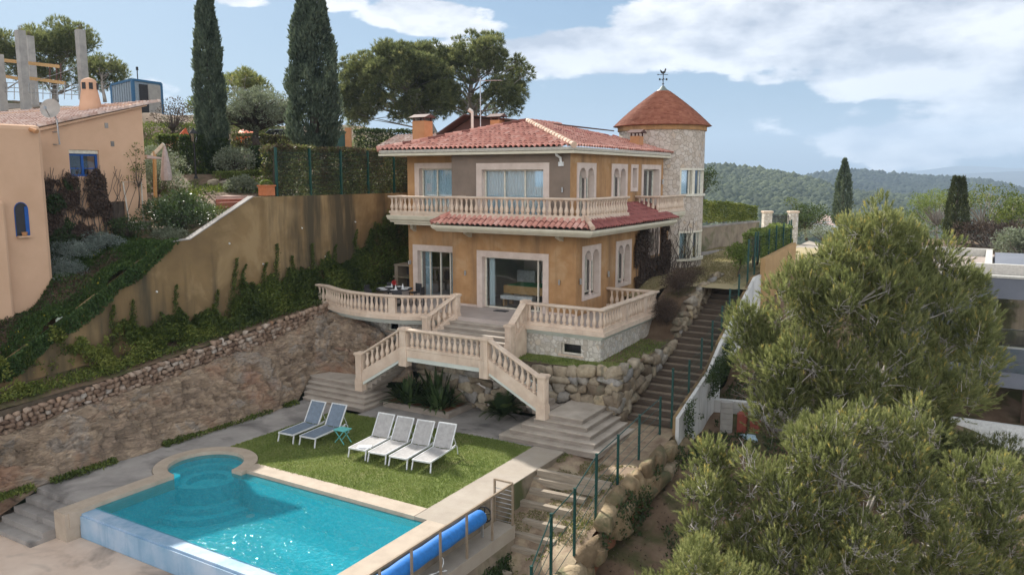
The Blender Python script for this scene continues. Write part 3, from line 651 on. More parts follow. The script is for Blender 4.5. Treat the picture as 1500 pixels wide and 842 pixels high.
# unseen bright cloud deck added behind the camera as fill for shaded faces
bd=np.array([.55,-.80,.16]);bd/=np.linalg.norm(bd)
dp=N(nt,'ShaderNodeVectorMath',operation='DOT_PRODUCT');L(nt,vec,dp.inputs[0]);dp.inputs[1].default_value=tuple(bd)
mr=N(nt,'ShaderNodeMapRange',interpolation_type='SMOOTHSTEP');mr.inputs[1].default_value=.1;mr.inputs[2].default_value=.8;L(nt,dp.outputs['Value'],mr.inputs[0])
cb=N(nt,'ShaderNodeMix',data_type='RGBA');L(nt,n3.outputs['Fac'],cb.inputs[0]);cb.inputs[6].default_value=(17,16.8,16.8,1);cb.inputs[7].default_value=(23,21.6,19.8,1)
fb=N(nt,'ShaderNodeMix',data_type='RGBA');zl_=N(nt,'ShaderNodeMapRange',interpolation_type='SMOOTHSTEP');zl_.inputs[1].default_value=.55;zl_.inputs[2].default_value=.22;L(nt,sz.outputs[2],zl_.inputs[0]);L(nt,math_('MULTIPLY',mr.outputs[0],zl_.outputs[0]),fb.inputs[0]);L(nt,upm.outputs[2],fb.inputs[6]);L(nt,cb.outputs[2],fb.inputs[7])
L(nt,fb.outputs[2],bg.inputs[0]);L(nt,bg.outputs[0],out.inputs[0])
sd=bpy.data.lights.new('sun','SUN');sd.energy=4.6;sd.angle=R(.55);sd.color=(1,.95,.87)
so=bpy.data.objects.new('sun',sd);COL.objects.link(so)
tosun=Vector((math.cos(SUN_AZ)*math.cos(SUN_EL),math.sin(SUN_AZ)*math.cos(SUN_EL),math.sin(SUN_EL)))
so.rotation_euler=tosun.to_track_quat('Z','Y').to_euler();so.location=(-30,20,50)
cd=bpy.data.cameras.new('camera');co=bpy.data.objects.new('camera',cd);COL.objects.link(co);scene.camera=co
co.location=tuple(CAM);co.rotation_euler=(math.pi/2-PIT,0,YAW);cd.sensor_width=36;cd.lens=FPX/1500*36;cd.clip_start=.1;cd.clip_end=60000
scene.view_settings.view_transform='Standard';scene.view_settings.look='None';scene.view_settings.exposure=.8;scene.view_settings.gamma=1
# ============================================================ helpers for architecture
class Fac:
    """facade frame: a runs along the wall, d outward, z up"""
    def __init__(s,ax,pos): s.ax=ax;s.p=pos
    def box(s,mb,a0,a1,d0,d1,z0,z1,a=.5):
        if s.ax=='x': mb.box(a0,a1,s.p-d1,s.p-d0,z0,z1,a)      # faces -Y
        else: mb.box(s.p+d0,s.p+d1,a0,a1,z0,z1,a)              # faces +X
    def pt(s,a,d,z): return (a,s.p-d,z) if s.ax=='x' else (s.p+d,a,z)
def wall(fac,a0,a1,z0,z1,holes,th,mat,parent,name='wall'):
    mb=MB();A=sorted({a0,a1,*[h[0] for h in holes],*[h[1] for h in holes]});Z=sorted({z0,z1,*[h[2] for h in holes],*[h[3] for h in holes]})
    A=[a for a in A if a0<=a<=a1];Z=[z for z in Z if z0<=z<=z1]
    for i in range(len(A)-1):
        # merge vertically where possible
        run=None
        for j in range(len(Z)-1):
            ca=(A[i]+A[i+1])/2;cz=(Z[j]+Z[j+1])/2
            solid=not any(h[0]<ca<h[1] and h[2]<cz<h[3] for h in holes)
            if solid: run=[Z[j],Z[j+1]] if run is None else [run[0],Z[j+1]]
            if (not solid or j==len(Z)-2) and run: fac.box(mb,A[i],A[i+1],-th,0,*run);run=None
    return mb.build(name,mat,parent)
def curtain(fac,a0,a1,z0,z1,d,parent,amp=.035,wl=.13):
    n=max(6,int((a1-a0)/wl*6));V=[];F=[]
    for i in range(n+1):
        a=a0+(a1-a0)*i/n;dd=d+amp*math.sin(2*math.pi*(a-a0)/wl)+amp*.4*math.sin(9.1*a)
        V+=[fac.pt(a,dd,z0),fac.pt(a,dd,z1)]
    for i in range(n): F.append((2*i,2*i+2,2*i+3,2*i+1))
    mb=MB();mb.add(V,F);o=mb.build('curtain',m_curtain,parent,smooth=True);return o
def window(parent,fac,a0,a1,z0,z1,sw=.24,panes=2,arch=False,door=False,curt=True,sill=False,nojamb=None,rec=.24,panesplit=None,label=None,glass=None,sill_h=.0):
    """a0..z1 are the outer edges of the stone surround; returns the window part"""
    i0,i1=a0+sw,a1-sw;t=z1-sw;b=z0 if door else z0+sw
    if nojamb=='hi': i1=a1
    fr=MB();fw=.06
    q0,q1,qb,qt=i0,i1,b,t
    fac.box(fr,q0,q1,-rec-.06,-rec,qt-fw,qt-.002);fac.box(fr,q0,q1,-rec-.06,-rec,qb+.002,qb+fw)
    cuts=panesplit or [i/panes for i in range(panes+1)]
    xs=[q0+(q1-q0)*c for c in cuts]
    for k,x in enumerate(xs):
        w=fw if 0<k<len(xs)-1 else fw
        x_=min(max(x-w/2,q0+.001),q1-w-.001);fac.box(fr,x_,x_+w,-rec-.055,-rec+.015,qb+.001,qt-.001)
    o=fr.build('window' if not door else 'door',m_frame,parent)
    if label:o['label']=label
    s=MB()
    if not arch:
        fac.box(s,a0,i0,-rec,.03,z0,z1)
        if nojamb!='hi': fac.box(s,i1,a1,-rec,.03,z0,z1)
        fac.box(s,i0,i1,-rec,.032,t,z1-.001)
        if not door: fac.box(s,i0,i1,-rec,.032,z0+.001,b)
        if sill: fac.box(s,a0-.03,a1+.03,0.031,.09,z0-.0,z0+.07)
    else:
        fac.box(s,a0,a0+.2,-rec,.03,z0,z1);fac.box(s,a1-.2,a1,-rec,.03,z0,z1)
        if not door: fac.box(s,a0+.2,a1-.2,-rec,.032,z0+.001,z0+.16)
        c=(a0+a1)/2;hw=.055;inner=[(a0+.2,c-hw),(c+hw,a1-.2)]
        for (x0,x1) in inner:
            r=(x1-x0)/2;m=(x0+x1)/2;zc=z1-.2-r;K=12
            for k in range(K):
                u0,u1=-1+2*k/K,-1+2*(k+1)/K;um=(u0+u1)/2
                za=zc+r*math.sqrt(max(0,1-u0*u0));zb=zc+r*math.sqrt(max(0,1-u1*u1))
                # wedge with sloping underside
                P=[fac.pt(m+u0*r,.03,za),fac.pt(m+u1*r,.03,zb),fac.pt(m+u1*r,.03,z1),fac.pt(m+u0*r,.03,z1)]
                Q=[fac.pt(m+u0*r,-rec,za),fac.pt(m+u1*r,-rec,zb),fac.pt(m+u1*r,-rec,z1),fac.pt(m+u0*r,-rec,z1)]
                s.add(P+Q,[(0,1,2,3),(4,7,6,5),(0,4,5,1),(1,5,6,2),(2,6,7,3),(3,7,4,0)])
        r=(inner[0][1]-inner[0][0])/2;zs=z1-.2-r
        fac.box(s,c-hw,c+hw,-rec,.03,zs,z1)
        fac.box(s,c-.085,c+.085,-.16,.035,zs-.09,zs)        # capital
        p=fac.pt(c,-.06,z0+(0 if door else .16));s.lathe(p,[(0,.075),(.08,.075),(.09,.048),(zs-p[2]-.16,.042),(zs-p[2]-.1,.06)],10)
    s.build('window_surround',m_surr,o)
    g=MB()
    for k in range(len(xs)-1): fac.box(g,xs[k]+fw/2,xs[k+1]-fw/2,-rec-.035,-rec-.028,qb+fw,qt-fw)
    g.build('pane',glass or m_glass,o)
    if curt: curtain(fac,q0+.03,q1-.03,qb+.03,qt-.03,-rec-.12,o)
    return o
def _balmesh():
    mb=MB();P=[(0,.07),(.08,.07),(.085,.045),(.13,.058),(.22,.084),(.33,.088),(.45,.070),(.58,.046),(.74,.036),(.79,.054),(.83,.04),(.88,.058),(.93,.072),(1,.072)]
    mb.lathe((0,0,0),P,10);me=bpy.data.meshes.new('baluster');me.from_pydata(mb.v,[],mb.f);me.materials.append(m_castst)
    for p in me.polygons: p.use_smooth=len(p.vertices)==4
    me.update();me.set_sharp_from_angle(angle=R(50));return me
BAL=_balmesh()
def add_baluster(parent,x,y,z,h,name='baluster'):
    o=link(name,BAL,parent);o.location=(x,y,z);o.scale=(1,1,h);o.rotation_euler=(0,0,random.uniform(0,1));return o
def plen(path):
    P=[Vector(p) for p in path];d=[0]
    for a,b in zip(P,P[1:]): d.append(d[-1]+(b.xy-a.xy).length)
    return P,d
def pat(P,d,s):
    for i in range(len(d)-1):
        if s<=d[i+1]+1e-9: return P[i].lerp(P[i+1],(s-d[i])/(d[i+1]-d[i]))
    return P[-1]
def balustrade(parent,path,h=.80,hb=.12,sp=.25,ends=(.16,.16),w=.11,skip=[],rail='handrail',base='base_rail'):
    mb=MB();mb.sweep(path,[(-w,0),(w,0),(w,hb),(-w,hb)]);mb.build(base,m_castst,parent)
    mb=MB();mb.sweep(path,[(-w*.85,h-.1),(w*.85,h-.1),(w*1.25,h-.06),(w*1.25,h-.015),(w*1.05,h),(-w*1.05,h),(-w*1.25,h-.015),(-w*1.25,h-.06)]);mb.build(rail,m_castst,parent)
    P,d=plen(path);Ln=d[-1]-ends[0]-ends[1];n=max(1,int(round(Ln/sp)))
    for i in range(n+1):
        s=ends[0]+Ln*i/n;p=pat(P,d,s)
        if any(abs(s-k)<.2 for k in skip): continue
        add_baluster(parent,p.x,p.y,p.z+hb-.005,h-.1-hb+.01)
    for k in skip:
        p=pat(P,d,k);q=pat(P,d,k+.02);rz=math.atan2(q.y-p.y,q.x-p.x);mb=MB();mb.obox((p.x,p.y,p.z+(h-.1+hb)/2),.3,w*1.75,h-.1-hb+.004,rz)
        mb.obox((p.x,p.y,p.z+(h-.1+hb)/2),.18,w*1.95,(h-.1-hb)*.66,rz);mb.build('pier',m_castst,parent)
def pillar(parent,x,y,z0,zp,z1,w=.27,rz=0,name='pillar'):
    """z0 foot, zp top of plinth, z1 top of cap"""
    mb=MB();c=lambda a,b,ww:mb.obox((x,y,(a+b)/2),ww,ww,b-a,rz)
    if zp>z0+.02: c(z0,zp-.06,w*1.22);c(zp-.06,zp,w*1.12)
    c(zp,z1-.13,w);c(z1-.13,z1-.09,w*1.12);c(z1-.09,z1-.025,w*1.36);c(z1-.025,z1,w*1.2)
    h=z1-.13-zp
    for dx,dy in((0,-1),(1,0),(-1,0),(0,1)):
        m=Matrix.Rotation(rz,3,'Z')@Vector((dx*(w/2+.004),dy*(w/2+.004),0))
        mb.obox((x+m.x,y+m.y,zp+h*.5),w*.5 if dy else .02,.02 if dy else w*.5,h*.68,rz)
    return mb.build(name,m_castst,parent,bevel=.008)
# ============================================================ VILLA
villa=T('villa','ochre two storey villa with red tiled hip roof and round stone tower','villa',(-4.6,5,0))
FX0=Fac('x',0.);FX1=Fac('x',1.);FY0=Fac('y',0.);FY1=Fac('y',-.3)
Z1=3.62;Z2=3.75;ZT=6.5
# lower storey
LW=[(-4.72,-1.23,0,2.46)]
wall(FX0,-6,0,0,Z1,[(-4.68,-1.27,-.1,2.42)],.35,m_ochre,villa)
wall(FX1,-9.2,-6.0,0,Z1,[(-8.9,-6.0,-.1,2.41)],.35,m_ochre,villa)
wall(FY0,.35,10.6,0,Z1,[(.56,2.29,.58,2.74),(3.91,5.62,.70,2.71),(7.59,9.16,1.80,3.07)],.35,m_ochre,villa)
mb=MB();mb.box(-6.0,-5.7,.352,1.0,0,Z1);mb.box(-9.2,-8.85,1.352,13,0,Z1);mb.box(-8.85,-.352,10.3,10.6,0,Z1);mb.build('wall',m_ochre,villa)
# upper storey
w_up=wall(FX0,-6,-.303,Z2,ZT,[(-4.68,-1.27,Z2-.1,6.08)],.35,m_taupe,villa);w_up['label']='grey brown rendered upper front wall'
wall(FX1,-9.2,-6.0,Z2,ZT,[(-8.72,-6.0,Z2-.1,6.13)],.35,m_ochre,villa)
wall(FY1,.002,10.6,Z2,ZT,[(.61,2.32,3.7,6.08),(4.0,5.67,3.7,6.08),(6.14,6.96,4.91,6.08),(7.47,9.91,3.7,6.09)],.35,m_ochre,villa)
mb=MB();mb.box(-6.0,-5.7,.352,1.0,Z2,ZT);mb.box(-9.2,-8.85,1.352,13,Z2,ZT);mb.box(-8.85,-.652,10.3,10.6,Z2,ZT);mb.build('wall',m_ochre,villa)
# floors, ceilings, inner partitions
mb=MB();mb.box(-8.84,-.36,1.36,10.29,Z1-.1,Z2-.01);mb.box(-5.69,-.36,.36,1.35,Z1-.1,Z2-.01);mb.box(-8.84,-.7,1.36,10.29,6.3,6.4);mb.box(-5.69,-.7,.36,1.35,6.3,6.4)
mb.box(-5.65,-.38,5.6,5.7,.01,3.5);mb.box(-5.75,-5.66,1.4,5.7,.01,3.5);mb.box(-5.65,-.7,4.6,4.7,3.76,6.29);mb.box(-8.8,-5.76,5.6,5.7,.01,3.5);mb.box(-8.8,-5.7,4.6,4.7,3.76,6.29);mb.build('partition',m_room,villa)
mb=MB();mb.box(-8.84,-.36,1.36,10.29,.004,.012);mb.box(-5.69,-.36,.36,1.35,.004,.012);mb.build('floor',m_pave,villa)
# windows
w1=window(villa,FX0,-4.72,-1.23,0,2.46,sw=.27,panesplit=[0,.88,1],door=True,curt=False,label='large glazed front opening looking into the games room',glass=m_glassdark)
curtain(FX0,-4.4,-4.15,.03,2.12,-.5,w1,.05,.09)
wd=window(villa,FX1,-8.95,-5.97,0,2.45,sw=.27,panesplit=[0,.2,.42,.62,1],door=True,curt=False,nojamb='hi',label='sliding glass door in the recessed wall')
curtain(FX1,-8.6,-8.2,.03,2.1,-.5,wd,.05,.09);curtain(FX1,-7.1,-6.9,.03,2.1,-.5,wd,.05,.09)
window(villa,FX0,-4.72,-1.23,Z2,6.12,sw=.27,panes=3,door=True)
window(villa,FX1,-8.77,-5.97,Z2,6.17,sw=.25,panes=3,door=True,nojamb='hi')
for a,b,c,d in((.54,2.31,.56,2.78),(3.89,5.64,.68,2.75)): window(villa,FY0,a,b,c,d,arch=True,label='paired arched window with a slim column')
window(villa,FY0,7.57,9.18,1.78,3.11,sw=.2,panes=2)
for a,b in((.57,2.36),(3.96,5.71)): window(villa,FY1,a,b,Z2,6.12,arch=True,door=True)
window(villa,FY1,6.12,6.98,4.88,6.12,sw=.17,panes=1,rec=.26)
window(villa,FY1,7.43,9.95,Z2,6.13,sw=.22,panes=3,door=True,rec=.3)
# wall lamps
for fac,a,z in((FX0,-5.3,1.45),(FX0,-.72,1.35),(FX1,-9.08,1.62),(FX0,-.62,5.05),):
    l=MB();p=fac.pt(a,.07,z);l.lathe((p[0],p[1],p[2]-.1),[(0,.035),(.2,.035)],8);fac.box(l,a-.02,a+.02,0,.06,z-.03,z+.03);l.build('wall_lamp',m_steel,villa)
for a,z in((.28,1.4),(3.0,1.42),(10.1,5.3)):
    l=MB();p=(FY0 if z<3 else FY1).pt(a,.07,z);l.lathe((p[0],p[1],p[2]-.12),[(0,.045),(.24,.045)],8);l.build('wall_lamp',m_steel,villa)
# cornice and gutter below the roof
mb=MB()
E0=[(-9.5,13.6),(-9.5,-.40),(0,-.40),(0,10.2)]
path=[(-9.5,12.2,0),(-9.5,-.40,0),(0.,-.40,0),(0.,10.2,0)]
mb.box(-9.46,-.04,-.36,12.1,ZT-.02,6.545)
mb.build('soffit',m_cream,villa)
mb=MB();mb.sweep(path,[(.12,6.47),(0,6.46),(-.10,6.52),(-.10,6.565),(.12,6.565)]);mb.build('cornice',m_cream,villa)
mb=MB();mb.sweep(path,[(-.11,6.57),(0.02,6.57),(.09,6.60),(.12,6.68),(.12,6.71),(.09,6.71),(-.11,6.71)]);mb.build('gutter',m_gutter,villa)
# main hip roof ---------------------------------------------------------
xa,xb,ya,yb=-9.68,.13,-.55,12.6;ze=6.715;hw=(xb-xa)/2;rise=1.36
sl=math.hypot(hw,rise);cz,cx_=rise/sl,hw/sl
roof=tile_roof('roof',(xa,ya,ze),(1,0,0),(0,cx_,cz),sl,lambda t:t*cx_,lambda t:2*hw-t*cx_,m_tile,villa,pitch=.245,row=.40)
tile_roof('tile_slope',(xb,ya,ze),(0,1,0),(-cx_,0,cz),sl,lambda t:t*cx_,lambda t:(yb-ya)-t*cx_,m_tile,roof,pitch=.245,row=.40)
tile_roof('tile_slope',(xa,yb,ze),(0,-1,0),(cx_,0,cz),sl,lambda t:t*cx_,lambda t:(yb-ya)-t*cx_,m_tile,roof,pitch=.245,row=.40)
xm=(xa+xb)/2;yp=ya+hw
ridge_caps('ridge_tiles',(xb,ya,ze+.01),(xm,yp,ze+rise+.02),m_cap,roof)
ridge_caps('ridge_tiles',(xa,ya,ze+.01),(xm,yp,ze+rise+.02),m_tile,roof)
ridge_caps('ridge_tiles',(xm,yp,ze+rise+.02),(xm,yb-hw,ze+rise+.02),m_tile,roof,r=.09)
mb=MB();mb.prism([(xa+.1,ya+.1),(xb-.1,ya+.1),(xb-.1,yb-.1),(xa+.1,yb-.1)],ze-.13,ze-.03);mb.build('roof_deck',m_cream,roof)
mb=MB()   # small vent tiles in a row on the right slope
for i in range(7):
    y=3.4+i*1.05;t=2.9;x=xb-t*cx_;z=ze+t*cz+.05
    mb.tube([(x+.1,y,z-.02),(x-.16,y,z+.06)],.085,8,a=random.random())
mb.build('vent_tile',m_tiledark,roof)
# brown gabled roof behind the ridge with a stub chimney
g=MB();ap=Vector((-9.7,7,8.7));le=Vector((-11.5,7,7.75));ri=Vector((-4.2,7.,8.02))
for q in(le,ri):
    d=(q-ap);n=Vector((-d.z,0,d.x)).normalized()*.06
    if n.z<0:n=-n
    V=[ap,q,q+n,ap+n];V=[v-Vector((0,.6,0)) for v in V]+[v+Vector((0,6,0)) for v in V];g.add(V,[(0,1,2,3),(7,6,5,4),(0,4,5,1),(1,5,6,2),(2,6,7,3),(3,7,4,0)])
go=g.build('gable_roof',m_brownroof,villa)
g=MB();g.add([(-11.3,7.05,6.6),(-4.6,7.05,6.6),(-4.6,7.05,7.98),(-9.7,7.05,8.6),(-11.3,7.05,7.8)],[(0,1,2,3,4)]);g.build('gable_wall',m_brownroof,go)
def chimney(x0,x1,y0,y1,z0,z1,capm,gable=False,name='chimney'):
    mb=MB();mb.box(x0,x1,y0,y1,z0,z1);c=mb.build(name,m_orange,villa)
    mb=MB();cx,cy=(x0+x1)/2,(y0+y1)/2
    for sx in(-1,1):
        for sy in(-1,1): mb.box(cx+sx*(x1-x0)*.42-.03,cx+sx*(x1-x0)*.42+.03,cy+sy*(y1-y0)*.42-.03,cy+sy*(y1-y0)*.42+.03,z1,z1+.16)
    e=.14;z=z1+.16
    V=[(x0-e,y0-e,z),(x1+e,y0-e,z),(x1+e,y1+e,z),(x0-e,y1+e,z),(x0-e,cy,z+.17),(x1+e,cy,z+.17)]
    mb.add(V,[(0,3,2,1),(0,1,5,4),(2,3,4,5),(0,4,3),(1,2,5)]);mb.build('chimney_cap',capm,c);return c
chimney(-10.35,-9.62,2.9,3.55,6.3,8.22,m_brownroof)
chimney(-8.05,-7.5,6.3,6.8,7.5,8.38,m_brownroof)
chimney(-1.3,-.85,8.35,8.95,6.8,7.5,m_brownroof)
mb=MB();mb.tube([(-8.4,5.2,7.6),(-8.4,5.2,8.75)],.07,8);mb.tube([(-8.4,5.2,8.72),(-8.55,5.1,8.85)],.1,8);mb.build('flue',m_gutter,villa)
mb=MB();mb.tube([(-6.8,3.5,7.4),(-6.8,3.5,10.08)],.028,6);mb.tube([(-6.85,3.5,9.98),(-5.9,3.9,9.98)],.016,5)
for i in range(6): x=-6.7+i*.13;mb.tube([(x-.1,3.3+i*.055+.08,9.98),(x+.1,3.8+i*.055-.0,9.98)],.008,4)
mb.build('antenna',m_steel,villa)
# white downpipe elbow and bracket
mb=MB();mb.tube([(-.75,-.42,6.55),(-.75,-.3,6.40),(-.68,-.12,6.3),(-.68,-.08,6.1)],.05,8);mb.box(-.78,-.58,-.11,-.004,5.98,6.14);mb.build('downpipe',m_white,villa)
# ---- left balcony (recessed) and main balcony with tiled skirt
bal1=MB();bal1.box(-9.45,-5.35,.02,.99,3.66,3.94);b1=bal1.build('balcony',m_castst,villa)
mb=MB();mb.sweep([(-9.45,1.,0),(-9.45,0.02,0),(-5.9,0.02,0)],[(-.10,3.5),(0,3.52),(.03,3.6),(.10,3.66),(.13,3.78),(.13,3.83),(-.10,3.83)]);mb.build('cornice',m_cream,b1)
mb=MB();mb.box(-9.3,-5.4,.1,.98,3.42,3.655);mb.build('soffit',m_cream,b1)
balustrade(b1,[(-9.4,1.0,3.93),(-9.4,.1,3.93),(-5.5,.1,3.93)],h=.78,hb=.10,sp=.245)
for x in(-8.9,):
    mb=MB();mb.prism([(x,.75),(x+.16,.75),(x+.16,1.0),(x,1.0)],[3.2,3.2,3.05,3.05],3.41);mb.build('bracket',m_cream,b1)
bal2=MB();bal2.box(-5.4,.9,-1.0,-.01,3.7,3.99);bal2.box(-.0,.9,-.008,2.95,3.7,3.99);b2=bal2.build('balcony',m_castst,villa)
balustrade(b2,[(-5.4,-.0,3.96),(-5.4,-1.0,3.96),(.9,-1.0,3.96),(.9,2.9,3.96)],h=.80,hb=.12,sp=.245,ends=(.14,.12))
mb=MB();mb.sweep([(-5.4,-.0,3.96),(-5.4,-1.0,3.96),(.9,-1.0,3.96),(.9,2.9,3.96)],[(-.12,-.09),(.13,-.09),(.15,-.05),(.15,0.),(-.12,0.)]);mb.build('plinth',m_castst,b2)
bal3=MB();bal3.box(-.3,.85,6.75,10.1,3.66,3.9);b3=bal3.build('balcony',m_castst,villa)
balustrade(b3,[(-.28,6.8,3.88),(.8,6.8,3.88),(.8,10.3,3.88)],h=.80,hb=.12,sp=.22)
mb=MB();mb.sweep([(-.2,6.78,0),(.8,6.78,0),(.8,10.2,0)],[(-.12,3.5),(0,3.52),(.05,3.6),(.12,3.66),(.16,3.8),(.16,3.86),(-.12,3.86)]);mb.build('cornice',m_cream,b3)
# skirt roof: eave line and inner line
ex0,ex1,ey=-5.95,1.47,-1.62;zs=3.62;zi=4.0
ssl=math.hypot(.6,zi-zs);
def skirt(O,A,Uxy,run,rise,s1,s0f,s1f,mt,name='skirt_roof'):
    l=math.hypot(run,rise);return tile_roof(name,O,A,(Uxy[0]*run/l,Uxy[1]*run/l,rise/l),l,s0f,s1f,mt,villa,pitch=.25,row=.36,hh=.07)
run=.62
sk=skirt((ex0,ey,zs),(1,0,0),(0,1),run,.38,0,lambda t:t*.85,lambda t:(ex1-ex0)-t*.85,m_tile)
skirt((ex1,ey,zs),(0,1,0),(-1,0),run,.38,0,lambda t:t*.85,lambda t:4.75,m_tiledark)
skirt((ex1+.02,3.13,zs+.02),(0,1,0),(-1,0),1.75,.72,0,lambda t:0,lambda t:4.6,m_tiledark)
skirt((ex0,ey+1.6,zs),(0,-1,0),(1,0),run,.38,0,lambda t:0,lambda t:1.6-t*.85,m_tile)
ridge_caps('ridge_tiles',(ex1,ey,zs+.02),(ex1-.56,ey+.56,zs+.38),m_cap,sk,r=.09,step=.3)
ridge_caps('ridge_tiles',(ex0,ey,zs+.02),(ex0+.56,ey+.56,zs+.38),m_tile,sk,r=.09,step=.3)
mb=MB();pp=[(ex0+.05,.0,0),(ex0+.05,ey+.05,0),(ex1-.06,ey+.05,0),(ex1-.06,7.6,0)]
mb.sweep(pp,[(-.25,3.30),(-.12,3.32),(-.04,3.40),(.0,3.42),(.05,3.5),(.05,3.58),(-.25,3.58)]);mb.build('cornice',m_cream,sk)
mb=MB();mb.box(ex0+.1,ex1-.2,ey+.2,-.005,3.36,3.575);mb.box(.005,ex1-.2,-.004,7.6,3.36,3.575);mb.build('soffit',m_cream,sk)
for x in(-5.15,-.75):
    mb=MB();mb.prism([(x,-.4),(x+.18,-.4),(x+.18,-.001),(x,-.001)],[3.16,3.16,3.0,3.0],3.355);mb.build('bracket',m_cream,sk)
# ---- tower
TC=(-1.19,12.35);TR=2.23
def tseg(mb,a0,a1,z0,z1,ro,ri,step=6):
    n=max(1,int(round((a1-a0)/step)))
    for k in range(n):
        u=R(a0+(a1-a0)*k/n);v=R(a0+(a1-a0)*(k+1)/n)
        mb.prism([(TC[0]+ro*math.cos(u),TC[1]+ro*math.sin(u)),(TC[0]+ro*math.cos(v),TC[1]+ro*math.sin(v)),(TC[0]+ri*math.cos(v),TC[1]+ri*math.sin(v)),(TC[0]+ri*math.cos(u),TC[1]+ri*math.sin(u))],z0,z1)
mb=MB();WA=(-44,22);
tseg(mb,-180,180,-.6,1.36,TR,TR-.3);tseg(mb,WA[1],360+WA[0],1.36,2.8,TR,TR-.3);tseg(mb,-180,180,2.8,4.66,TR,TR-.3);tseg(mb,WA[1],360+WA[0],4.66,5.98,TR,TR-.3);tseg(mb,-180,180,5.98,7.9,TR,TR-.3)
tower=mb.build('tower_wall',m_tower,villa);tower['label']='round tower faced with flat stone'
mb=MB();tseg(mb,-180,180,7.9,8.12,TR+.08,TR-.2);tseg(mb,-180,180,8.12,8.2,TR+.15,TR-.2);mb.build('tower_band',m_ochre,tower)
for z0,z1 in((1.36,2.8),(4.66,5.98)):
    mb=MB();tseg(mb,WA[0]-2,WA[1]+2,z0-.09,z0+.02,TR+.1,TR-.28);tseg(mb,WA[0],WA[1],z1-.1,z1-.001,TR+.012,TR-.28)
    for a,w_ in((WA[0]+1.2,1.2),(-21,2.6),(WA[1]-1.5,1.5)): tseg(mb,a-w_,a+w_,z0+.02,z1-.1,TR-.02,TR-.25)
    for a in(-27,-2): tseg(mb,a-.8,a+.8,z0+.02,z1-.1,TR-.12,TR-.22)
    wo=mb.build('window',m_frame,tower)
    mb=MB();tseg(mb,WA[0]+2,WA[1]-2,z0+.03,z1-.11,TR-.17,TR-.18,3);mb.build('pane',m_glass,wo)
    mb=MB()
    for k in range(60):
        a=WA[0]+(WA[1]-WA[0])*k/60;tseg(mb,a,a+1.1,z0+.03,z1-.1,TR-.33+(.03 if k%2 else 0),TR-.36,2)
    mb.build('curtain',m_curtain,wo)
mb=MB();mb.lathe((TC[0],TC[1],0),[(4.0,.01),(4.0,TR-.5),(4.01,TR-.5),(4.01,.01)],24);mb.build('inner_floor',m_room,tower)
# conical tile roof: rows of small overlapping flat tiles
z0c,z1c=8.16,10.0;r0c,r1c=TR+.27,.30;rows=30;V=[];F=[];vals=[]
def crad(u): return r0c+(r1c-r0c)*u-.10*math.sin(math.pi*u)*-1
for r_ in range(rows):
    u0,u1=r_/rows,(r_+1.25)/rows;rad=crad(u0);n=int(max(16,2*math.pi*rad/.155))
    for k in range(n):
        a0=2*math.pi*(k+(.5 if r_%2 else 0))/n;a1=a0+2*math.pi/n*.97;am=(a0+a1)/2
        ra=rad+.05+rng.uniform(-.006,.010);rb=crad(min(u1,1));za=z0c+(z1c-z0c)*u0;zb=z0c+(z1c-z0c)*min(u1,1)
        b=len(V)
        for (rr,aa,zz) in((ra,a0,za),(ra+.012,am,za-.004),(ra,a1,za),(rb,a1,zb),(rb,am,zb),(rb,a0,zb)): V.append((TC[0]+rr*math.cos(aa),TC[1]+rr*math.sin(aa),zz))
        for (rr,aa,zz) in((ra-.02,a0,za-.012),(ra-.008,am,za-.016),(ra-.02,a1,za-.012)): V.append((TC[0]+rr*math.cos(aa),TC[1]+rr*math.sin(aa),zz))
        c_=np.clip(.5+.3*math.sin(r_*1.3)*.5+rng.normal()*.22,0,1);F+=[(b,b+1,b+4,b+5),(b+1,b+2,b+3,b+4),(b+6,b+7,b+1,b),(b+7,b+8,b+2,b+1)];vals+=[c_]*4
cone=npmesh('tower_roof',np.array(V),np.array(F),m_cone,np.array(vals),parent=villa)
mb=MB();mb.lathe((TC[0],TC[1],0),[(z0c-.03,r0c-.1),(z0c,r0c-.03)]+[(z0c+(z1c-z0c)*i/8,crad(i/8)-.03) for i in range(1,9)],40);mb.build('roof_cone_base',m_cone,cone,smooth=True)
mb=MB();mb.lathe((TC[0],TC[1],0),[(9.93,.36),(10.0,.33),(10.08,.2),(10.22,.09),(10.26,.05)],20);fin=mb.build('finial',m_palegreen,cone,smooth=True);fin.data.materials[0]=M_plain('lead_cap',(.17,.21,.20),.5)
mb=MB();x,y=TC;mb.tube([(x,y,10.2),(x,y,11.0)],.02,6);mb.lathe((x,y,10.3),[(0,.01),(.05,.06),(.1,.01)],8)
ca,sa=math.cos(R(31)),math.sin(R(31))
mb.tube([(x-.26*ca,y-.26*sa,10.82),(x+.24*ca,y+.24*sa,10.82)],.014,5);mb.add([(x-.34*ca,y-.34*sa,10.82),(x-.25*ca,y-.25*sa,10.86),(x-.25*ca,y-.25*sa,10.78)],[(0,1,2)])
mb.tube([(x-.17*ca,y-.17*sa,10.58),(x+.17*ca,y+.17*sa,10.58)],.012,5)
for s_ in(-1,1): mb.obox((x+s_*.18*ca,y+s_*.18*sa,10.58),.08,.02,.10,R(31)); mb.obox((x-s_*.18*sa,y+s_*.18*ca,10.58),.02,.08,.08,R(31))
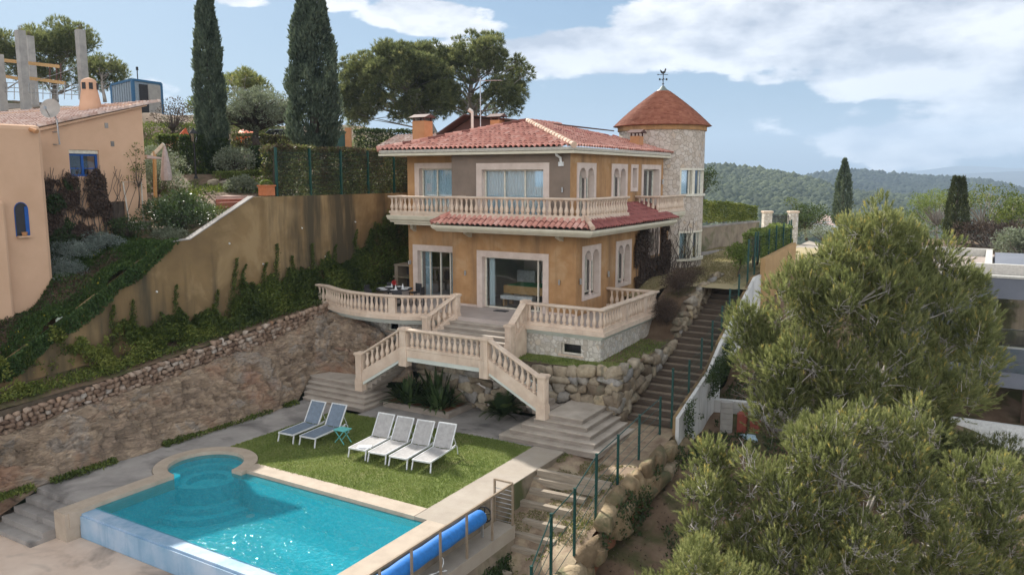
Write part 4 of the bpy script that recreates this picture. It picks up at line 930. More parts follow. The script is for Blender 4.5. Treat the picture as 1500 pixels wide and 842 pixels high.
# cockerel
def ck(u,z): return (x+u*.75*ca,y+u*.75*sa,10.84+(z-10.84)*.85)
body=[(-.2,10.98),(-.24,11.12),(-.14,11.06),(-.04,10.98),(.06,11.02),(.1,11.16),(.16,11.2),(.2,11.12),(.17,11.04),(.14,10.94),(.06,10.87),(-.06,10.86),(-.15,10.9)]
n=len(body);mb.add([(p[0]-.012*sa*-1,p[1]-.012*ca,p[2]) for p in[ck(*q) for q in body]]+[(p[0]-.012*sa,p[1]+.012*ca,p[2]) for p in[ck(*q) for q in body]],[tuple(range(n)),tuple(range(n,2*n))[::-1]]+[(i,i+n,(i+1)%n+n,(i+1)%n) for i in range(n)])
wv=mb.build('weathervane',m_black,cone)
# ============================================================ TERRACE, STAIRS, BALUSTRADES
terr=T('terrace','stone terrace wrapping the villa front over a stone clad basement','terrace',(0,-2,0))
curve=[(-11.5,-2.65),(-10.85,-2.72),(-10.3,-3.0),(-9.5,-3.35),(-8.6,-3.58),(-7.65,-3.66),(-6.8,-3.6),(-6.1,-3.45),(-5.4,-3.1),(-4.7,-2.55),(-4.35,-2.3)]
mb=MB();mb.prism([(-12.3,5.)]+[(-12.3,-2.6)]+curve+[(-4.3,-2.35),(-1.0,-2.35),(2.25,-2.35),(2.25,3.15),(-.0,3.15),(-.0,5)],-.16,-.004);mb.build('floor',m_terr,terr)
BF=Fac('x',-2.2);BS=Fac('y',2.12)
wall(BF,-1.05,2.12,-1.75,-.16,[(.5,1.33,-1.02,-.6)],.3,m_clad,terr)
mb=MB();mb.box(1.82,2.12,-1.899,3.1,-1.75,-.161);mb.box(-.2,1.815,2.8,3.1,-1.75,-.161);mb.build('wall',m_clad,terr)
wall(BF,-9.8,-4.3,-2.6,-.16,[(-7.9,-7.3,-.98,-.48)],.3,m_clad,terr)
for a0,a1,z0,z1 in((.5,1.33,-1.02,-.6),(-7.9,-7.3,-.98,-.48)):
    mb=MB();BF.box(mb,a0,a1,-.2,-.14,z0,z0+.05);BF.box(mb,a0,a1,-.2,-.14,z1-.05,z1);BF.box(mb,a0,a0+.05,-.2,-.14,z0+.05,z1-.05);BF.box(mb,a1-.05,a1,-.2,-.14,z0+.05,z1-.05)
    wo=mb.build('basement_window',m_frame,terr);mb=MB();BF.box(mb,a0+.05,a1-.05,-.18,-.17,z0+.05,z1-.05);mb.build('pane',m_glassdark,wo)
    mb=MB();BF.box(mb,a0-.02,a1+.02,-.6,-.5,z0-.1,z1+.1);mb.build('room',m_dark_in,wo)
    mb=MB();BF.box(mb,a0-.1,a1+.1,-.14,.05,z0-.07,z0-.001);mb.build('sill',m_castst,wo)
prof=[(-.3,-.36),(0.02,-.36),(.05,-.31),(.10,-.27),(.13,-.2),(.18,-.162),(-.3,-.162)]
mb=MB();mb.sweep([(-1.02,-2.22,0),(2.14,-2.22,0),(2.14,3.1,0)],prof);mb.build('cornice',m_palegreen,terr)
mb=MB();mb.sweep([(x,y+.16,0) for x,y in curve],prof);mb.build('cornice',m_palegreen,terr)
mb=MB();mb.sweep([(x,y,0) for x,y in curve],[(-.15,-.14),(.17,-.14),(.17,.002),(-.15,.002)]);mb.build('edge_course',m_castst,terr)
mb=MB();mb.sweep([(-1.05,-2.35,0),(2.25,-2.35,0),(2.25,3.1,0)],[(-.15,-.16),(.16,-.16),(.16,.002),(-.15,.002)]);mb.build('edge_course',m_castst,terr)
for a_ in((-1.2,0),(-5.98,-4.75)): mb=MB();mb.box(a_[0],a_[1],-.02,-.001,0,.1);mb.build('skirting',m_surr,terr)
b=T('balustrade','pale cast stone balustrade curving round the dining end of the terrace','balustrade',(-8,-3.5,0),'stone balustrades')
P,d=plen([(x,y,0) for x,y in curve]);balustrade(b,[(x,y,.0) for x,y in curve],h=.84,sp=.235,skip=[5.2])
b=T('balustrade','straight balustrade on top of the stone clad basement beside the arched windows','balustrade',(2.2,-2.3,0),'stone balustrades')
balustrade(b,[(-1.0,-2.3,0),(2.2,-2.3,0),(2.2,3.05,0),(.02,3.05,0)],h=.84,sp=.245,ends=(.2,.2),skip=[5.3,7.2])
# upper flight
st=T('staircase','short wide flight from the terrace down to the stair landing','staircase',(-2.7,-2.4,-.78))
for i in range(5):
    z=-.156*(i+1);y0=-2.35-.25*i;y1=y0-.27
    lx=lambda y:-4.3+(y+2.35)*.42;rx=lambda y:-1.05+(y+2.35)*.04
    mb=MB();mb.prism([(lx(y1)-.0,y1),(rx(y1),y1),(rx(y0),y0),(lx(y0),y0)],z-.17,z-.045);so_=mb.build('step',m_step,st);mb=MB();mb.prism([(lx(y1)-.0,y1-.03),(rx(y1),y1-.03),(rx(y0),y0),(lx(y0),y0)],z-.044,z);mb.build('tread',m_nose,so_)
mb=MB();mb.prism([(-4.72,-5.36),(-.8,-5.36),(-.8,-4.05),(-1.0,-3.58),(-4.75,-3.58)],-.96,-.782);mb.build('landing',m_step,st)
mb=MB();mb.prism([(-4.72,-3.6),(-1.08,-3.6),(-1.03,-2.5),(-4.3,-2.5)],-3.2,-.965);mb.build('core',m_clad,st)
b=T('balustrade','sloping balustrade on the left side of the upper stairs','balustrade',(-4.6,-3,-.7),'stone balustrades')
balustrade(b,[(-4.30,-2.35,.0),(-4.78,-3.4,-.68)],h=.84,sp=.24,ends=(.2,.2));pillar(b,-4.25,-2.25,-.1,.1,.9,.25,name='pier');pillar(b,-4.82,-3.5,-1.3,-.6,.14,.25,name='pier')
b=T('balustrade','sloping balustrade on the right side of the upper stairs','balustrade',(-1.05,-3,-.7),'stone balustrades')
balustrade(b,[(-1.0,-2.45,.0),(-1.02,-3.3,-.66)],h=.84,sp=.24,ends=(.2,.2));pillar(b,-.98,-2.3,-.1,.1,.92,.25,name='pier');pillar(b,-1.03,-3.42,-1.3,-.6,.14,.26,name='pier')
mb=MB();mb.prism([(-1.13,-3.5),(-.9,-3.5),(-.9,-2.36),(-1.13,-2.36)],-1.7,[-.72,-.72,-.005,-.005]);mb.build('stringer',m_castst,b)
mb=MB();mb.prism([(-4.93,-3.5),(-4.7,-3.5),(-4.2,-2.36),(-4.43,-2.36)],-1.2,[-.72,-.72,-.005,-.005]);mb.build('stringer',m_castst,b.parent or bpy.data.objects['balustrade.002'])
# front landing and the two side flights
b=T('balustrade','level balustrade across the front of the stair landing above the agapanthus bed','balustrade',(-2.6,-5.4,-.8),'stone balustrades')
balustrade(b,[(-4.3,-5.42,-.78),(-.85,-5.42,-.78)],h=.78,hb=.1,sp=.25,ends=(.28,.28))
pillar(b,-4.38,-5.42,-1.42,-.72,.03,.29);pillar(b,-.78,-5.42,-1.42,-.72,.03,.29)
mb=MB();mb.box(-4.2,-.95,-5.53,-5.37,-1.06,-.79);mb.build('fascia',m_castst,b)
mb=MB();mb.box(-4.2,-.95,-5.51,-5.37,-1.22,-1.065);mb.box(-4.3,-.9,-5.365,-3.7,-1.14,-.965);mb.build('soffit_edge',m_palegreen,b)
def flight(xs,xe,ze0,zend,label,pl):
    b=T('balustrade',label,'balustrade',(pl[0],-5.42,pl[1]),'stone balustrades')
    path=[(xs,-5.42,-.80),(xe,-5.42,ze0)]
    balustrade(b,path if xe>xs else path,h=.80,hb=.1,sp=.235,ends=(.22,.2))
    dz=(ze0+.8)/abs(xe-xs)
    s=1 if xe>xs else -1;V=[]
    def strip(a,bb,y0,y1,mat,nm):
        mb=MB();x0,x1=min(xs,xe),max(xs,xe);za=lambda x:-.80+dz*abs(x-xs)
        if nm=='soffit': x0,x1=(x0,x1-.5) if xe>xs else (x0+.5,x1)
        mb.prism([(x0,y0),(x1,y0),(x1,y1),(x0,y1)],[za(x0)+a,za(x1)+a,za(x1)+a,za(x0)+a],[za(x0)+bb,za(x1)+bb,za(x1)+bb,za(x0)+bb]);mb.build(nm,mat,b)
    strip(-.36,0,-5.53,-5.33,m_castst,'stringer');strip(-.47,-.362,-5.515,-5.3,m_palegreen,'soffit_edge');strip(-.44,-.30,-5.295,-4.15,m_palegreen,'soffit')
    n=9;mb=MB()
    for i in range(n):
        za=-.78-(zend+.78)*-1*(i+1)/n;x0=xs+(xe+s*.15-xs)*i/n;x1=xs+(xe+s*.15-xs)*(i+1)/n;mb.box(x0,x1,-5.32,-4.1,za-.26,za)
    mb.build('step',m_step,b);pillar(b,pl[0],-5.42,pl[1],pl[1]+.5,pl[2],.29)
flight(-.65,1.36,-1.86,-2.36,'sloping balustrade of the flight going down to the right by the rock wall',(1.5,-2.53,-1.0))
flight(-4.5,-6.42,-1.95,-2.49,'sloping balustrade of the flight going down to the left by the cliff',(-6.58,-2.68,-1.16))
# pyramid steps
def pyr(label,corn,side,x_far,backs,loc):
    t=T('steps',label,'steps',loc,'grey stone steps at the foot of the stairs')
    zb=-3.25
    for i,(xr,yf,z,xl) in enumerate(corn):
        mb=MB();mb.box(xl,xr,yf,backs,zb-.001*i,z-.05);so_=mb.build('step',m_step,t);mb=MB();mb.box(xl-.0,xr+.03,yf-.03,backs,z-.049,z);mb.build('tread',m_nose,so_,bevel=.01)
pyr('spreading grey steps at the lawn corner below the rock wall',[(2.93,-5.32,-2.36,1.55),(3.18,-5.5,-2.53,1.2),(3.43,-5.74,-2.70,.87),(3.69,-5.99,-2.87,.54),(3.95,-6.25,-3.04,.27)],1,0,-3.3,(2.5,-5.5,-3.2))
pyr('grey steps against the cliff behind the blue loungers',[(-6.65,-5.3,-2.49,-9.6),(-6.35,-5.5,-2.66,-9.5),(-6.1,-5.74,-2.80,-9.35),(-5.95,-5.99,-2.94,-9.1),(-5.75,-6.25,-3.07,-8.9)],-1,0,-4.2,(-7.5,-5.5,-3.2))
# bed under the stairs
mb=MB();mb.box(-5.6,-2.5,-5.3,-5.16,-3.25,-3.0);mb.box(-2.64,-2.5,-5.158,-3.7,-3.25,-3.0);t=mb.build('bed_kerb',m_step);tag(t,'grey stone kerb edging the planting bed under the stairs','kerb')
mb=MB();mb.box(-5.6,-2.65,-5.155,-3.7,-3.25,-3.05);o=mb.build('bed_soil',m_redearth);o['kind']='structure'
# ============================================================ GROUND
def idw(P,Q,p=3.2):
    Q=np.array(Q,float);d=np.sqrt(((P[:,None,:]-Q[None,:,:2])**2).sum(-1))+.15;w=1/d**p
    return (w*Q[None,:,2]).sum(1)/w.sum(1)
def axis(segs):
    o=[]
    for a,b,s in segs: o+=list(np.arange(a,b,s))
    o.append(segs[-1][1]);return np.array(o)
def sheet(name,xs,ys,f,mat,smooth=True,kind='structure',parent=None):
    X,Y=np.meshgrid(xs,ys);P=np.stack([X.ravel(),Y.ravel()],1);Z=f(P);V=np.column_stack([P,Z]);nx,ny=len(xs),len(ys)
    I,J=np.meshgrid(np.arange(ny-1),np.arange(nx-1),indexing='ij');F=np.stack([I*nx+J,I*nx+J+1,(I+1)*nx+J+1,(I+1)*nx+J],-1).reshape(-1,4)
    o=npmesh(name,V,F,mat,smooth=smooth,parent=parent)
    if kind:o['kind']=kind
    return o
def P3(P,s=1.): return np.column_stack([P*s,np.zeros(len(P))])
QR=[(5.7,-20,-6.2),(5.7,-14,-5.6),(5.7,-11,-5.2),(5.75,-8,-4.75),(5.8,-5.5,-4.3),(5.75,-3.4,-3.75),(6,-1,-3.6),(6,.5,-3.3),(6,2,-2.6),(6,4,-1.4),(5.9,6,-.4),(5.9,8,.25),(5.9,11,.9),(6,14,1.3),
 (8,-14,-6),(8,-8,-5.2),(8,-3,-4.4),(8.5,1,-3.9),(9,4,-2.9),(8,8,-.6),(8,13,.6),(12,-12,-6),(12,-5,-5.2),(12,2,-4.6),(12,8,-4.2),(16,-16,-5),(15.2,0,-5),(18,-8,-5),(16,7,-4.6),(22,8,-4.6),(22,-20,-5),
 (5,20,1.0),(5,28,.9),(3,33,.3),(9,20,.8),(12,28,.2),(2,50,.6),(12,42,.6),(25,40,-3),(30,15,-6),(35,-15,-7),(2,70,-4),(20,70,-8),(45,60,-20),(60,20,-20),(0,110,-28),(60,110,-45),(90,40,-40),(40,-60,-15)]
def fR(P): return idw(P,QR)+.10*fbm(P3(P,.9),3)+.03*fbm(P3(P,4),3)
sheet('ground',axis([(5.45,12,.3),(12,40,1.),(40,100,5)]),axis([(-60,-24,4),(-24,20,.35),(20,60,1.),(60,120,5)]),fR,m_soil)
QM=[(-12,5,.2),(-9,8,0),(-4,12,.3),(-1,10,.3),(0.5,5,.2),(2.5,5.5,.9),(2.5,8,1.0),(1,11,.9),(1,15,1.1),(3.3,9,1.03),(5,9,1.15),(4,14,1.3),(5,18,1.2),(0,20,1.3),(-3,20,1.6),(-8,20,3),(-12,25,2.5),(-12,14,3.),(1,28,1.0),(3,33,.3),(-4,35,-.5),(-10,45,-6),(0,60,-9),(-12,80,-22),(5,100,-25),(-12,120,-20)]
sheet('ground',axis([(-12.6,5.5,.35)]),axis([(4.9,30,.35),(30,120,3)]),lambda P:idw(P,QM)+.04*fbm(P3(P,.9),3),m_gardenl)
QL=[(-12.6,-3,4.52),(-12.6,0,4.5),(-12.6,5,4.5),(-12.6,12,4.6),(-12.6,25,3.5),(-13,38,-1),(-16,55,-12),(-30,80,-15),(-12.6,-5.3,4.35),(-12.6,-6.8,3.7),(-12.6,-8.4,3.0),(-12.6,-9.6,2.9),(-12.6,-11,2.2),(-12.6,-13,.85),(-12.6,-15.8,-.75),(-12.6,-18,-2.1),(-12.6,-24,-4),
 (-16,-6.5,3.5),(-16,-8,3.4),(-16,-11,2.5),(-16,-13.6,1.5),(-14.3,-12,1.9),(-14.3,-14,.7),(-14.3,-9.5,2.9),(-15,-16,.0),(-20,-18,0),(-17,-5,4.5),(-18,-2,4.8),(-20,1,5.3),(-23.5,1.7,5.7),(-15,1,5.0),(-17,6,5.6),(-22,3.6,6.2),(-20,10,6.5),(-28,4,7.2),(-30,-2,7.6),(-34,6,8.8),(-42,10,10.2),(-38,8,10.),(-35,10,9.4),(-39,13,10.2),(-42,7,10.3),(-44,6,10.6),(-50,6,10.9),(-40,0,9.5),(-60,10,12),(-40,25,10),(-20,22,8.1),(-15,30,7.5),(-25,40,9),(-60,50,12),(-13,70,-25),(-20,90,-28),(-60,110,-20),(-100,0,14),(-100,-30,12)]
sheet('ground',axis([(-110,-60,5),(-60,-30,1.2),(-30,-12.7,.3),(-12.7,-12.62,.07)]),axis([(-40,-20,2),(-20,12,.3),(12,50,1.),(50,130,5)]),lambda P:idw(P,QL)+.07*fbm(P3(P,.8),3),m_soil)
# base sheet out to the horizon, with the valley
def fB(P):
    r=np.hypot(P[:,0]-0,P[:,1]-0);z=-6.8-np.clip((r-35)/240,0,1)**1.2*62
    side=np.clip((-P[:,0]-12)/10,0,1)*np.clip(1-(r-60)/200,0,1)
    return z+6*fbm(P3(P,.006),3)*np.clip((r-60)/200,0,1)
xs=np.concatenate([-np.geomspace(7800,40,44),np.linspace(-36,36,24),np.geomspace(40,7800,44)])
sheet('terrain',xs,xs,fB,m_ridge)
# planting strip between dry wall and the ochre wall, plus the plot platform under lawn etc.
zst=lambda y:np.interp(y,[-24,-16.4,-12.7,-5.7,-3.2,5],[-2.2,-1.17,-.98,-.2,0.,.25])
sheet('planting_strip',axis([(-12.55,-10.8,.25)]),axis([(-24,5,.4)]),lambda P:zst(P[:,1])-.1+.25*(-(P[:,0]+10.8))/1.75+.04*fbm(P3(P,2),2),m_soil)
# walkway beside the cliff, lawn, gravel below the stairs
def flat(name,poly,z,mat,th=.35): 
    mb=MB();mb.prism(poly,z-th,z);o=mb.build(name,mat);o['kind']='structure';return o
cc=(-6.2,-12.95);ro=1.52;ri=1.12
def arc(c,r,a0,a1,n): return [(c[0]+r*math.cos(R(a0+(a1-a0)*i/n)),c[1]+r*math.sin(R(a0+(a1-a0)*i/n))) for i in range(n+1)]
flat('walkway',[(-8.75,-16.7),(-6.75,-16.7),(-6.75,-14.35)]+arc(cc,ro+.02,248,115,16)+[(-6.85,-11.0),(-6.75,-6.4),(-8.9,-6.1),(-8.75,-9)],-3.2,m_walk)
lawn_poly=[(-6.83,-11.0)]+arc(cc,ro+.03,114,30,10)+[(-4.7,-12.2),(1.68,-12.12),(1.68,-6.45),(.2,-6.4),(-5.6,-6.7),(-6.72,-6.7)]
flat('lawn',lawn_poly,-3.19,m_grassb)
flat('gravel_path',[(-5.75,-6.69),(.2,-6.42),(1.6,-6.44),(1.6,-3.5),(-5.75,-3.5)],-3.215,m_walk)
flat('path',[(1.68,-12.69),(2.78,-12.69),(2.78,-6.3),(1.68,-6.3)],-3.185,m_pave)
# blades of grass and dry tufts
def inpoly(P,poly):
    x,y=P[:,0],P[:,1];c=np.zeros(len(P),bool);n=len(poly)
    for i in range(n):
        x1,y1=poly[i];x2,y2=poly[(i+1)%n]
        c^=((y1>y)!=(y2>y))&(x<(x2-x1)*(y-y1)/(y2-y1+1e-12)+x1)
    return c
def blades(name,poly,z,n,size,mat,label,mask=None,zf=None):
    poly_=np.array(poly);lo,hi=poly_.min(0),poly_.max(0);P=rng.uniform(lo,hi,(n,2));P=P[inpoly(P,poly)]
    if mask is not None: P=P[mask(P)]
    zz=np.full(len(P),z) if zf is None else zf(P);P3_=np.column_stack([P,zz-.005]);D=rng.normal(size=(len(P),3))*.5+np.array([0,0,1.])
    V,F=leaf_quads(P3_,size*rng.uniform(.6,1.4,len(P)),D,3.)
    v=np.clip(.5+.45*fbm(P3(P,.9),3)+rng.normal(size=len(P))*.18,0,1);o=npmesh(name,V,F,mat,v);tag(o,label,'grass',kind='stuff');return o
blades('lawn_grass',lawn_poly,-3.19,90000,.045,m_grassl,'short mown grass of the lawn round the loungers')
# ------------------------------------------------ pool
pool=T('swimming_pool','turquoise infinity pool with round stepped spa corner','swimming pool',(-2,-14.7,-3.2))
px0,px1,py0,py1=-6.2,2.14,-16.5,-12.68;zf=-4.45
mb=MB()
mb.box(px0-.02,px1+.02,py0-.02,py1+.02,zf-.2,zf)
mb.box(px0-.25,px0,py0-.3,py1-1.2,zf-.2,-3.2-.02);mb.box(px1,px1+.25,py0-.3,py1+.25,zf-.2,-3.22);mb.box(px0+1.05,px1,py1,py1+.25,zf-.2,-3.22)
# spa bowl
def disc(mb,c,r0,r1,z0,z1,a0=0,a1=360,n=40):
    for i in range(n):
        u=R(a0+(a1-a0)*i/n);v=R(a0+(a1-a0)*(i+1)/n)
        mb.prism([(c[0]+r0*math.cos(u),c[1]+r0*math.sin(u)),(c[0]+r1*math.cos(u),c[1]+r1*math.sin(u)),(c[0]+r1*math.cos(v),c[1]+r1*math.sin(v)),(c[0]+r0*math.cos(v),c[1]+r0*math.sin(v))],z0,z1)
disc(mb,cc,ri,ri+.2,zf-.2,-3.23,5,265);disc(mb,cc,.86,ri,zf-.1,-3.55);disc(mb,cc,.60,.86,zf-.1,-3.72);disc(mb,cc,.02,.60,zf-.1,-3.9)
disc(mb,cc,ri+.0,ri+.3,zf-.1,-4.08,268,362,14);disc(mb,cc,ri+.3,ri+.62,zf-.1,-4.26,268,362,14)
mb.build('basin',m_pool,pool)
mb=MB()
wp=[(px0,py0-.06),(px1,py0-.06),(px1,py1),(px0+1.08,py1)]+arc(cc,ri,12,258,30)+[(px0,-14.1)]
mb.add([(x,y,-3.285) for x,y in wp],[tuple(range(len(wp)))]);mb.build('water',m_water,pool)
mb=MB()
mb.box(px0+1.35,1.679,py1-.02,-12.135,-3.5,-3.176);mb.box(px1-.02,2.78,-20,-12.7,-3.6,-3.176)
disc(mb,cc,ri-.01,ro,-3.4,-3.172,2,268,40)
mb.box(-6.72,px0+.02,-17.25,-14.1,-3.6,-3.176)
mb.build('coping',m_coping,pool)
mb=MB();mb.box(px0+.0,px1+.0,py0-.42,py0,-4.6,-3.30);mb.prism([(px0,py0-.47),(px1,py0-.47),(px1,py0-.42),(px0,py0-.42)],-4.6,-3.36);mb.build('infinity_wall',m_inf,pool)
mb=MB();mb.box(-6.72,-6.205,-17.35,-17.0,-4.2,-3.178);mb.box(-6.72,-6.22,-17.0,-16.6,-4.2,-3.6);mb.build('end_pier',m_coping,pool)
mb=MB()
for (x,y) in((-4.3,-12.95),(-.2,-12.95),(1.2,-13.0)): mb.lathe((x,y,-4.449),[(0,.13),(.01,.13),(.012,.09)],16)
mb.build('drain_ring',m_white,pool)
mb=MB();mb.box(-1.35,-1.15,py1-.012,py1-.002,-3.62,-3.42);mb.build('pool_light',m_white,pool)
# lower deck and steps at the left
flat('deck',[(-16,-24),(4,-24),(4,-16.98),(-8.2,-16.98),(-16,-16.98)],-3.95,m_deck,.3)
mb=MB();mb.box(-11.,-9.6,-21,-17.3,-3.945,-3.94);o=mb.build('deck_slab',m_walk);o['kind']='structure'
t=T('steps','short weathered steps from the lower deck up to the walkway by the cliff','steps',(-7.7,-17.3,-3.95))
for i in range(4):
    mb=MB();mb.box(-8.75-.004*i,-6.735+.003*i,-17.02-.33*i,-16.69,-4.0-.001*i,-3.2-.16*(i+1)+.01-(0 if i else 0));mb.build('step',m_walk,t,bevel=.012)
# ledge beside the pool
mb=MB();mb.box(2.781,3.38,-22,-10.4,-4.3,-3.93);o=mb.build('ledge',m_pave);o['kind']='structure'
mb=MB();mb.box(2.70,2.785,-22,-10.4,-3.94,-3.19);mb.box(2.72,2.80,-10.4,-6.4,-5.5,-3.2);mb.box(3.3,3.37,-22,-10.42,-6.2,-4.3);o=mb.build('retaining_face',m_mossy);o['kind']='structure'
# ------------------------------------------------ railing
rl=T('railing','brown metal safety railing along the ledge beside the pool','railing',(3.33,-13,-3.95))
mb=MB();mb.bar((3.33,-10.45,-2.72),(3.33,-21,-2.72),.05,.05);mb.build('top_rail',m_rail,rl)
for i,y in enumerate([-10.45,-11.5,-12.68,-13.8,-14.9,-16.0,-17.1,-18.2]):
    mb=MB();mb.box(3.305,3.355,y-.025,y+.025,-4.35,-2.745);mb.build('post',m_rail,rl)
mb=MB();mb.box(2.74,2.79,-10.5,-10.45,-3.95,-2.69);mb.build('post',m_rail,rl)
mb=MB();mb.bar((2.765,-10.475,-2.70),(3.33,-10.475,-2.70),.045,.045);mb.build('top_rail',m_rail,rl)
mb=MB()
for k in range(8): z=-3.85+k*.13;mb.tube([(2.78,-10.475,z),(3.31,-10.475,z)],.01,5)
mb.build('wire',m_steel,rl)
ro_=T('pool_cover_reel','rolled blue pool cover on its reel beside the pool','pool cover',(3.0,-14,-3.93))
mb=MB();mb.tube([(3.0,-11.55,-3.34)]+[(3.0,-11.6-.4*i,-3.34) for i in range(20)],[.2]+[.205+.012*math.sin(i*1.9) for i in range(20)],18);mb.build('cover',m_blue,ro_,smooth=True,auto=True)
mb=MB()
for k in range(24):
    a0=2*math.pi*k/24;a1=2*math.pi*(k+1)/24;mb.bar((3.0+.21*math.cos(a0),-11.35,-3.34+.21*math.sin(a0)),(3.0+.21*math.cos(a1),-11.35,-3.34+.21*math.sin(a1)),.03)
for k in range(5):
    a=2*math.pi*k/5+.3;mb.bar((3.0,-11.35,-3.34),(3.0+.2*math.cos(a),-11.35,-3.34+.2*math.sin(a)),.022)
mb.build('crank_wheel',m_black,ro_)
mb=MB();mb.tube([(3.0,-11.3,-3.34),(3.0,-11.6,-3.34)],.03,8);mb.box(2.97,3.03,-11.5,-11.44,-3.93,-3.34);mb.box(2.97,3.03,-19.7,-19.6,-3.93,-3.34);mb.build('stand',m_steel,ro_)
for y in(-13.7,-15.6):
    mb=MB();P=[];
    for i in range(26): t_=i/25;P.append((3.12+.10*math.sin(t_*9)+.05*t_,y+.25*math.cos(t_*7),-3.92+.02*math.sin(t_*20)+.3*(1-t_)**4))
    mb.tube(P,.012,5);mb.build('strap',m_white,ro_)
# ------------------------------------------------ loungers
def lounger(mat,label,head=.62):
    t=T('sun_lounger',label,'sun lounger',(0,0,0),'sun loungers on the lawn')
    W=.62;L1=1.28;h=.32;k=lambda n,mb,m:mb.build(n,m,t,local=True)
    mb=MB()
    for x in(-W/2,W/2): mb.bar((x,0,h),(x,L1+.28,h),.035,.045)
    mb.bar((-W/2,0.0,h),(W/2,0.0,h),.035,.045);mb.bar((-W/2,L1+.26,h-.01),(W/2,L1+.26,h-.01),.03);mb.bar((-W/2,L1*.5,h-.03),(W/2,L1*.5,h-.03),.025);k('frame',mb,m_alu)
    mb=MB();n=10;V=[];F=[]
    for i in range(n+1):
        s=i/n
        for x in(-W/2+.02,0,W/2-.02): V.append((x,.02+s*(L1-.05),h+.018-.018*(1-abs(x)/(W/2))-.004*math.sin(s*9)))
    for i in range(n): F+=[(3*i,3*i+1,3*i+4,3*i+3),(3*i+1,3*i+2,3*i+5,3*i+4)]
    mb.add(V,F);mb.add([(a,b,c-.008) for a,b,c in V],[f[::-1] for f in F]);k('seat',mb,mat)
    bl=.78;an=R(58 if head>.5 else 50);cy,sy=math.cos(an),math.sin(an)
    mb=MB();V=[];F=[]
    for i in range(9):
        s=i/8*bl
        for x in(-W/2+.02,0,W/2-.02): V.append((x,L1+s*cy,h+.03+s*sy-.018*(1-abs(x)/(W/2))))
    for i in range(8): F+=[(3*i,3*i+1,3*i+4,3*i+3),(3*i+1,3*i+2,3*i+5,3*i+4)]
    mb.add(V,F);mb.add([(a,b+.008*sy,c-.008) for a,b,c in V],[f[::-1] for f in F]);k('backrest',mb,mat)
    mb=MB()
    for x in(-W/2,W/2): mb.bar((x,L1,h+.02),(x,L1+bl*cy*1.02,h+.02+bl*sy*1.02),.032,.04)
    mb.bar((-W/2,L1+bl*cy,h+.02+bl*sy),(W/2,L1+bl*cy,h+.02+bl*sy),.035)
    for x in(-W/2+.03,W/2-.03): mb.bar((x,L1+bl*cy*.55,h+.02+bl*sy*.55),(x,L1+.42,h+.02),.02)
    k('back_frame',mb,m_alu)
    for x in(-W/2,W/2):
        mb=MB();mb.bar((x,.06,h),(x*1.05,-.02,0.005),.035,.035);k('leg',mb,m_alu)
        mb=MB();mb.tube([(x,L1+.1,h),(x,L1+.3,h+.05),(x*1.03,L1+.4,h-.02),(x*1.03,L1+.46,.01)],.02,6);k('leg',mb,m_alu)
    return t
A=lounger(m_sling_w,'')
B=lounger(m_sling_b,'')
zl=-3.19
def place(o,x,y,rz,label): o.location=(x,y,zl);o.rotation_euler=(0,0,R(rz));o['label']=label;return o
place(B,-5.53,-10.33,4,'blue sling sun lounger next to the walkway, farthest from the pale loungers')
place(copytree(B),-4.66,-10.22,4,'blue sling sun lounger with the small turquoise table beside its backrest')
place(A,-2.48,-10.25,6,'pale grey sun lounger with a folded white towel on its foot end')
place(copytree(A),-1.70,-10.22,6,'pale grey sun lounger next to the one holding the towel')
place(copytree(A),-.90,-10.18,6,'pale grey sun lounger second from the paved path')
place(copytree(A),-.11,-10.05,7,'pale grey sun lounger nearest the paved path with open lawn beside it')
mb=MB();mb.obox((-2.36,-10.02,zl+.345),.46,.26,.03,R(28));mb.obox((-2.34,-10.0,zl+.372),.40,.22,.022,R(30));o=mb.build('towel',m_cloth,bevel=.01);tag(o,'folded white towel on the foot of a pale grey lounger','towel')
tt=T('side_table','small turquoise folding table with crossed legs beside a blue lounger','side table',(-3.95,-9.3,zl))
mb=MB();mb.obox((-3.95,-9.3,zl+.46),.46,.40,.02,R(6))
for i in range(5): mb.obox((-3.95,-9.3-.16+.08*i,zl+.473),.45,.05,.01,R(6))
mb.build('table_top',m_turq,tt)
for s in(-1,1):
    for q in(-1,1):
        mb=MB();mb.bar((-3.95+.19*q,-9.3+.17*s,zl+.45),(-3.95-.22*q,-9.3+.17*s,zl+.0),.022);mb.build('leg',m_turq,tt)
# ------------------------------------------------ dining table on the curved terrace
dt=T('dining_table','round dining table laid with white plates on the curved terrace','table',(-8.1,-1.45,0))
mb=MB();mb.lathe((-8.1,-1.45,0),[(0,.32),(.03,.32),(.04,.06),(.68,.06),(.7,.3)],16);mb.build('leg',m_black,dt)
mb=MB();mb.lathe((-8.1,-1.45,.7),[(0,.78),(.03,.8),(.035,.78)],28);mb.build('table_top',m_dark_in,dt)
for k in range(7):
    a=k*2*math.pi/7;x,y=-8.1+.56*math.cos(a),-1.45+.56*math.sin(a);mb=MB();mb.lathe((x,y,.735),[(0,.09),(.012,.16),(.018,.165),(.016,.09),(.02,.09)],16);o=mb.build('plate',m_cloth);tag(o,'white plate laid on the round terrace table','plate','plates on the terrace table')
for k,(dx,dy) in enumerate(((-.28,.18),(.3,.22),(.25,-.2))):
    mb=MB();x,y=-8.1+dx,-1.45+dy;mb.lathe((x,y,.735),[(0,.05),(.01,.06),(.10,.03),(.22,.004)],8);o=mb.build('napkin',m_cloth);tag(o,'folded white napkin standing on the terrace table','napkin','napkins on the terrace table')
v=T('flower_vase','small vase of red flowers in the middle of the terrace table','flower vase',(-8.1,-1.45,.735))
mb=MB();mb.lathe((-8.1,-1.45,.735),[(0,.05),(.08,.06),(.14,.03)],10);mb.build('vase',m_black,v)
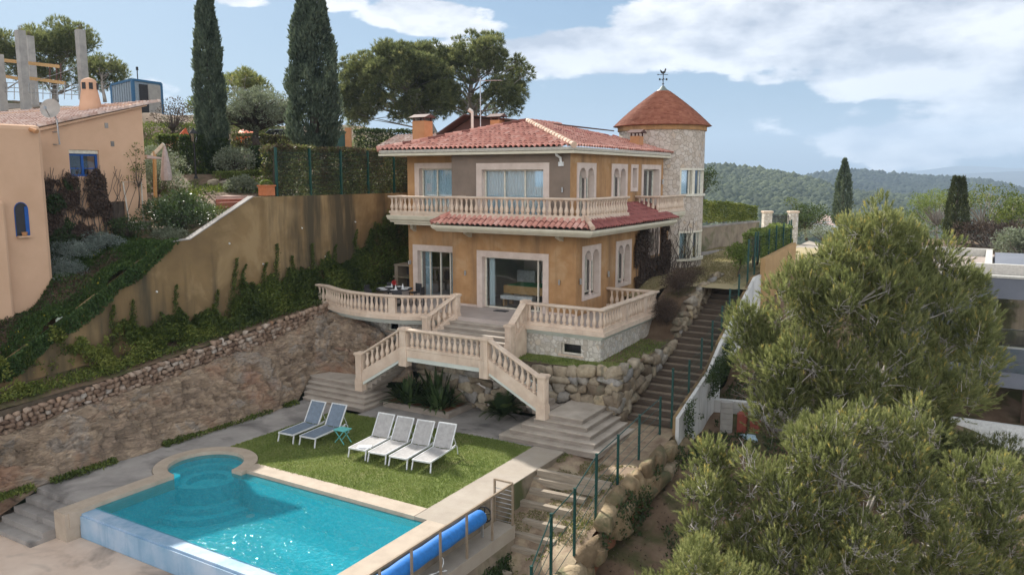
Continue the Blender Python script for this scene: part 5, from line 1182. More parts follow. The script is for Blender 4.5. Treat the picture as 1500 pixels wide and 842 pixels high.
P=np.array([-8.1,-1.45,.98])+unit(220)*rng.uniform(.02,.12,(220,1));V,F=leaf_quads(P,.05,None,1.2);npmesh('flowers',V,F,m_red,parent=v)
for k in range(6):
    a=k*math.pi/3+.25;x,y=-8.1+1.12*math.cos(a),-1.45+1.12*math.sin(a)
    c=T('dining_chair','dark dining chair pushed up to the round terrace table','chair',(x,y,0),'chairs at the terrace table')
    mb=MB();mb.obox((x,y,.45),.42,.42,.04,a);mb.build('seat',m_dark_in,c)
    mb=MB();mb.obox((x+.2*math.cos(a),y+.2*math.sin(a),.66),.04,.42,.36,a);mb.build('backrest',m_dark_in,c)
    for sx,sy in((1,1),(1,-1),(-1,1),(-1,-1)):
        mb=MB();dx=sx*.18*math.cos(a)-sy*.18*math.sin(a);dy=sx*.18*math.sin(a)+sy*.18*math.cos(a);mb.bar((x+dx,y+dy,.43),(x+dx,y+dy,.0),.03);mb.build('leg',m_black,c)
# barbecue at the back of the dining terrace
q=T('barbecue','pale stone outdoor barbecue with dark opening behind the dining table','barbecue',(-10.3,3,0))
mb=MB();mb.box(-11.15,-10.95,2.3,3.2,0,1.2);mb.box(-9.95,-9.75,2.3,3.2,0,1.2);mb.box(-10.95,-9.95,3.0,3.2,0,1.2);mb.box(-11.2,-9.7,2.25,3.25,.62,.7);mb.box(-11.18,-9.72,2.28,3.22,1.2,1.28);mb.build('body',m_mossy,q)
mb=MB();mb.box(-10.94,-9.96,2.99,2.999,.71,1.19);mb.box(-10.94,-9.96,2.99,2.999,.02,.6);mb.build('hearth',m_dark_in,q)
mb=MB();mb.lathe((-10.4,2.6,1.28),[(0,.09),(.14,.11),(.18,.07)],10);o=mb.build('jar',m_cloth);tag(o,'white jar standing on top of the barbecue','jar')
# ------------------------------------------------ inside the games room
bt=T('billiard_table','oak billiard table with green cloth inside the glazed games room','billiard table',(-3,1.9,0))
mb=MB();mb.box(-4.1,-1.3,1.15,2.5,.52,.86);mb.build('frame',m_wood,bt);mb=MB();mb.box(-3.98,-1.42,1.27,2.38,.862,.875);mb.build('cloth',m_felt,bt)
for x in(-3.9,-1.75):
    for y in(1.5,2.45): mb=MB();mb.box(x-.08,x+.08,y-.08,y+.08,.012,.55);mb.build('leg',m_wood,bt)
for i,(x,y) in enumerate(((-4.4,3.3),(-3.2,3.5),(-2.0,3.5))):
    s=T('armchair','white cushioned armchair at the back of the games room','armchair',(x,y,0),'armchairs in the games room')
    mb=MB();mb.box(x-.45,x+.45,y-.4,y+.3,.15,.55);mb.build('seat',m_cloth,s,bevel=.05);mb=MB();mb.box(x-.48,x+.48,y+.28,y+.45,.15,1.25);mb.build('backrest',m_cloth,s,bevel=.05)
s=T('bench','white topped wooden bench just inside the glazed opening','bench',(-3.2,.9,0));mb=MB();mb.box(-4.0,-2.4,.7,1.05,.32,.5);mb.build('seat',m_cloth,s,bevel=.03)
for x in(-3.85,-2.55): mb=MB();mb.box(x-.04,x+.04,.75,1.0,.012,.32);mb.build('leg',m_wood,s)
mb=MB();mb.box(-3.6,-3.0,-.5,-.2,-.004,.02);o=mb.build('doormat',m_dark_in);tag(o,'dark doormat in front of the large glazed opening','doormat')
# ============================================================ CLIFF
def resample(path,n):
    P=np.array(path,float);d=np.r_[0,np.cumsum(np.linalg.norm(np.diff(P,axis=0),axis=1))];s=np.linspace(0,d[-1],n);return np.stack([np.interp(s,d,P[:,k]) for k in range(3)],1)
def ruled(name,bot,top,n,m,amp,mat,bulge=.3,kind=None,freq=.8):
    A=np.array([bot],float)[0];B=np.array([top],float)[0];
    # same parameter for both lines
    k=len(A);t=np.linspace(0,k-1,n);a=np.stack([np.interp(t,np.arange(k),A[:,i]) for i in range(3)],1);b=np.stack([np.interp(t,np.arange(k),B[:,i]) for i in range(3)],1)
    s=np.linspace(0,1,m);G=a[:,None,:]*(1-s)[None,:,None]+b[:,None,:]*s[None,:,None]
    tan=np.gradient(G,axis=0);upv=np.gradient(G,axis=1);nn=np.cross(tan,upv);nn/=np.linalg.norm(nn,axis=2)[...,None]+1e-9
    Q=G.reshape(-1,3);dip=(Q[:,1]*.35+Q[:,2])*2.2+1.3*fbm(Q*.7+3,3);strata=(dip-np.floor(dip))**1.6
    d=amp*(.9*fbm(Q*freq,5,True)+.5*fbm(Q*np.array([1,.7,1.8])*2.6,5,True)+.38*strata-.25)
    blk=np.round(fbm(Q*.8+9,2)*3.)/3.*amp*.7
    e=np.sin(np.pi*np.clip(s,0,1))**.5;d=(d+blk).reshape(n,m)*e[None]+bulge*np.sin(np.pi*s)[None]
    V=(G+nn*d[...,None]).reshape(-1,3);I,J=np.meshgrid(np.arange(n-1),np.arange(m-1),indexing='ij');F=np.stack([I*m+J,I*m+J+1,(I+1)*m+J+1,(I+1)*m+J],-1).reshape(-1,4)[:,::-1]
    o=npmesh(name,V,F,mat,smooth=False);return o
bot=[(-8.7,-26,-3.98),(-8.9,-18.4,-3.98),(-8.85,-16.5,-3.25),(-8.65,-13.5,-3.25),(-8.65,-10.5,-3.25),(-8.6,-8.2,-3.25),(-9.0,-6.4,-3.2),(-9.5,-5.2,-2.55),(-9.2,-4.4,-2.55),(-7.6,-4.15,-2.6),(-6.2,-4.05,-2.6),(-5.0,-3.9,-2.5)]
top=[(-10.75,-26,-3.1),(-10.8,-19,-2.3),(-10.8,-16.5,-1.95),(-10.8,-13.5,-1.75),(-10.85,-10.5,-1.5),(-10.85,-8.2,-1.2),(-10.9,-6.0,-.95),(-10.95,-4.0,-.45),(-10.7,-3.1,-.22),(-9.3,-2.9,-.35),(-7.9,-2.75,-.85),(-6.7,-2.5,-1.9)]
cl=ruled('cliff',bot,top,520,90,.5,m_rock,.15);tag(cl,'bare brown bedrock cliff between the walkway and the dry stone wall','cliff',kind='structure')
C,S,Mx=wall_stones((-10.8,-25),(-10.8,-3.0),-3.15,-.95,-2.25,.08,.17,.13,(1,0),-.25)
dw=T('dry_stone_wall','rough reddish dry stone wall running along the top of the cliff','stone wall',(-10.9,-12,-1.5))
stones(C,S*1.06,Mx,.42,.26,ICO1,'stones',m_redst,dw)
mb=MB();
for i in range(11): y0=-25+2*i;z0=zst(y0)-.12;z1=zst(y0+2)-.12;mb.prism([(-11.05,y0),(-10.87,y0),(-10.87,y0+2),(-11.05,y0+2)],-3.4,[z0,z0,z1,z1])
mb.build('core',m_mortar,dw)
# loose rubble under the curved terrace and rock blocks on the cliff
rng=np.random.default_rng(11)
n=150;t_=rng.uniform(0,1,n);x=-10.6+t_*4.6;y=-3.15-rng.uniform(-.1,1.0,n)*(1-.3*t_);z=-.75-.9*t_-(-3.15-y)*.75+rng.uniform(-.1,.15,n)
Cc=np.column_stack([x,y,z]);Ss=np.column_stack([rng.uniform(.10,.26,n),rng.uniform(.09,.2,n),rng.uniform(.08,.18,n)])
an=rng.uniform(0,6.28,n);Rm=np.zeros((n,3,3));Rm[:,0,0]=np.cos(an);Rm[:,0,1]=-np.sin(an);Rm[:,1,0]=np.sin(an);Rm[:,1,1]=np.cos(an);Rm[:,2,2]=1
o=stones(Cc,Ss,Rm,.5,.3,ICO1,'rubble',m_redst);tag(o,'loose rubble stones heaped below the curved terrace','rubble',kind='stuff')
# ------------------------------------------------ tall ochre garden wall
gw=T('garden_wall','tall stained ochre retaining wall with a stepped sloping top','retaining wall',(-12.5,-5,0))
prof_=[(-22,-3.6),(-15.8,-.42),(-12.9,1.15),(-10.4,2.6),(-9.5,3.12),(-8.45,3.16),(-5.3,4.72),(-3,4.72),(5.2,4.72),(14,4.72)]
mb=MB()
for (y0,z0),(y1,z1) in zip(prof_,prof_[1:]): mb.prism([(-12.62,y0),(-12.38,y0),(-12.38,y1),(-12.62,y1)],-4.2,[z0,z0,z1,z1])
mb.build('wall',m_garden,gw)
mb=MB()
for (y0,z0),(y1,z1) in list(zip(prof_,prof_[1:]))[4:6]: mb.prism([(-12.66,y0),(-12.34,y0),(-12.34,y1),(-12.66,y1)],[z0+.001,z0+.001,z1+.001,z1+.001],[z0+.045,z0+.045,z1+.045,z1+.045])
mb.build('coping',m_noise_cop if 'm_noise_cop' in globals() else m_walk,gw)
mb=MB()
for y,z in((-10.0,1.35),(-6.6,2.9),(-6.4,1.7),(-4.9,1.9),(-2.6,3.3),(.9,3.4),(-1.2,1.9)): mb.tube([(-12.4,y,z),(-12.34,y,z-.02)],.035,8)
mb.build('weep_pipe',m_white,gw)
# ------------------------------------------------ rock wall round the garden strip
rw=T('rock_retaining_wall','big stone retaining wall below the basement and beside the long stairs','stone wall',(3.3,-3.3,-2.4))
rng=np.random.default_rng(21)
C1,S1,M1=wall_stones((-.9,-3.3),(3.25,-3.3),-3.2,-2.7,-1.22,-1.12,.40,.17,(0,-1),.05)
C2,S2,M2=wall_stones((3.3,-3.3),(3.45,2.6),-3.1,-.95,-1.12,-.85,.42,.17,(1,0),.06)
C3,S3,M3=wall_stones((3.3,2.6),(3.5,4.2),-1.0,-.35,-.15,.62,.34,.17,(1,0),.06)
C4,S4,M4=wall_stones((3.5,4.2),(3.5,8.0),-.4,.7,.8,1.25,.34,.17,(1,0),.06)
C5,S5,M5=wall_stones((-1.0,-3.62),(-5.0,-3.62),-3.2,-3.2,-1.0,-1.0,.36,.14,(0,-1),0)
for C,S,Mx in((C1,S1,M1),(C2,S2,M2),(C3,S3,M3),(C4,S4,M4),(C5,S5,M5)): stones(C,S*np.array([1.1,1.05,1.1]),Mx,.34,.2,ICO,'stones',m_rockst,rw)
mb=MB();mb.box(-1.0,3.2,-3.22,-3.0,-3.2,-1.2);mb.prism([(3.0,-3.0),(3.22,-3.0),(3.4,2.6),(3.1,2.6)],-3.2,[-1.2,-1.2,-.98,-.98]);mb.prism([(3.1,2.6),(3.2,2.6),(3.4,4.2),(3.1,4.2)],-2,[-.4,-.4,.5,.5]);mb.prism([(3.1,4.2),(3.42,4.2),(3.42,8),(3.1,8)],-1,[.6,.6,1.1,1.1]);mb.build('core',m_mortar,rw)
def strip_z(P):
    y=P[:,1];x=P[:,0];z=np.interp(y,[-3.2,2.5,2.9,4.2,5.,8],[-1.2,-.98,-.4,.55,.85,1.0])
    return np.where(y<-2.3,-1.19,z)+.04*fbm(P3(P,2),3)
sheet('garden_strip',axis([(-.95,3.35,.2)]),axis([(-3.25,-2.0,.2)]),strip_z,m_grassb)
sheet('garden_strip',axis([(2.0,3.4,.2)]),axis([(-2.05,5.1,.2)]),strip_z,m_soil)
blades('strip_grass',[(-.9,-3.2),(3.3,-3.2),(3.3,1.8),(2.15,1.8),(2.15,-2.3),(-.9,-2.3)],0,9000,.07,m_grassl,'green grass on the narrow strip below the basement wall',zf=strip_z)
# ------------------------------------------------ long garden stairs
ls=T('garden_stairs','long flight of timber edged gravel steps climbing beside the rock wall','stairs',(4.3,-2.7,-2.95))
n=23
for i in range(n):
    y=-2.75+.462*i;z=-2.95+.172*i
    mb=MB();mb.box(3.3,5.32,y+.08,y+.56,z-.5,z+.172-.035);mb.build('tread',m_gravel,ls)
    mb=MB();mb.obox((4.3,y+.04,z+.065),2.0+rng.uniform(-.1,.05),.12,.18,rng.normal()*.006);mb.build('riser',m_timberd,ls)
# dirt area and sleepers
QD=[(2.8,-6.4,-3.25),(5.3,-6.4,-3.25),(2.8,-8,-3.28),(5.3,-8,-3.3),(5.2,-3,-3.0),(3.4,-2.9,-3.0),(4,-5,-3.15),(4,-8.3,-3.5),(4,-8.7,-3.75),(4,-9.3,-4.05),(4,-9.9,-4.35),(4,-10.4,-4.6),(3.6,-11.3,-4.95),(4.8,-11.5,-4.9),(4,-14,-5.6),(5.2,-9.5,-3.95),(5.2,-10.3,-4.3),(2.8,-9.5,-4.0),(2.8,-11,-4.8),(3,-16,-6)]
def fD(P): return idw(P,QD,3)+.05*fbm(P3(P,1.6),3)
sheet('dirt',axis([(2.79,5.4,.12)]),axis([(-20,-2.6,.12)]),fD,m_drysoil)
sp_=[((2.83,-8.13,-3.3),(5.18,-8.02,-3.3)),((2.76,-8.30,-3.5),(4.95,-8.17,-3.5)),((2.84,-8.62,-3.72),(4.62,-8.5,-3.72)),((2.78,-9.05,-3.95),(4.4,-8.98,-3.95)),((3.2,-9.65,-4.2),(4.5,-9.56,-4.2)),((3.15,-10.08,-4.42),(4.45,-10.03,-4.42)),((3.2,-10.5,-4.62),(4.2,-10.5,-4.62)),((3.02,-11.3,-4.95),(3.8,-11.34,-4.95)),((3.3,-12.3,-5.2),(4.4,-12.3,-5.2))]
for (a,b_) in sp_:
    mb=MB();mb.bar((a[0],a[1],a[2]+.035),(b_[0],b_[1],b_[2]+.035),.19,.22);o=mb.build('timber_sleeper',m_timber,bevel=.012)
    tag(o,'weathered sleeper set as a step in the dry dirt path','sleeper','sleepers of the dirt path')
labs=['topmost weathered sleeper where the dirt path leaves the terrace','long weathered sleeper just below the topmost one','third weathered sleeper down the dirt path','fourth weathered sleeper beside the yellow flowers','fifth weathered sleeper down the dirt path','sixth weathered sleeper, short, beside green weeds','seventh weathered sleeper, tilted, above the bare pit','short sleeper lying at the bottom of the bare pit','lowest sleeper at the bottom edge of the photo']
for o,l in zip([o for o in bpy.data.objects if o.name.startswith('timber_sleeper')],labs): o['label']=l
# boulders along the outer edge
bw=T('boulder_wall','row of large ochre boulders holding the dirt path above the pine trees','boulder wall',(5.4,-8,-4.5))
rng=np.random.default_rng(31)
C=[];S=[]
ztop=lambda y:np.interp(y,[-16,-12,-10.8,-9.3,-8,-6,-3.4],[-5.5,-4.9,-4.5,-3.85,-3.35,-3.25,-3.25])
y=-15.8
for row,(off,rx) in enumerate(((-.2,0.),(-.68,.10))):
    y=-16
    while y<-3.4:
        w=rng.uniform(.32,.62);C.append([5.42+rx+rng.uniform(-.08,.08),y+w,ztop(y+w)+off+rng.uniform(-.06,.08)]);S.append([w*1.05,rng.uniform(.2,.28),rng.uniform(.27,.37)]);y+=w*1.85
C=np.array(C);S=np.array(S);n=len(C);an=rng.normal(size=n)*.15+math.pi/2;Rm=np.zeros((n,3,3));Rm[:,0,0]=np.cos(an);Rm[:,0,1]=-np.sin(an);Rm[:,1,0]=np.sin(an);Rm[:,1,1]=np.cos(an);Rm[:,2,2]=1
stones(C,S*np.array([1.2,1.1,1.15]),Rm,.28,.22,_ico(3),'boulders',m_bould,bw)
b2_=[(5.5,y,-6.4) for y in np.linspace(-17,-3.3,12)];t2_=[(5.3,y,float(ztop(y))-.25) for y in np.linspace(-17,-3.3,12)]
o=ruled('red_earth',b2_,t2_,120,14,.12,m_redearth,.1);o.parent=bw;o.matrix_parent_inverse=Matrix.Translation((-5.4,8,4.5))
# ------------------------------------------------ white boundary wall and fences
ww=T('boundary_wall','white rendered boundary wall with ochre edge stepping up beside the long stairs','wall',(5.5,0,-2))
pw=[(-3.35,-2.42),(-.05,-1.5),(1.3,-.72),(6.05,1.3),(7.6,1.32)]
mb=MB()
for (y0,z0),(y1,z1) in zip(pw,pw[1:]): mb.prism([(5.44,y0),(5.56,y0),(5.56,y1),(5.44,y1)],[z0-2.0 if y0<0 else z0-2.2]*4 if False else -4.4 if y1<2 else -1.5,[z0,z0,z1,z1])
mb.build('wall',m_whitewall,ww)
mb=MB()
for (y0,z0),(y1,z1) in zip(pw,pw[1:]): mb.prism([(5.34,y0),(5.439,y0),(5.439,y1),(5.34,y1)],-4.0 if y1<2 else -1.5,[z0+.02,z0+.02,z1+.02,z1+.02])
mb.build('ochre_edge',m_garden,ww)
ow=T('ochre_wall','short ochre wall under the clipped hedge near the gate','wall',(5.65,10,1.4))
mb=MB();mb.prism([(5.5,7.0),(5.72,7.0),(5.72,13.2),(5.5,13.2)],-.6,[2.02,2.02,2.28,2.28]);mb.build('wall',m_ochre2,ow)
def fence(label,pts,hp,mesh=True,r=.03,low=0,name='fence',group=None,th=None,mat=None,wires=5):
    t=T(name,label,'fence',tuple(pts[0]),group)
    for i,p in enumerate(pts):
        h=hp[i] if isinstance(hp,list) else hp
        mb=MB();mb.box(p[0]-r,p[0]+r,p[1]-r,p[1]+r,p[2]-.1,p[2]+h-.001);mb.box(p[0]-r*1.25,p[0]+r*1.25,p[1]-r*1.25,p[1]+r*1.25,p[2]+h,p[2]+h+.02);mb.build('post',mat or m_green,t)
    for i in range(len(pts)-1):
        p,q=pts[i],pts[i+1];h0=hp[i] if isinstance(hp,list) else hp;h1=hp[i+1] if isinstance(hp,list) else hp
        if mesh:
            mb=MB();mb.add([(p[0],p[1],p[2]+low),(q[0],q[1],q[2]+low),(q[0],q[1],q[2]+h1-.06),(p[0],p[1],p[2]+h0-.06)],[(0,1,2,3)]);mb.build('mesh_panel',m_screen,t)
        else:
            mb=MB()
            for k in range(wires):
                f=.12+.86*k/(wires-1);mb.tube([(p[0],p[1],p[2]+h0*f),(q[0],q[1],q[2]+h1*f)],.009 if k<wires-1 else .02,4)
            mb.build('wire',mat or m_green,t)
    return t
fence('green mesh fence stepping down the long stairs on top of the white wall',[(5.25,7.0,1.05),(5.25,5.9,.9),(5.25,4.6,.45),(5.25,3.3,.0),(5.25,2.3,-.45),(5.25,1.1,-.9),(5.25,-.15,-1.35),(5.25,-1.5,-1.95),(5.25,-3.2,-2.75)],[2.1,2.0,1.1,1.1,1.0,1.05,1.05,1.1,1.95])
fence('green wire fence on the boulders beside the dirt path',[(4.95,-3.5,-3.1),(5.05,-5.6,-3.2),(5.2,-7.6,-3.25),(5.28,-9.25,-3.65),(5.25,-10.5,-4.2),(5.2,-11.7,-4.7),(5.15,-12.6,-5.0)],[1.35,1.4,1.4,1.75,1.75,2.0,1.3],mesh=False)
fence('green fence panels around the clipped hedge by the gate',[(5.3,7.2,1.95),(5.45,8.6,2.0),(5.45,10,2.08),(5.45,11.5,2.15),(5.4,13.4,2.2),(5.1,14.4,2.1)],1.2)
fence('green mesh fence in front of the tall hedge on the ochre wall',[(-12.45,-3.9,4.74),(-12.45,-1.9,4.74),(-12.45,.1,4.74),(-12.45,2.,4.74),(-12.45,4.,4.74),(-12.45,6.,4.74)],2.05,r=.045)
# gate with stone pillars
gt=T('entrance_gate','black iron gate between two stone pillars at the end of the garden','gate',(1.6,28.4,.8))
g0=at(1123,330,55);g1=at(1161,330,55)
for g in(g0,g1): 
    mb=MB();mb.obox((g[0],g[1],1.5),.55,.55,3.2,R(31));mb.build('gate_pillar',m_clad,gt);mb=MB();mb.obox((g[0],g[1],3.15),.66,.66,.12,R(31));mb.build('pillar_cap',m_castst,gt)
mb=MB();n=13
for i in range(n):
    p=g0+(g1-g0)*(.18+.64*i/(n-1));mb.tube([(p[0],p[1],1.0),(p[0],p[1],2.95)],.03,4)
for z in(1.1,2.1,2.8):
    p=g0+(g1-g0)*.16;q=g0+(g1-g0)*.84;mb.bar((p[0],p[1],z),(q[0],q[1],z),.03)
mb.build('gate_leaf',m_black,gt)
# garden wall at the back
bk=T('back_garden_wall','mossy rendered garden wall with a grey coping behind the tower','wall',(1,18,1))
p=at(1018,335,45.5);q=at(1112,333,52)
mb=MB();d=(q-p)/np.linalg.norm(q-p);nrm=np.array([-d[1],d[0],0])*.25;zt=2.62
mb.prism([(p-d*4)[:2],q[:2],(q+nrm)[:2],(p-d*4+nrm)[:2]],-.5,zt);mb.build('wall',m_mossy,bk);mb=MB();n2=nrm*1.3;mb.prism([(p-d*4-nrm*.2)[:2],(q-nrm*.2)[:2],(q+n2)[:2],(p-d*4+n2)[:2]],zt+.002,zt+.08);mb.build('coping',m_walk,bk)
mb=MB();a=at(1024,366,44.5);b_=at(1104,366,50);mb.prism([a[:2],b_[:2],(b_+nrm)[:2],(a+nrm)[:2]],.5,1.3);mb.build('kerb',m_walk,bk)
mb=MB();a=at(1150,345,52);mb.prism([at(1163,362,50)[:2],at(1200,385,46)[:2],at(1225,378,52)[:2],at(1185,357,60)[:2]],.2,[1.15,1.0,.9,.75]);o=mb.build('road',m_pave);o['kind']='structure'
# grey steel frame and blocks beside the boundary wall
fr=T('steel_frame','grey steel sports frame with green net beyond the ochre wall','steel frame',tuple(at(1128,415,40)))
P=[at(1127,416,40),at(1127,380,40),at(1165,380,41.5),at(1165,416,41.5)]
mb=MB()
for a,b_ in zip(P,P[1:]+P[:1]): mb.bar(a,b_,.09)
mb.build('frame',m_steel,fr)
mb=MB();mb.add([P[0],P[3],P[2],P[1]],[(0,1,2,3)]);mb.build('net',m_screen,fr)
mb=MB();mb.prism([(5.57,.6),(9.2,1.4),(9.1,1.65),(5.57,.9)],-5.,-2.75);o=mb.build('low_wall',m_whitewall);tag(o,'low white wall behind the stacked bricks','wall')
def stack(nm,label,cat,x,y,z,mat,nx,ny,nz,sx,sy,sz,grp=None,hollow=False):
    mb=MB()
    for k in range(nz):
        for i in range(nx):
            for j in range(ny): mb.obox((x+i*sx*1.04,y+j*sy*1.04,z+sz*(k+.5)*1.02),sx,sy,sz*.97,R(18)+rng.normal()*.02,a=rng.uniform())
    if hollow:
        for i in(-.1,.1): mb.obox((x+i,y-sy*.52,z+sz*nz-.1),.09,.02,.1,R(18))
    o=mb.build(nm,mat);tag(o,label,cat,grp);return o
stack('block_stack','tall stack of grey concrete blocks beside the boundary wall','block stack',6.35,-.5,-3.65,m_conc,1,1,6,.42,.3,.2)
stack('brick_stack','taller stack of red bricks beside the grey blocks','brick stack',6.85,-.35,-3.75,m_brick,1,2,9,.3,.2,.1)
stack('brick_stack','lower stack of red bricks in front of the low white wall','brick stack',7.25,-.1,-3.75,m_brick,1,2,6,.3,.2,.1)
for i,(x,y,z,l) in enumerate(((7.15,-.75,-3.75,'blue and white cement bag at the bottom of the pile'),(7.2,-.7,-3.58,'blue and white cement bag on top of the pile'),(7.7,-.5,-3.8,'blue and white cement bag lying apart by the pine'))):
    rng=np.random.default_rng(50+i);o=stones(np.array([[x,y,z]]),np.array([[.33,.22,.1]]),np.eye(3)[None],.6,.12,_ico(3),'cement_bag',m_tarp,sm=True);tag(o,l,'cement bag')
# ============================================================ NEIGHBOUR HOUSE (left)
nh=T('neighbour_house','salmon pink house with pale old tile roof and blue windows','house',(-18,-10,2))
NF=Fac('y',-16.)
ysl=[-13,-11.7,-7.65];ztop_=lambda y:7.35+(y+12.1)*.275
holes=[(-10.8,-9.62,5.58,6.58),(-9.22,-8.6,2.6,4.58)]
mb=MB();mb2=MB()
wall(NF,-13.0,-7.65,.5,6.9,holes,.35,m_pink,nh)
mb.prism([(-16.35,-13),(-16,-13),(-16,-7.65),(-16.35,-7.65)],6.9,[7.1,7.1,8.55,8.55]);mb.box(-30,-16.35,-8.0,-7.65,.5,8.5);mb.build('wall',m_pink,nh)
sl_=math.hypot(6.4,1.62)
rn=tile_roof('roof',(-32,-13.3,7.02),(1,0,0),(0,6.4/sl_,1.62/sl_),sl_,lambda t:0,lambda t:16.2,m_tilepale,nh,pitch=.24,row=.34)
mb=MB();mb.prism([(-32,-13.2),(-15.86,-13.2),(-15.86,-7.5),(-32,-7.5)],[6.86,6.86,8.42,8.42],[6.98,6.98,8.46,8.46]);mb.build('roof_edge',m_pink,rn)
mb=MB();mb.lathe((-18.3,-8.4,8.1),[(0,.46),(.35,.42),(1.0,.31),(1.28,.31),(1.40,.26),(1.47,.14),(1.5,.03)],20);c=mb.build('chimney',m_noise_ch if 'm_noise_ch' in globals() else m_orange,nh,smooth=True);c.data.materials[0]=M_noise('salmon_chimney',[(.3,(.58,.34,.22)),(.7,(.66,.41,.28))],1.2,.9,60,.3,.005)
mb=MB();
for a in(-69,-20,40): x,y=-18.3+.30*math.cos(R(a)),-8.4+.30*math.sin(R(a));mb.obox((x,y,9.25),.14,.09,.26,R(a+90));
mb.build('chimney_slot',m_dark_in,c)
# blue window
fr_=MB();NF.box(fr_,-10.8,-9.62,-.2,-.14,5.58,5.66);NF.box(fr_,-10.8,-9.62,-.2,-.14,6.36,6.44)
for a in(-10.8,-10.27,-9.70): NF.box(fr_,a,a+.09,-.2,-.13,5.66,6.36)
NF.box(fr_,-10.7,-9.7,-.19,-.15,5.86,5.9)
wn=fr_.build('window',m_blueframe,nh);g=MB();NF.box(g,-10.75,-9.68,-.17,-.165,5.62,6.4);g.build('pane',m_glassdark,wn);g=MB();NF.box(g,-10.8,-9.62,-.16,-.06,6.44,6.58);g.build('roller_shutter',m_frame,wn);g=MB();NF.box(g,-10.9,-9.55,-1.0,-.9,5.4,6.7);g.build('room',m_dark_in,wn)
g=MB();NF.box(g,-9.21,-8.61,-.2,-.14,2.62,4.57);o=g.build('door',m_barkd,nh);o['label']='dark brown cellar door'
for y,z in((-9.3,7.45),(-9.1,6.75)):
    g=MB();NF.box(g,y,y+.14,.001,.02,z,z+.2);g.build('air_vent',m_walk,nh)
g=MB();NF.box(g,-13,-7.6,.001,.09,.5,3.25);NF.box(g,-8.6,-7.6,.002,.095,3.25,3.75);g.build('stone_footing',m_clad,nh)
g=MB();g.tube([(-15.9,-7.95,3.6),(-15.9,-7.95,5.35),(-15.9,-8.75,5.35),(-15.9,-8.6,3.8)],.03,6);g.build('pipe',m_gutter,nh)
# nearer lower volume with rounded edges, arched window
mb=MB();mb.box(-20,-14.5,-22,-12.55,.0,7.33);v=mb.build('wall',m_pink,nh,bevel=.16)
mb=MB();mb.box(-17,-14.15,-24,-14.15,.0,4.78);mb.build('wall',m_pink,nh,bevel=.10)
g=MB();K=10;F5=Fac('y',-14.5)
pts=[(-13.72,3.55),(-13.28,3.55)]+[(-13.5+.22*math.cos(math.pi*k/K),4.45+.25*math.sin(math.pi*k/K)) for k in range(K+1)]
g.add([(-14.485,a,z) for a,z in pts],[tuple(range(len(pts)))]);w_=g.build('window',m_dark_in,nh);w_['label']='small arched blue window'
g=MB()
for (a,b_) in zip(pts,pts[1:]+pts[:1]): g.bar((-14.475,a[0],a[1]),(-14.475,b_[0],b_[1]),.02)
g.box(-14.48,-14.46,-13.40,-13.29,3.57,4.55);g.build('frame',m_blueframe,w_)
g=MB();g.box(-14.49,-14.34,-13.72,-13.28,3.5,3.56);g.build('sill',m_pink,w_)
mb=MB();mb.lathe((-14.38,-13.5,3.56),[(0,.07),(.13,.1)],10);o=mb.build('flower_pot',m_orange);tag(o,'small terracotta pot on the sill of the arched blue window','flower pot')
g=MB();g.tube([(-14.5,-12.95,7.18),(-14.2,-12.9,7.1)],.08,8);g.build('roof_spout',m_orange,nh)
g=MB();g.prism([(-15.9,-7.6),(-15.9,-6.9),(-18,-6.9),(-18,-7.6)],6.3,[6.45,6.35,6.35,6.45]);g.build('porch_roof',m_tilepale,nh)
# satellite dish
sdh=T('satellite_dish','grey satellite dish on a bent pole fixed to the salmon wall','satellite dish',(-15.8,-11.4,6.5))
mb=MB();mb.tube([(-15.99,-11.35,6.75),(-15.7,-11.3,6.75),(-15.7,-11.33,7.6),(-15.72,-11.45,8.0)],.03,6);mb.tube([(-15.99,-11.35,7.2),(-15.7,-11.3,7.2)],.025,6);mb.build('pole',m_steel,sdh)
mb=MB();dn=Vector((.55,-.8,.25)).normalized();ax=dn.cross(Vector((0,0,1))).normalized();ay=ax.cross(dn);V=[];F=[];c0=Vector((-15.72,-11.5,8.02));n=20
for r_ in(0,1,2,3):
    for k in range(n): a=2*math.pi*k/n;rr=.36*r_/3;V.append(c0+(ax*math.cos(a)+ay*math.sin(a))*rr+dn*(.07*(rr/.36)**2))
for r_ in range(3):
    for k in range(n): F.append((r_*n+k,r_*n+(k+1)%n,(r_+1)*n+(k+1)%n,(r_+1)*n+k))
mb.add(V,F);mb.build('dish',m_conc,sdh,smooth=True)
mb=MB();mb.bar(c0-ay*.33,c0+dn*.42-ay*.1,.025);mb.obox(c0+dn*.42-ay*.1,.08,.08,.1);mb.build('feed_arm',m_steel,sdh)
# ============================================================ HILLSIDE OBJECTS (left, behind)
cr=T('concrete_frame','unfinished concrete frame with bare columns and scaffold rails','building frame',tuple(at(70,145,60)))
mb=MB()
a=at(-60,145,56);b_=at(150,146,60);d=(b_-a);d[2]=0;u=d/np.linalg.norm(d);nn=np.array([-u[1],u[0],0])
mb.prism([a[:2],b_[:2],(b_+nn*8)[:2],(a+nn*8)[:2]],a[2]-3,[a[2]-.1,a[2]-.3,a[2]-.3,a[2]-.1]);mb.build('slab',m_conc,cr)
for (x,yt,dd,w_) in((29,45,56,.5),(42,53,60,.5),(117,44,58,.5),(-3,80,56,.5)):
    p=at(x,yt,dd);q=at(x+3,150,dd)
    mb=MB();mb.prism([(p[0]-.25,p[1]-.25),(p[0]+.25,p[1]-.25),(p[0]+.25,p[1]+.25),(p[0]-.25,p[1]+.25)],q[2]-1,p[2]);mb.build('column',m_conc,cr)
    mb=MB()
    for sx in(-.18,0,.18): mb.tube([(p[0]+sx,p[1],p[2]),(p[0]+sx,p[1],p[2]+.35)],.015,4)
    mb.build('rebar',m_brownroof,cr)
mb=MB()
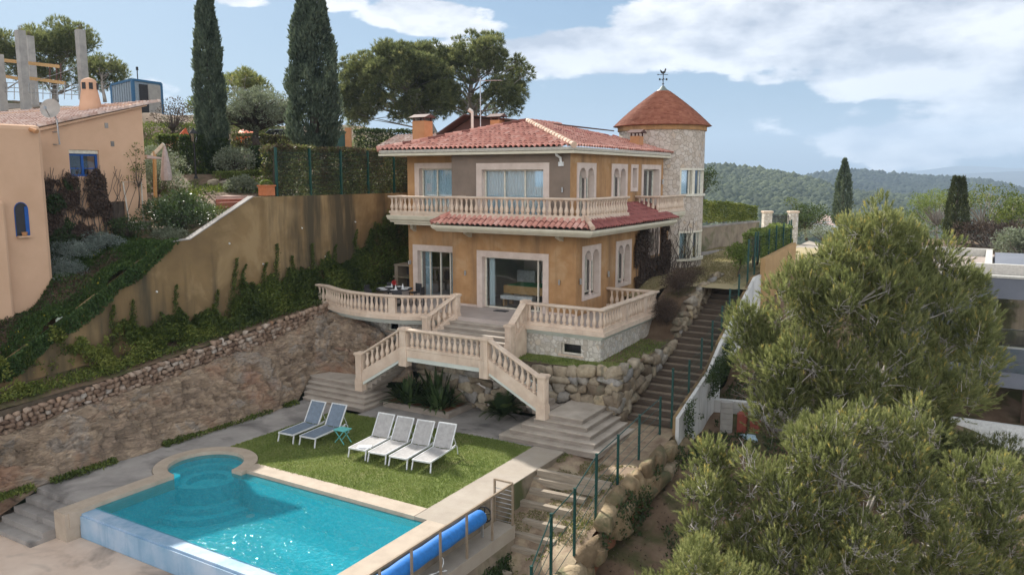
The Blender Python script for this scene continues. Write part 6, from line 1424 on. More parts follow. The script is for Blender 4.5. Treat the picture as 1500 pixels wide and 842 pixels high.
for k in range(14):
    x=0+k*10.5;p=at(x,146,56);q=at(x,121+(k%3),56);mb.tube([p,q],.03,5)
for yy in(137,131,124): mb.tube([at(0,yy-3,56),at(135,yy+3,56)],.025,5)
mb.tube([at(55,118,56),at(110,100,56)],.025,5);mb.build('scaffold_rail',m_steel,cr)
mb=MB()
for (x0,y0,x1,y1) in((0,88,88,98),(-5,110,30,116),(44,115,96,122)): mb.bar(at(x0,y0,57),at(x1,y1,57),.14,.22)
mb.build('timber_beam',m_wood,cr)
mb=MB()
for x in(73,83,89): mb.tube([at(x,93,57),at(x,124,57)],.06,6)
mb.build('prop',m_brownroof,cr)
ct=T('site_container','blue trimmed metal site container with its door open','container',tuple(at(203,168,62)))
p0=at(166,160,64);p1=at(197,166,60.5);p2=at(238,170,63);zb=p2[2]-.1;H=2.55
e1=(p1-p0);e2=(p2-p1);p3=p0+e2
mb=MB();mb.prism([p0[:2],p1[:2],p2[:2],p3[:2]],zb,zb+H)
mb.build('body',m_corr,ct)
mb=MB();z1_=zb+H
for A_,B_ in((p0,p1),(p1,p2)):
    for zz in(zb+.06,z1_): mb.bar((A_[0],A_[1],zz),(B_[0],B_[1],zz),.2,.16)
for A_ in(p0,p1,p2): mb.bar((A_[0],A_[1],zb),(A_[0],A_[1],z1_),.2)
mb.build('frame',m_blueg,ct)
mb=MB();out=np.array([e2[1],-e2[0],0]);out/=np.linalg.norm(out)
a=p1+e2*.2+out*.05;b_=p1+e2*.5+out*.05;mb.prism([a[:2],b_[:2],(b_+out*.02)[:2],(a+out*.02)[:2]],zb+.1,z1_-.25);mb.build('doorway',m_dark_in,ct)
mb=MB();a=p1+e2*.5+out*.05;b_=p1+e2*.94+out*.05;mb.prism([a[:2],b_[:2],(b_+out*.08)[:2],(a+out*.08)[:2]],zb+.1,z1_-.2);mb.build('door',m_conc,ct)
mb=MB()
for k in range(9):
    a=p0+e1*(k+.5)/9.;o_=np.array([e1[1],-e1[0],0]);o_/=np.linalg.norm(o_);mb.bar((a[0]+o_[0]*.03,a[1]+o_[1]*.03,zb+.2),(a[0]+o_[0]*.03,a[1]+o_[1]*.03,z1_-.1),.09,.05)
mb.build('ribs',m_corr,ct)
mb=MB();a=at(202,120,61);mb.tube([a,a+np.array([0,0,.9])],.04,5);mb.obox(a+np.array([0,0,.95]),.12,.12,.25);mb.build('mast',m_black,ct)
# orange site netting
for i,(pp,l) in enumerate((([(248,206,50),(262,205,50),(266,193,50),(272,187,50),(280,205,50)],'orange netting draped in a peak left of the tall cypress'),([(343,203,55),(352,190,55),(361,187,55),(375,190,55),(379,204,55)],'orange netting heap behind the olive tree'))):
    mb=MB();V=[at(*q) for q in pp];n=len(V);rng=np.random.default_rng(i)
    top=V;base=[v+np.array([.6,-.9,-.5]) for v in V]
    mb.add(top+base,[tuple(range(n))[::-1]]+[(k,(k+1)%n,(k+1)%n+n,k+n) for k in range(n)]+[tuple(range(n,2*n))]);o=mb.build('orange_net',m_net);tag(o,l,'netting')
# parked car glinting behind the cypress
cp=at(412,212,52);car=T('parked_car','grey parked car seen between the olive tree and the wide cypress','car',(cp[0],cp[1],cp[2]-.5))
def cx(u,v,z): 
    ca_,sa_=math.cos(R(31)),math.sin(R(31));return (cp[0]+u*ca_-v*sa_,cp[1]+u*sa_+v*ca_,cp[2]-.5+z)
mb=MB();pr_=[(-2.1,.35),(-2.1,.75),(-1.9,.9),(-1.0,.98),(-.5,1.42),(.9,1.45),(1.5,1.0),(2.0,.9),(2.1,.6),(2.1,.35)];n=len(pr_)
mb.add([cx(u,-.85,z) for u,z in pr_]+[cx(u,.85,z) for u,z in pr_],[tuple(range(n)),tuple(range(n,2*n))[::-1]]+[(i,i+n,(i+1)%n+n,(i+1)%n) for i in range(n)]);mb.build('body',M_plain('car_paint',(.30,.33,.37),.2,.6),car,bevel=.05)
mb=MB();pw_=[(-.92,1.0),(-.5,1.37),(.85,1.39),(1.3,1.0)];mb.add([cx(u,-.86,z) for u,z in pw_],[(0,1,2,3)]);mb.build('window',m_dark_in,car)
for u in(-1.3,1.3):
    for v_ in(-.8,.8):
        mb=MB();c_=cx(u,v_,.33);a_=cx(u,v_-.1,.33);b_=cx(u,v_+.1,.33);mb.tube([a_,b_],.33,14);mb.build('wheel',m_black,car)
# ochre post, roof and green door beyond the hedge
gh=T('garden_building','low garden building with pink tiled roof behind the hedge','building',(-12,8,5))
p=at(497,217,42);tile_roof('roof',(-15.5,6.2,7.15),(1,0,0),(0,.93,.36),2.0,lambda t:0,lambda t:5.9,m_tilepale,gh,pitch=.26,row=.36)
mb=MB();mb.box(-15.4,-9.8,6.35,9,4.4,7.1);mb.build('wall',m_ochre,gh)
mb=MB();a=at(510,190,50);mb.obox((a[0],a[1],a[2]-1.2),.34,.34,2.6,R(31));o=mb.build('gate_post',m_orange);tag(o,'orange rendered post standing behind the wide cypress','post')
mb=MB();a=at(500,192,50);mb.obox((a[0],a[1],a[2]-1.2),.7,.08,2.4,R(31));o=mb.build('green_door',m_green);tag(o,'dark green door beside the orange post','door')
# street lamp
lp=at(287,262,40);lm=T('garden_lamp','dark garden lamp post with a glazed lantern in front of the ivy','lamp post',tuple(lp))
mb=MB();mb.lathe(lp,[(0,.12),(.1,.08),(.15,.05),(1.6,.035),(1.68,.06),(1.74,.03)],10);mb.build('post',m_black,lm)
mb=MB();mb.lathe(lp+np.array([0,0,1.78]),[(0,.11),(.02,.13),(.42,.2)],6);mb.build('lantern',m_glass,lm)
mb=MB()
for k in range(6):
    a=2*math.pi*(k+.5)/6;mb.bar(lp+np.array([.13*math.cos(a),.13*math.sin(a),1.8]),lp+np.array([.2*math.cos(a),.2*math.sin(a),2.2]),.02)
mb.lathe(lp+np.array([0,0,2.2]),[(0,.24),(.04,.22),(.18,.08),(.22,.05),(.3,.02)],6);mb.build('lantern_frame',m_black,lm)
# cantilever parasol closed
up=at(227,285,35.5);um=T('parasol','closed beige cantilever parasol on a brown post','parasol',tuple(up))
mb=MB();mb.bar(up-np.array([0,0,.6]),at(226,222,35.5),.11);mb.build('post',m_wood,um)
mb=MB();mb.bar(at(223,228,35.5),at(240,211,35.5),.10,.14);mb.build('arm',m_frame,um)
tpc=at(241,214,35.5);mb=MB();mb.lathe(tpc-np.array([0,0,1.5]),[(0,.22),(.2,.24),(.7,.19),(1.2,.11),(1.45,.05),(1.5,.02)],9);mb.build('canopy',m_canvas,um,smooth=False)
# pot, red steps, low stone edging
pp_=at(391,288,34.3);pt=T('flower_pot','square terracotta pot with a clipped ball shrub on the ochre wall','flower pot',tuple(pp_))
mb=MB();z=4.76;mb.prism([(pp_[0]-.24,pp_[1]-.24),(pp_[0]+.24,pp_[1]-.24),(pp_[0]+.24,pp_[1]+.24),(pp_[0]-.24,pp_[1]+.24)],z,z+.4);mb.obox((pp_[0],pp_[1],z+.42),.56,.56,.06);mb.build('pot',M_plain('terracotta',(.50,.17,.07),.7),pt)
rng=np.random.default_rng(5);D=unit(900);D[:,2]=abs(D[:,2]);P=np.array([pp_[0],pp_[1],z+.45])+D*np.array([.24,.24,.2])*rng.uniform(.8,1,(900,1));V,F=leaf_quads(P,.05,D,1.5);npmesh('ball_shrub',V,F,m_bright,rng.uniform(0,.7,900),parent=pt)
rs=T('steps','red tiled garden steps with pale edges beside the ochre wall','steps',(-15,-4.2,4.4))
for i in range(3):
    a=at(316,300-5*i,35.5+.5*i);b_=at(372,297-5*i,37+.5*i);dv=np.array([-.25,.45,0]);zz=4.42+.13*i
    mb=MB();mb.prism([a[:2],b_[:2],(b_+dv*3)[:2],(a+dv*3)[:2]],zz-.5,zz);mb.build('step',m_tilepale if i==2 else M_plain('red_clay',(.34,.12,.08),.8),rs)
C,S,Mx=wall_stones(tuple(at(305,262,41)[:2]),tuple(at(400,262,44)[:2]),4.7,4.9,5.5,5.6,.34,.2,(.5,-.85),.0)
se=T('stone_edging','low wall of rounded field stones edging the upper flower bed','stone wall',tuple(at(350,270,42)));stones(C,S,Mx,.65,.2,ICO,'stones',m_rockst,se)
C,S,Mx=wall_stones(tuple(at(315,240,46)[:2]),tuple(at(400,240,49)[:2]),6.0,6.1,7.0,7.0,.5,.2,(.5,-.85),.0)
se=T('stone_edging','upper stone wall half hidden by ivy below the olive tree','stone wall',tuple(at(360,240,47)));stones(C,S,Mx,.6,.2,ICO,'stones',m_rockst,se)
# ============================================================ MODERN HOUSE (right)
mh=T('modern_house','grey blue modern flat roofed house behind the pine tree','house',(15,14,-4.5))
MF=Fac('x',9.5);cz=1.55
wall(MF,10.5,22,-4.8,1.0,[(13.7,16.6,-1.4,.75),(14.1,19,-4.5,-2.4)],.3,m_modern,mh)
mb=MB();mb.box(10.1,22,8.9,9.45,.72,cz);mb.box(10.5,10.8,9.81,24,-4.8,1.0);mb.box(9.9,10.3,9.46,24,.75,cz);mb.build('fascia',m_modern,mh)
mb=MB();mb.box(10.31,22,9.46,24,.9,1.2);mb.build('roof',m_roofgr,mh)
mb=MB();mb.box(9.85,22,8.85,9.15,cz+.002,cz+.09);mb.box(9.85,10.2,9.151,24,cz+.002,cz+.09);mb.box(10.6,14.2,22.5,22.8,1.2,1.62);mb.box(13.9,14.2,13.2,22.4,1.2,1.60);mb.box(13.3,22,12.9,13.19,1.2,1.72);mb.build('parapet',m_modernl,mh)
mb=MB();mb.box(14.3,22,13.3,22,1.2,1.5);mb.build('upper_roof',m_modern,mh)
mb=MB();
for a in(13.7,14.35,14.42,16.5): MF.box(mb,a,a+.08,-.14,-.06,-1.4,.75)
MF.box(mb,13.78,16.5,-.14,-.06,-1.4,-1.32);MF.box(mb,13.78,16.5,-.14,-.06,.67,.749);wo=mb.build('window',M_plain('olive_frame',(.35,.36,.24),.5),mh)
mb=MB();MF.box(mb,13.8,16.5,-.11,-.1,-1.3,.66);mb.build('pane',m_glass,wo);mb=MB();mb.box(13,17.5,11.5,11.6,-1.6,.9);mb.box(13,17.5,9.85,11.5,-1.7,-1.55);mb.build('room',m_garden,wo)
mb=MB();mb.box(12.2,22,7.4,9.49,-2.55,-1.95);mb.build('balcony',m_modern,mh)
mb=MB();mb.box(12.3,22,7.42,7.45,-1.95,-1.0);mb.build('glass_rail',m_glass,mh);mb=MB();mb.box(12.3,22,7.40,7.47,-1.0,-.95);mb.build('rail',m_steel,mh)
mb=MB();mb.box(13.6,20,9.5,13,-4.4,-4.3);mb.box(13.6,20,12.8,13,-4.3,-2.4);mb.build('lower_room',m_wood,mh)
mb=MB();mb.box(15.6,15.9,8.9,9.2,-4.3,-2.56);mb.build('column',M_plain('dark_timber',(.10,.06,.04),.7),mh)
mb=MB();mb.box(13.2,22,6.4,6.6,-4.9,-3.75);mb.build('terrace_parapet',m_white,mh)
pf=T('picket_fence','white picket fence below the modern house terrace','fence',(15,5.2,-5))
for i in range(30):
    x=13.6+i*.22;mb=MB();mb.box(x,x+.15,5.2,5.24,-5.5,-3.95-.01*(i%3));mb.build('picket',m_white,pf)
mb=MB();mb.box(13.5,20.3,5.25,5.3,-4.3,-4.2);mb.box(13.5,20.3,5.25,5.3,-5.2,-5.1);mb.build('fence_rail',m_white,pf)
# tiny far village houses
for i,(x,y,w_,hh,d_) in enumerate(((1203,330,11,5,420),(1211,327,9,6,440),(1218,331,12,5,430),(1206,323,7,4,470),(1214,336,9,4,400),(1197,334,6,4,400))):
    p=at(x,y,d_);k=d_/FPX;h_=T('village_house',['white village house at the left edge of the far hamlet','pale village house behind the others in the far hamlet','wide white village house at the right of the far hamlet','small topmost house of the far hamlet','lowest village house of the far hamlet','tiny village house leftmost in the far hamlet'][i],'house',tuple(p),'houses of the far hamlet')
    a=R(10+i*13);W_,H_,D_=w_*k,hh*k,6.
    mb=MB();mb.obox((p[0],p[1],p[2]),W_,D_,H_+3,a);mb.build('wall',m_white,h_)
    mb=MB();m_=Matrix.Rotation(a,3,'Z');V=[Vector(p)+m_@Vector(q) for q in((-W_/2-.3,-D_/2-.3,H_/2+1.5),(W_/2+.3,-D_/2-.3,H_/2+1.5),(W_/2+.3,D_/2+.3,H_/2+1.5),(-W_/2-.3,D_/2+.3,H_/2+1.5),(-W_/2-.3,0,H_/2+2.8),(W_/2+.3,0,H_/2+2.8))]
    mb.add(V,[(0,1,5,4),(2,3,4,5),(0,4,3),(1,2,5),(0,3,2,1)]);mb.build('roof',m_tilepale,h_)
# ============================================================ TREES AND PLANTS
MP=(m_pine,m_barkl);MF_=(m_pinefar,m_bark)
def lob(L): return [(at(x,y,d),r) for x,y,d,r in L]
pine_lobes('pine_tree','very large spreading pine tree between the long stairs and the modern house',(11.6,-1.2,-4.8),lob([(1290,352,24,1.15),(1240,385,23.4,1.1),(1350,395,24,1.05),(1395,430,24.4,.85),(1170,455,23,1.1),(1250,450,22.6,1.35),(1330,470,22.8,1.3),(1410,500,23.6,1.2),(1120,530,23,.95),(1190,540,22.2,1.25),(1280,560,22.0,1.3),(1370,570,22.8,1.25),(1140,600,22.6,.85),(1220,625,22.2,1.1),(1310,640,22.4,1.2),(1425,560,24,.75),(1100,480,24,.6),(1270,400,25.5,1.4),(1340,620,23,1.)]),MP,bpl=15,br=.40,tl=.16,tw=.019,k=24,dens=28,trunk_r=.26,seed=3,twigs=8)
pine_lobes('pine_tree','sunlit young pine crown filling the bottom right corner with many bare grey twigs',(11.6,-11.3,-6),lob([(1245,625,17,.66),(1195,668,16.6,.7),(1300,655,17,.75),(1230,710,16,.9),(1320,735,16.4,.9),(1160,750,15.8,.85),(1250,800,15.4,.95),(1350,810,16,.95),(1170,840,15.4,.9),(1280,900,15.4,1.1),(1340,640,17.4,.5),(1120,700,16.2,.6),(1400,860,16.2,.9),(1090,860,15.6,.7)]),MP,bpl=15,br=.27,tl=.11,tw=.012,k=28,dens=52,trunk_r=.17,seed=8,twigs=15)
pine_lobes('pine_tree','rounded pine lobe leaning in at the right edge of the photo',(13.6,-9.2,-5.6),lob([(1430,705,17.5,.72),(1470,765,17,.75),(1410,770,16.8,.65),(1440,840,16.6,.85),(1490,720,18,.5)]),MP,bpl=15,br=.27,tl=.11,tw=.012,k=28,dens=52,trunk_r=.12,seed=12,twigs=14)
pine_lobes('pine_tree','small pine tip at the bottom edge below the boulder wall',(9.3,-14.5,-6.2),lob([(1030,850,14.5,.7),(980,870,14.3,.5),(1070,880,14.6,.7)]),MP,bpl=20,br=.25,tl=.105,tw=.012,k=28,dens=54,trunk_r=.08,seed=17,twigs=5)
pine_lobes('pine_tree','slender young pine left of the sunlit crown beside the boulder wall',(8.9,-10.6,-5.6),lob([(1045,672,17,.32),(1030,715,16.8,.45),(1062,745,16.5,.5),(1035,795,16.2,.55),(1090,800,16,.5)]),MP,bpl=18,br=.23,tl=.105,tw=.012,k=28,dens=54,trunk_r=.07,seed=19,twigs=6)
pine('pine_tree','dark shaded pine between the sunlit crown and the white picket fence',(13.3,-3.2,-5),(13.5,-3.6,-2.9),(1.8,1.5,1.35),50,.5,MF_,tl=.14,tw=.016,k=10,dens=34,trunk_r=.12,seed=23,bare=25)
# pines on the hill behind the villa
rb=at(640,205,80);pine('pine_tree','big dark umbrella pine behind the left end of the villa roof',rb,tuple(at(580,136,80)),(5.9,4.4,4.6),150,1.0,MF_,tl=.34,tw=.06,k=9,dens=11,trunk_r=.3,seed=31,bare=30)
rb2=at(700,205,84);pine('pine_tree','open crowned pine with pale leaning trunks behind the roof antenna',rb2,tuple(at(692,122,84)),(5.8,4.4,5.0),92,.95,MF_,tl=.34,tw=.06,k=9,dens=11,trunk_r=.48,seed=33,bare=60)
pine('pine_tree','tall dark pine behind the bare concrete columns',at(85,150,75),tuple(at(85,90,75)),(3.6,3,3.6),70,.95,MF_,tl=.3,tw=.05,k=8,dens=9,trunk_r=.3,seed=41,bare=10)
pine('pine_tree','dark pine at the left edge above the concrete slab',at(5,140,72),tuple(at(0,100,72)),(2.2,2,2.6),34,.9,MF_,tl=.3,tw=.05,k=8,dens=9,trunk_r=.25,seed=43,bare=6)
pine('pine_tree','rounded pine between the chimney and the site container',at(152,150,70),tuple(at(152,110,70)),(1.75,1.6,1.5),34,.6,MF_,tl=.26,tw=.045,k=8,dens=11,trunk_r=.16,seed=45,bare=6)
pine('pine_tree','light green pine rising behind the olive tree',at(350,200,62),tuple(at(352,135,62)),(2.0,1.8,1.8),40,.6,MP,tl=.24,tw=.04,k=8,dens=12,trunk_r=.16,seed=47,bare=10)
# cypresses
MC=(m_cyp,m_barkd)
cypress('cypress_tree','slim tall cypress rising out of the frame left of the wide one',at(314,262,45),11.6,.82,MC,32000,.20,seed=2,top=1.,low=.05)
cypress('cypress_tree','wide tall cypress behind the hedge rising out of the frame',at(463,238,41),9.8,1.28,MC,44000,.20,seed=5,low=.03)
cypress('cypress_tree','slender dark cypress with a bent tip beyond the gate',at(1232,335,75),6.4,.85,MC,7000,.24,seed=7,low=.02)
cypress('cypress_tree','blunt topped cypress between the big pine and the far shrubs',at(1398,352,60),4.7,.8,(m_cyplt,m_barkd),6500,.2,seed=9,top=.62,low=.02)
def blobs(c,rad,n,br,seed,flat=.8):
    g=np.random.default_rng(seed);o=[]
    for i in range(n):
        d=g.normal(size=3);d/=np.linalg.norm(d);d[2]=abs(d[2])*1.1-.25 if g.uniform()<.8 else d[2];k=g.uniform(.25,1.)**.5
        r=br*g.uniform(.65,1.3);o.append((np.array(c)+d*np.array(rad)*k,np.array([r,r,r*flat])))
    return o
def shrub(label,c,rad,n,br,leaf,mats,dens,seed,name='shrub',cat='shrub',group=None,asp=2.,stems=True,tr=.04,base=None,vb=.45):
    c=np.array(c,float);b0=c-np.array([0,0,rad[2]*1.05]) if base is None else base
    return bushy(name,label,cat,b0,blobs(c,rad,n,br,seed),leaf,mats,dens,asp,group,tr,stems,seed,vbase=vb)
shrub('silver grey olive tree with a forked trunk above the ivy wall',at(378,165,48),(2.9,2.2,1.35),90,.5,.16,(m_grey,m_barkd),70,51,'olive_tree','olive tree',asp=3.5,tr=.24,base=at(376,212,48))
shrub('brownish small tree beside the site container',at(254,172,52),(1.5,1.4,1.1),24,.5,.12,(m_brown,m_barkd),18,52,'small_tree','tree',tr=.08,base=at(252,212,52))
shrub('yellow green bushes at the foot of the slim cypress',at(300,170,60),(1.6,1.4,1.6),24,.6,.16,(m_weed,m_barkd),20,53,'bush','bush',tr=.1)
shrub('large glossy oleander bush beside the salmon house',(-14.9,-6.9,3.95),(1.5,1.35,.95),58,.42,.13,(m_olead,m_barkd),95,54,asp=3.2)
shrub('pale leafed shrub between the house corner and the parasol',at(232,265,38),(1.5,1.0,1.3),26,.45,.11,(m_grey,m_barkd),60,55,asp=2.5)
shrub('sparse flowering shrub where the ochre wall starts to slope',(-13.3,-6.2,3.9),(.6,.7,.45),18,.28,.07,(m_weed,m_barkd),60,56)
shrub('dark rounded bush at the foot of the near salmon wall',at(40,398,29.2),(.78,.8,.62),34,.3,.08,(m_dark,m_barkd),110,57)
shrub('tall leafy climber trained against the salmon house corner',(-15.8,-8.2,5.6),(.15,.42,1.25),12,.2,.09,(m_weed,m_barkd),60,58,'climbing_shrub','climber',tr=.03)
for i,(c,r_,l) in enumerate(((at(105,372,29.6),(1.1,.7,.42),'pale blue grey mound of lavender cotton by the house footing'),(at(152,358,30.5),(.9,.6,.36),'round grey shrub cushion right of the lavender cotton'),(at(95,400,28.8),(.8,.55,.45),'feathery silver plant spilling over the slope edge'),(at(130,348,31.5),(1.2,.5,.25),'dull green cushion plants behind the silver mounds'),(at(245,345,32),(1.1,.4,.2),'blue green rosemary cushion on the wall shoulder'))):
    shrub(l,c,r_,44,.22,.075,(m_silver if i in(0,1,2) else m_grey,m_barkd),170,70+i,'cushion_plant','plant',stems=False,asp=3.,vb=.5 if i!=3 else .25)
shrub('green shrubs under the cellar door',at(185,335,31.5),(1.0,.5,.5),30,.25,.08,(m_dark,m_barkd),120,80)
shrub('leafy weeds beside the dry bank next to the timber border',at(30,460,28.6),(1.6,.8,.45),40,.25,.08,(m_ivy,m_barkd),120,81,stems=False)
mb=MB();
for k in range(3): a=at(70,388+9*k,29.5);b_=at(105,384+9*k,30.2);mb.bar(a,b_,.1,.18)
a=at(71,375,29.5);mb.bar(a,a-np.array([0,0,1.0]),.18);o=mb.build('timber_border',m_timber);tag(o,'short weathered timber border below the silver plants','timber border')
# dark hedge and ivy bank behind the lamp
def hedge(name,label,a,b_,z0,z1,th,leaf,mat,n,seed,cat='hedge',vb=.45,tops=True,vs=.2,core=True,rough=.12):
    global rng;rng=np.random.default_rng(seed);t=T(name,label,cat,((a[0]+b_[0])/2,(a[1]+b_[1])/2,z0 if np.ndim(z0)==0 else z0[0]))
    a=np.array(a[:2],float);b_=np.array(b_[:2],float);d=b_-a;L_=np.linalg.norm(d);u=d/L_;nn=np.array([u[1],-u[0]])
    z0=np.array(z0 if np.ndim(z0) else [z0,z0],float);z1=np.array(z1 if np.ndim(z1) else [z1,z1],float)
    s=rng.uniform(0,1,n);face=rng.uniform(size=n);w=np.where(face<.62,rng.uniform(.35,.5,n),np.where(face<.8,rng.uniform(-.5,.5,n),-rng.uniform(.4,.5,n)))
    zz=np.where((face>=.62)&(face<.8),rng.uniform(.92,1.02,n),rng.uniform(0,1,n))
    Zb=z0[0]+(z0[1]-z0[0])*s;Zt=z1[0]+(z1[1]-z1[0])*s
    P=np.column_stack([a[0]+d[0]*s,a[1]+d[1]*s,Zb+(Zt-Zb)*zz]);off=(w*th)+rough*fbm(P*1.8+seed,3)*np.sign(w)
    P[:,:2]+=nn*off[:,None];P[:,2]+=rough*fbm(P*1.5+seed+9,2)*zz
    D=np.column_stack([nn[0]*np.sign(w),nn[1]*np.sign(w),np.full(n,.3)])+rng.normal(size=(n,3))*.7
    V,F=leaf_quads(P,leaf,D,1.7);v=np.clip(vb+.35*fbm(P*1.1+seed,3)+rng.normal(size=n)*vs,0,1);npmesh('foliage',V,F,mat,v,parent=t)
    mb=MB();k=12
    for i in range(40):
        s_=rng.uniform();q=a+d*s_;h_=z0[0]+(z0[1]-z0[0])*s_;e=z1[0]+(z1[1]-z1[0])*s_;mb.tube([(q[0],q[1],h_-.1),(q[0]+rng.normal()*.1,q[1]+rng.normal()*.1,(h_+e)/2),(q[0]+rng.normal()*.2,q[1]+rng.normal()*.2,e-.15)],[.03,.02,.01],4)
    so_=mb.build('stems',m_barkd,t);so_['kind']='stuff';return t
hedge('hedge','tall mixed hedge with brown twigs behind the green fence on the ochre wall',(-12.95,-3.9),(-12.95,6.2),4.6,[6.88,6.85],.9,.11,m_mixh,30000,91,vb=.4)
hedge('ivy_bank','dark glossy ivy bank behind the lamp post',at(250,0,44),at(322,0,45),5.0,7.7,.8,.12,m_dark,9000,92,'ivy')
hedge('ivy_bank','trailing ivy below the olive tree beside the hedge',at(360,0,45),at(402,0,46),5.2,7.2,.8,.12,m_dark,6000,93,'ivy')
hedge('hedge','low bright clipped plants along the upper stone edging',at(300,0,42.5),at(400,0,45),5.45,5.85,.5,.09,m_bright,3500,94,vb=.55)
hedge('hedge','green bushes hiding the orange netting above the ivy',at(215,0,46),at(300,0,48),6.8,7.9,1.0,.13,m_weed,6000,95)
hedge('hedge','mixed bushes between the two tall cypresses',at(330,0,50),at(430,0,51),6.7,8.1,1.0,.13,m_mixh,6000,96)
hedge('hedge','dark hedge behind the garden building roof',at(515,0,54),at(620,0,54),6.5,8.6,1.0,.14,m_dark,7000,97)
hedge('hedge','long hedge on top of the mossy back garden wall',tuple(at(1000,0,46)),tuple(at(1114,0,53)),[2.9,2.7],[4.35,3.6],.8,.10,m_weed,14000,98,vb=.6)
hedge('hedge','bright clipped hedge inside the green fence near the gate',(4.95,7.7),(4.9,13.8),[1.6,1.9],[3.05,3.1],.9,.10,m_bright,16000,99,vb=.55)
shrub('leafy lower end of the clipped hedge above the stairs',(4.55,7.0,1.95),(.45,.5,.75),30,.26,.09,(m_bright,m_barkd),110,100)
shrub('round topped tree just right of the entrance gate',at(1183,325,62),(1.7,1.5,1.35),34,.55,.14,(m_dark,m_barkd),40,101,'small_tree','tree',tr=.12,vb=.6)
shrub('thin sparse tree behind the entrance gate',at(1165,302,72),(.8,.8,1.1),10,.35,.13,(m_weed,m_barkd),26,102,'small_tree','tree',tr=.07,base=at(1166,335,72))
shrub('pale dry brush beside the road beyond the gate',at(1205,345,58),(1.6,1.2,.6),22,.4,.12,(m_grey,m_barkd),40,103)
shrub('dark shrub on the far side of the tower',at(1032,270,50),(.7,.7,1.2),16,.4,.12,(m_dark,m_barkd),40,104)
for i,(x,y,d_,rx,rz,m_,l) in enumerate(((232,238,41,1.2,.8,m_grey,'grey leafed bush beside the parasol post'),(300,225,52,2.6,.9,m_dark,'dark shrubs at the foot of the slim cypress'),(345,238,44,1.1,.7,m_grey,'small grey bush in front of the upper stone wall'),(405,238,44,1.0,.9,m_dark,'dark ivy covered bush beside the fence corner'),(335,215,56,2.0,.7,m_mixh,'reddish green shrubs below the light green pine'),(420,225,50,1.3,.6,m_mixh,'yellow green shrubs left of the wide cypress'),(352,275,39,.5,.35,m_grey,'small grey bush beside the terracotta pot'),(255,205,56,3.0,.8,m_weed,'scrub on the bank below the site container'),(215,190,60,2.0,.6,m_brown,'brown scrub left below the site container'),(540,215,60,3.5,1.0,m_pinefar,'dark undergrowth below the big umbrella pine'))):
    shrub(l,at(x,y,d_),(rx,rx*.7,rz),34,.42,.12,(m_,m_barkd),46,140+i,'shrub','shrub',tr=.05,vb=.5,base=at(x,y+1.2*rz*FPX/d_,d_))
for i,(x,y,d_,rx,rz,m_,l) in enumerate(((1440,300,66,3.3,1.8,m_weed,'wide sunlit green tree right of the blunt cypress'),(1375,300,78,2.6,1.6,m_bright,'light green tree left of the blunt cypress'),(1492,320,62,1.8,1.7,m_weed,'green tree at the right edge above the modern house'),(1450,345,58,2.2,1.1,m_brown,'bare grey brown thicket behind the modern house roof'),(1495,358,52,1.3,.9,m_grey,'pale olive tree at the right edge by the flat roof'),(1340,330,80,4.5,1.5,m_weed,'band of green trees beyond the big pine'))):
    shrub(l,at(x,y,d_),(rx,rx*.8,rz),36,.62,.17,(m_,m_bark),24,110+i,'tree','tree',tr=.14,vb=.55,base=at(x,y+2.3*rz*FPX/d_,d_))
# planting on the villa plot
shrub('grey rosemary shrub beside the terrace at the top of the rock wall',(2.8,4.3,1.1),(.5,1.6,.7),70,.26,.09,(m_brown,m_barkd),130,120,asp=5.)
shrub('grey rosemary bush tucked against the end of the terrace balustrade',(2.75,2.9,.0),(.4,.9,.6),50,.26,.09,(m_brown,m_barkd),130,122,asp=5.)
shrub('low grey rosemary between the rock wall and the tower',(2.6,6.9,1.15),(.5,1.2,.3),26,.24,.08,(m_brown,m_barkd),120,121,asp=5.)
mb_n=0
def wallcreeper(label,seed,n,xf,y0,y1,z0,z1,mat,hole=None,thr=.05):
    global rng;rng=np.random.default_rng(seed);t=T('creeper',label,'creeper',(xf,(y0+y1)/2,z0))
    P=np.column_stack([np.full(n,xf),rng.uniform(y0,y1,n),rng.uniform(z0,z1,n)]);dn=fbm(P*np.array([1,1.9,1.5])+seed,4);el=1-((P[:,1]-(y0+y1)/2)/((y1-y0)/2))**2*.8-((P[:,2]-(z0+z1)/2)/((z1-z0)/2))**2*.7;P=P[(dn*1.1+el*.5)>thr]
    if hole: P=P[~((P[:,1]>hole[0])&(P[:,1]<hole[1])&(P[:,2]>hole[2])&(P[:,2]<hole[3]))]
    P[:,0]+=rng.uniform(.02,.14,len(P));D=np.column_stack([np.full(len(P),.5),rng.normal(size=len(P))*.6,-np.ones(len(P))*.8]);V,F=leaf_quads(P,.09,D,2.);npmesh('foliage',V,F,mat,np.clip(rng.normal(size=len(P))*.2+.3,0,1),parent=t)
    mb=MB()
    for k in range(44):
        y=rng.uniform(y0+.2,y1-.2);P_=[(xf+.03,y,z0)];z=z0
        while z<z1-.4: z+=rng.uniform(.35,.6);y+=rng.normal()*.16;P_.append((xf+.035,y,z))
        mb.tube(P_,[.02*(1-.6*i/len(P_)) for i in range(len(P_))],4)
    mb.build('stems',m_barkd,t)
wallcreeper('brown tangled creeper on the salmon wall under the blue window',133,34000,-15.9,-12.5,-8.8,2.6,5.9,m_brown,(-9.3,-8.5,2.4,4.6),.30)
wallcreeper('dark green creeper at the left part of the salmon wall',134,16000,-15.85,-12.9,-10.7,1.8,5.5,m_dark,None,.38)
wallcreeper('dark brown creeper covering the villa side wall round the small window',130,30000,.02,5.9,10.5,.3,3.4,m_brown,(7.45,9.3,1.7,3.2))
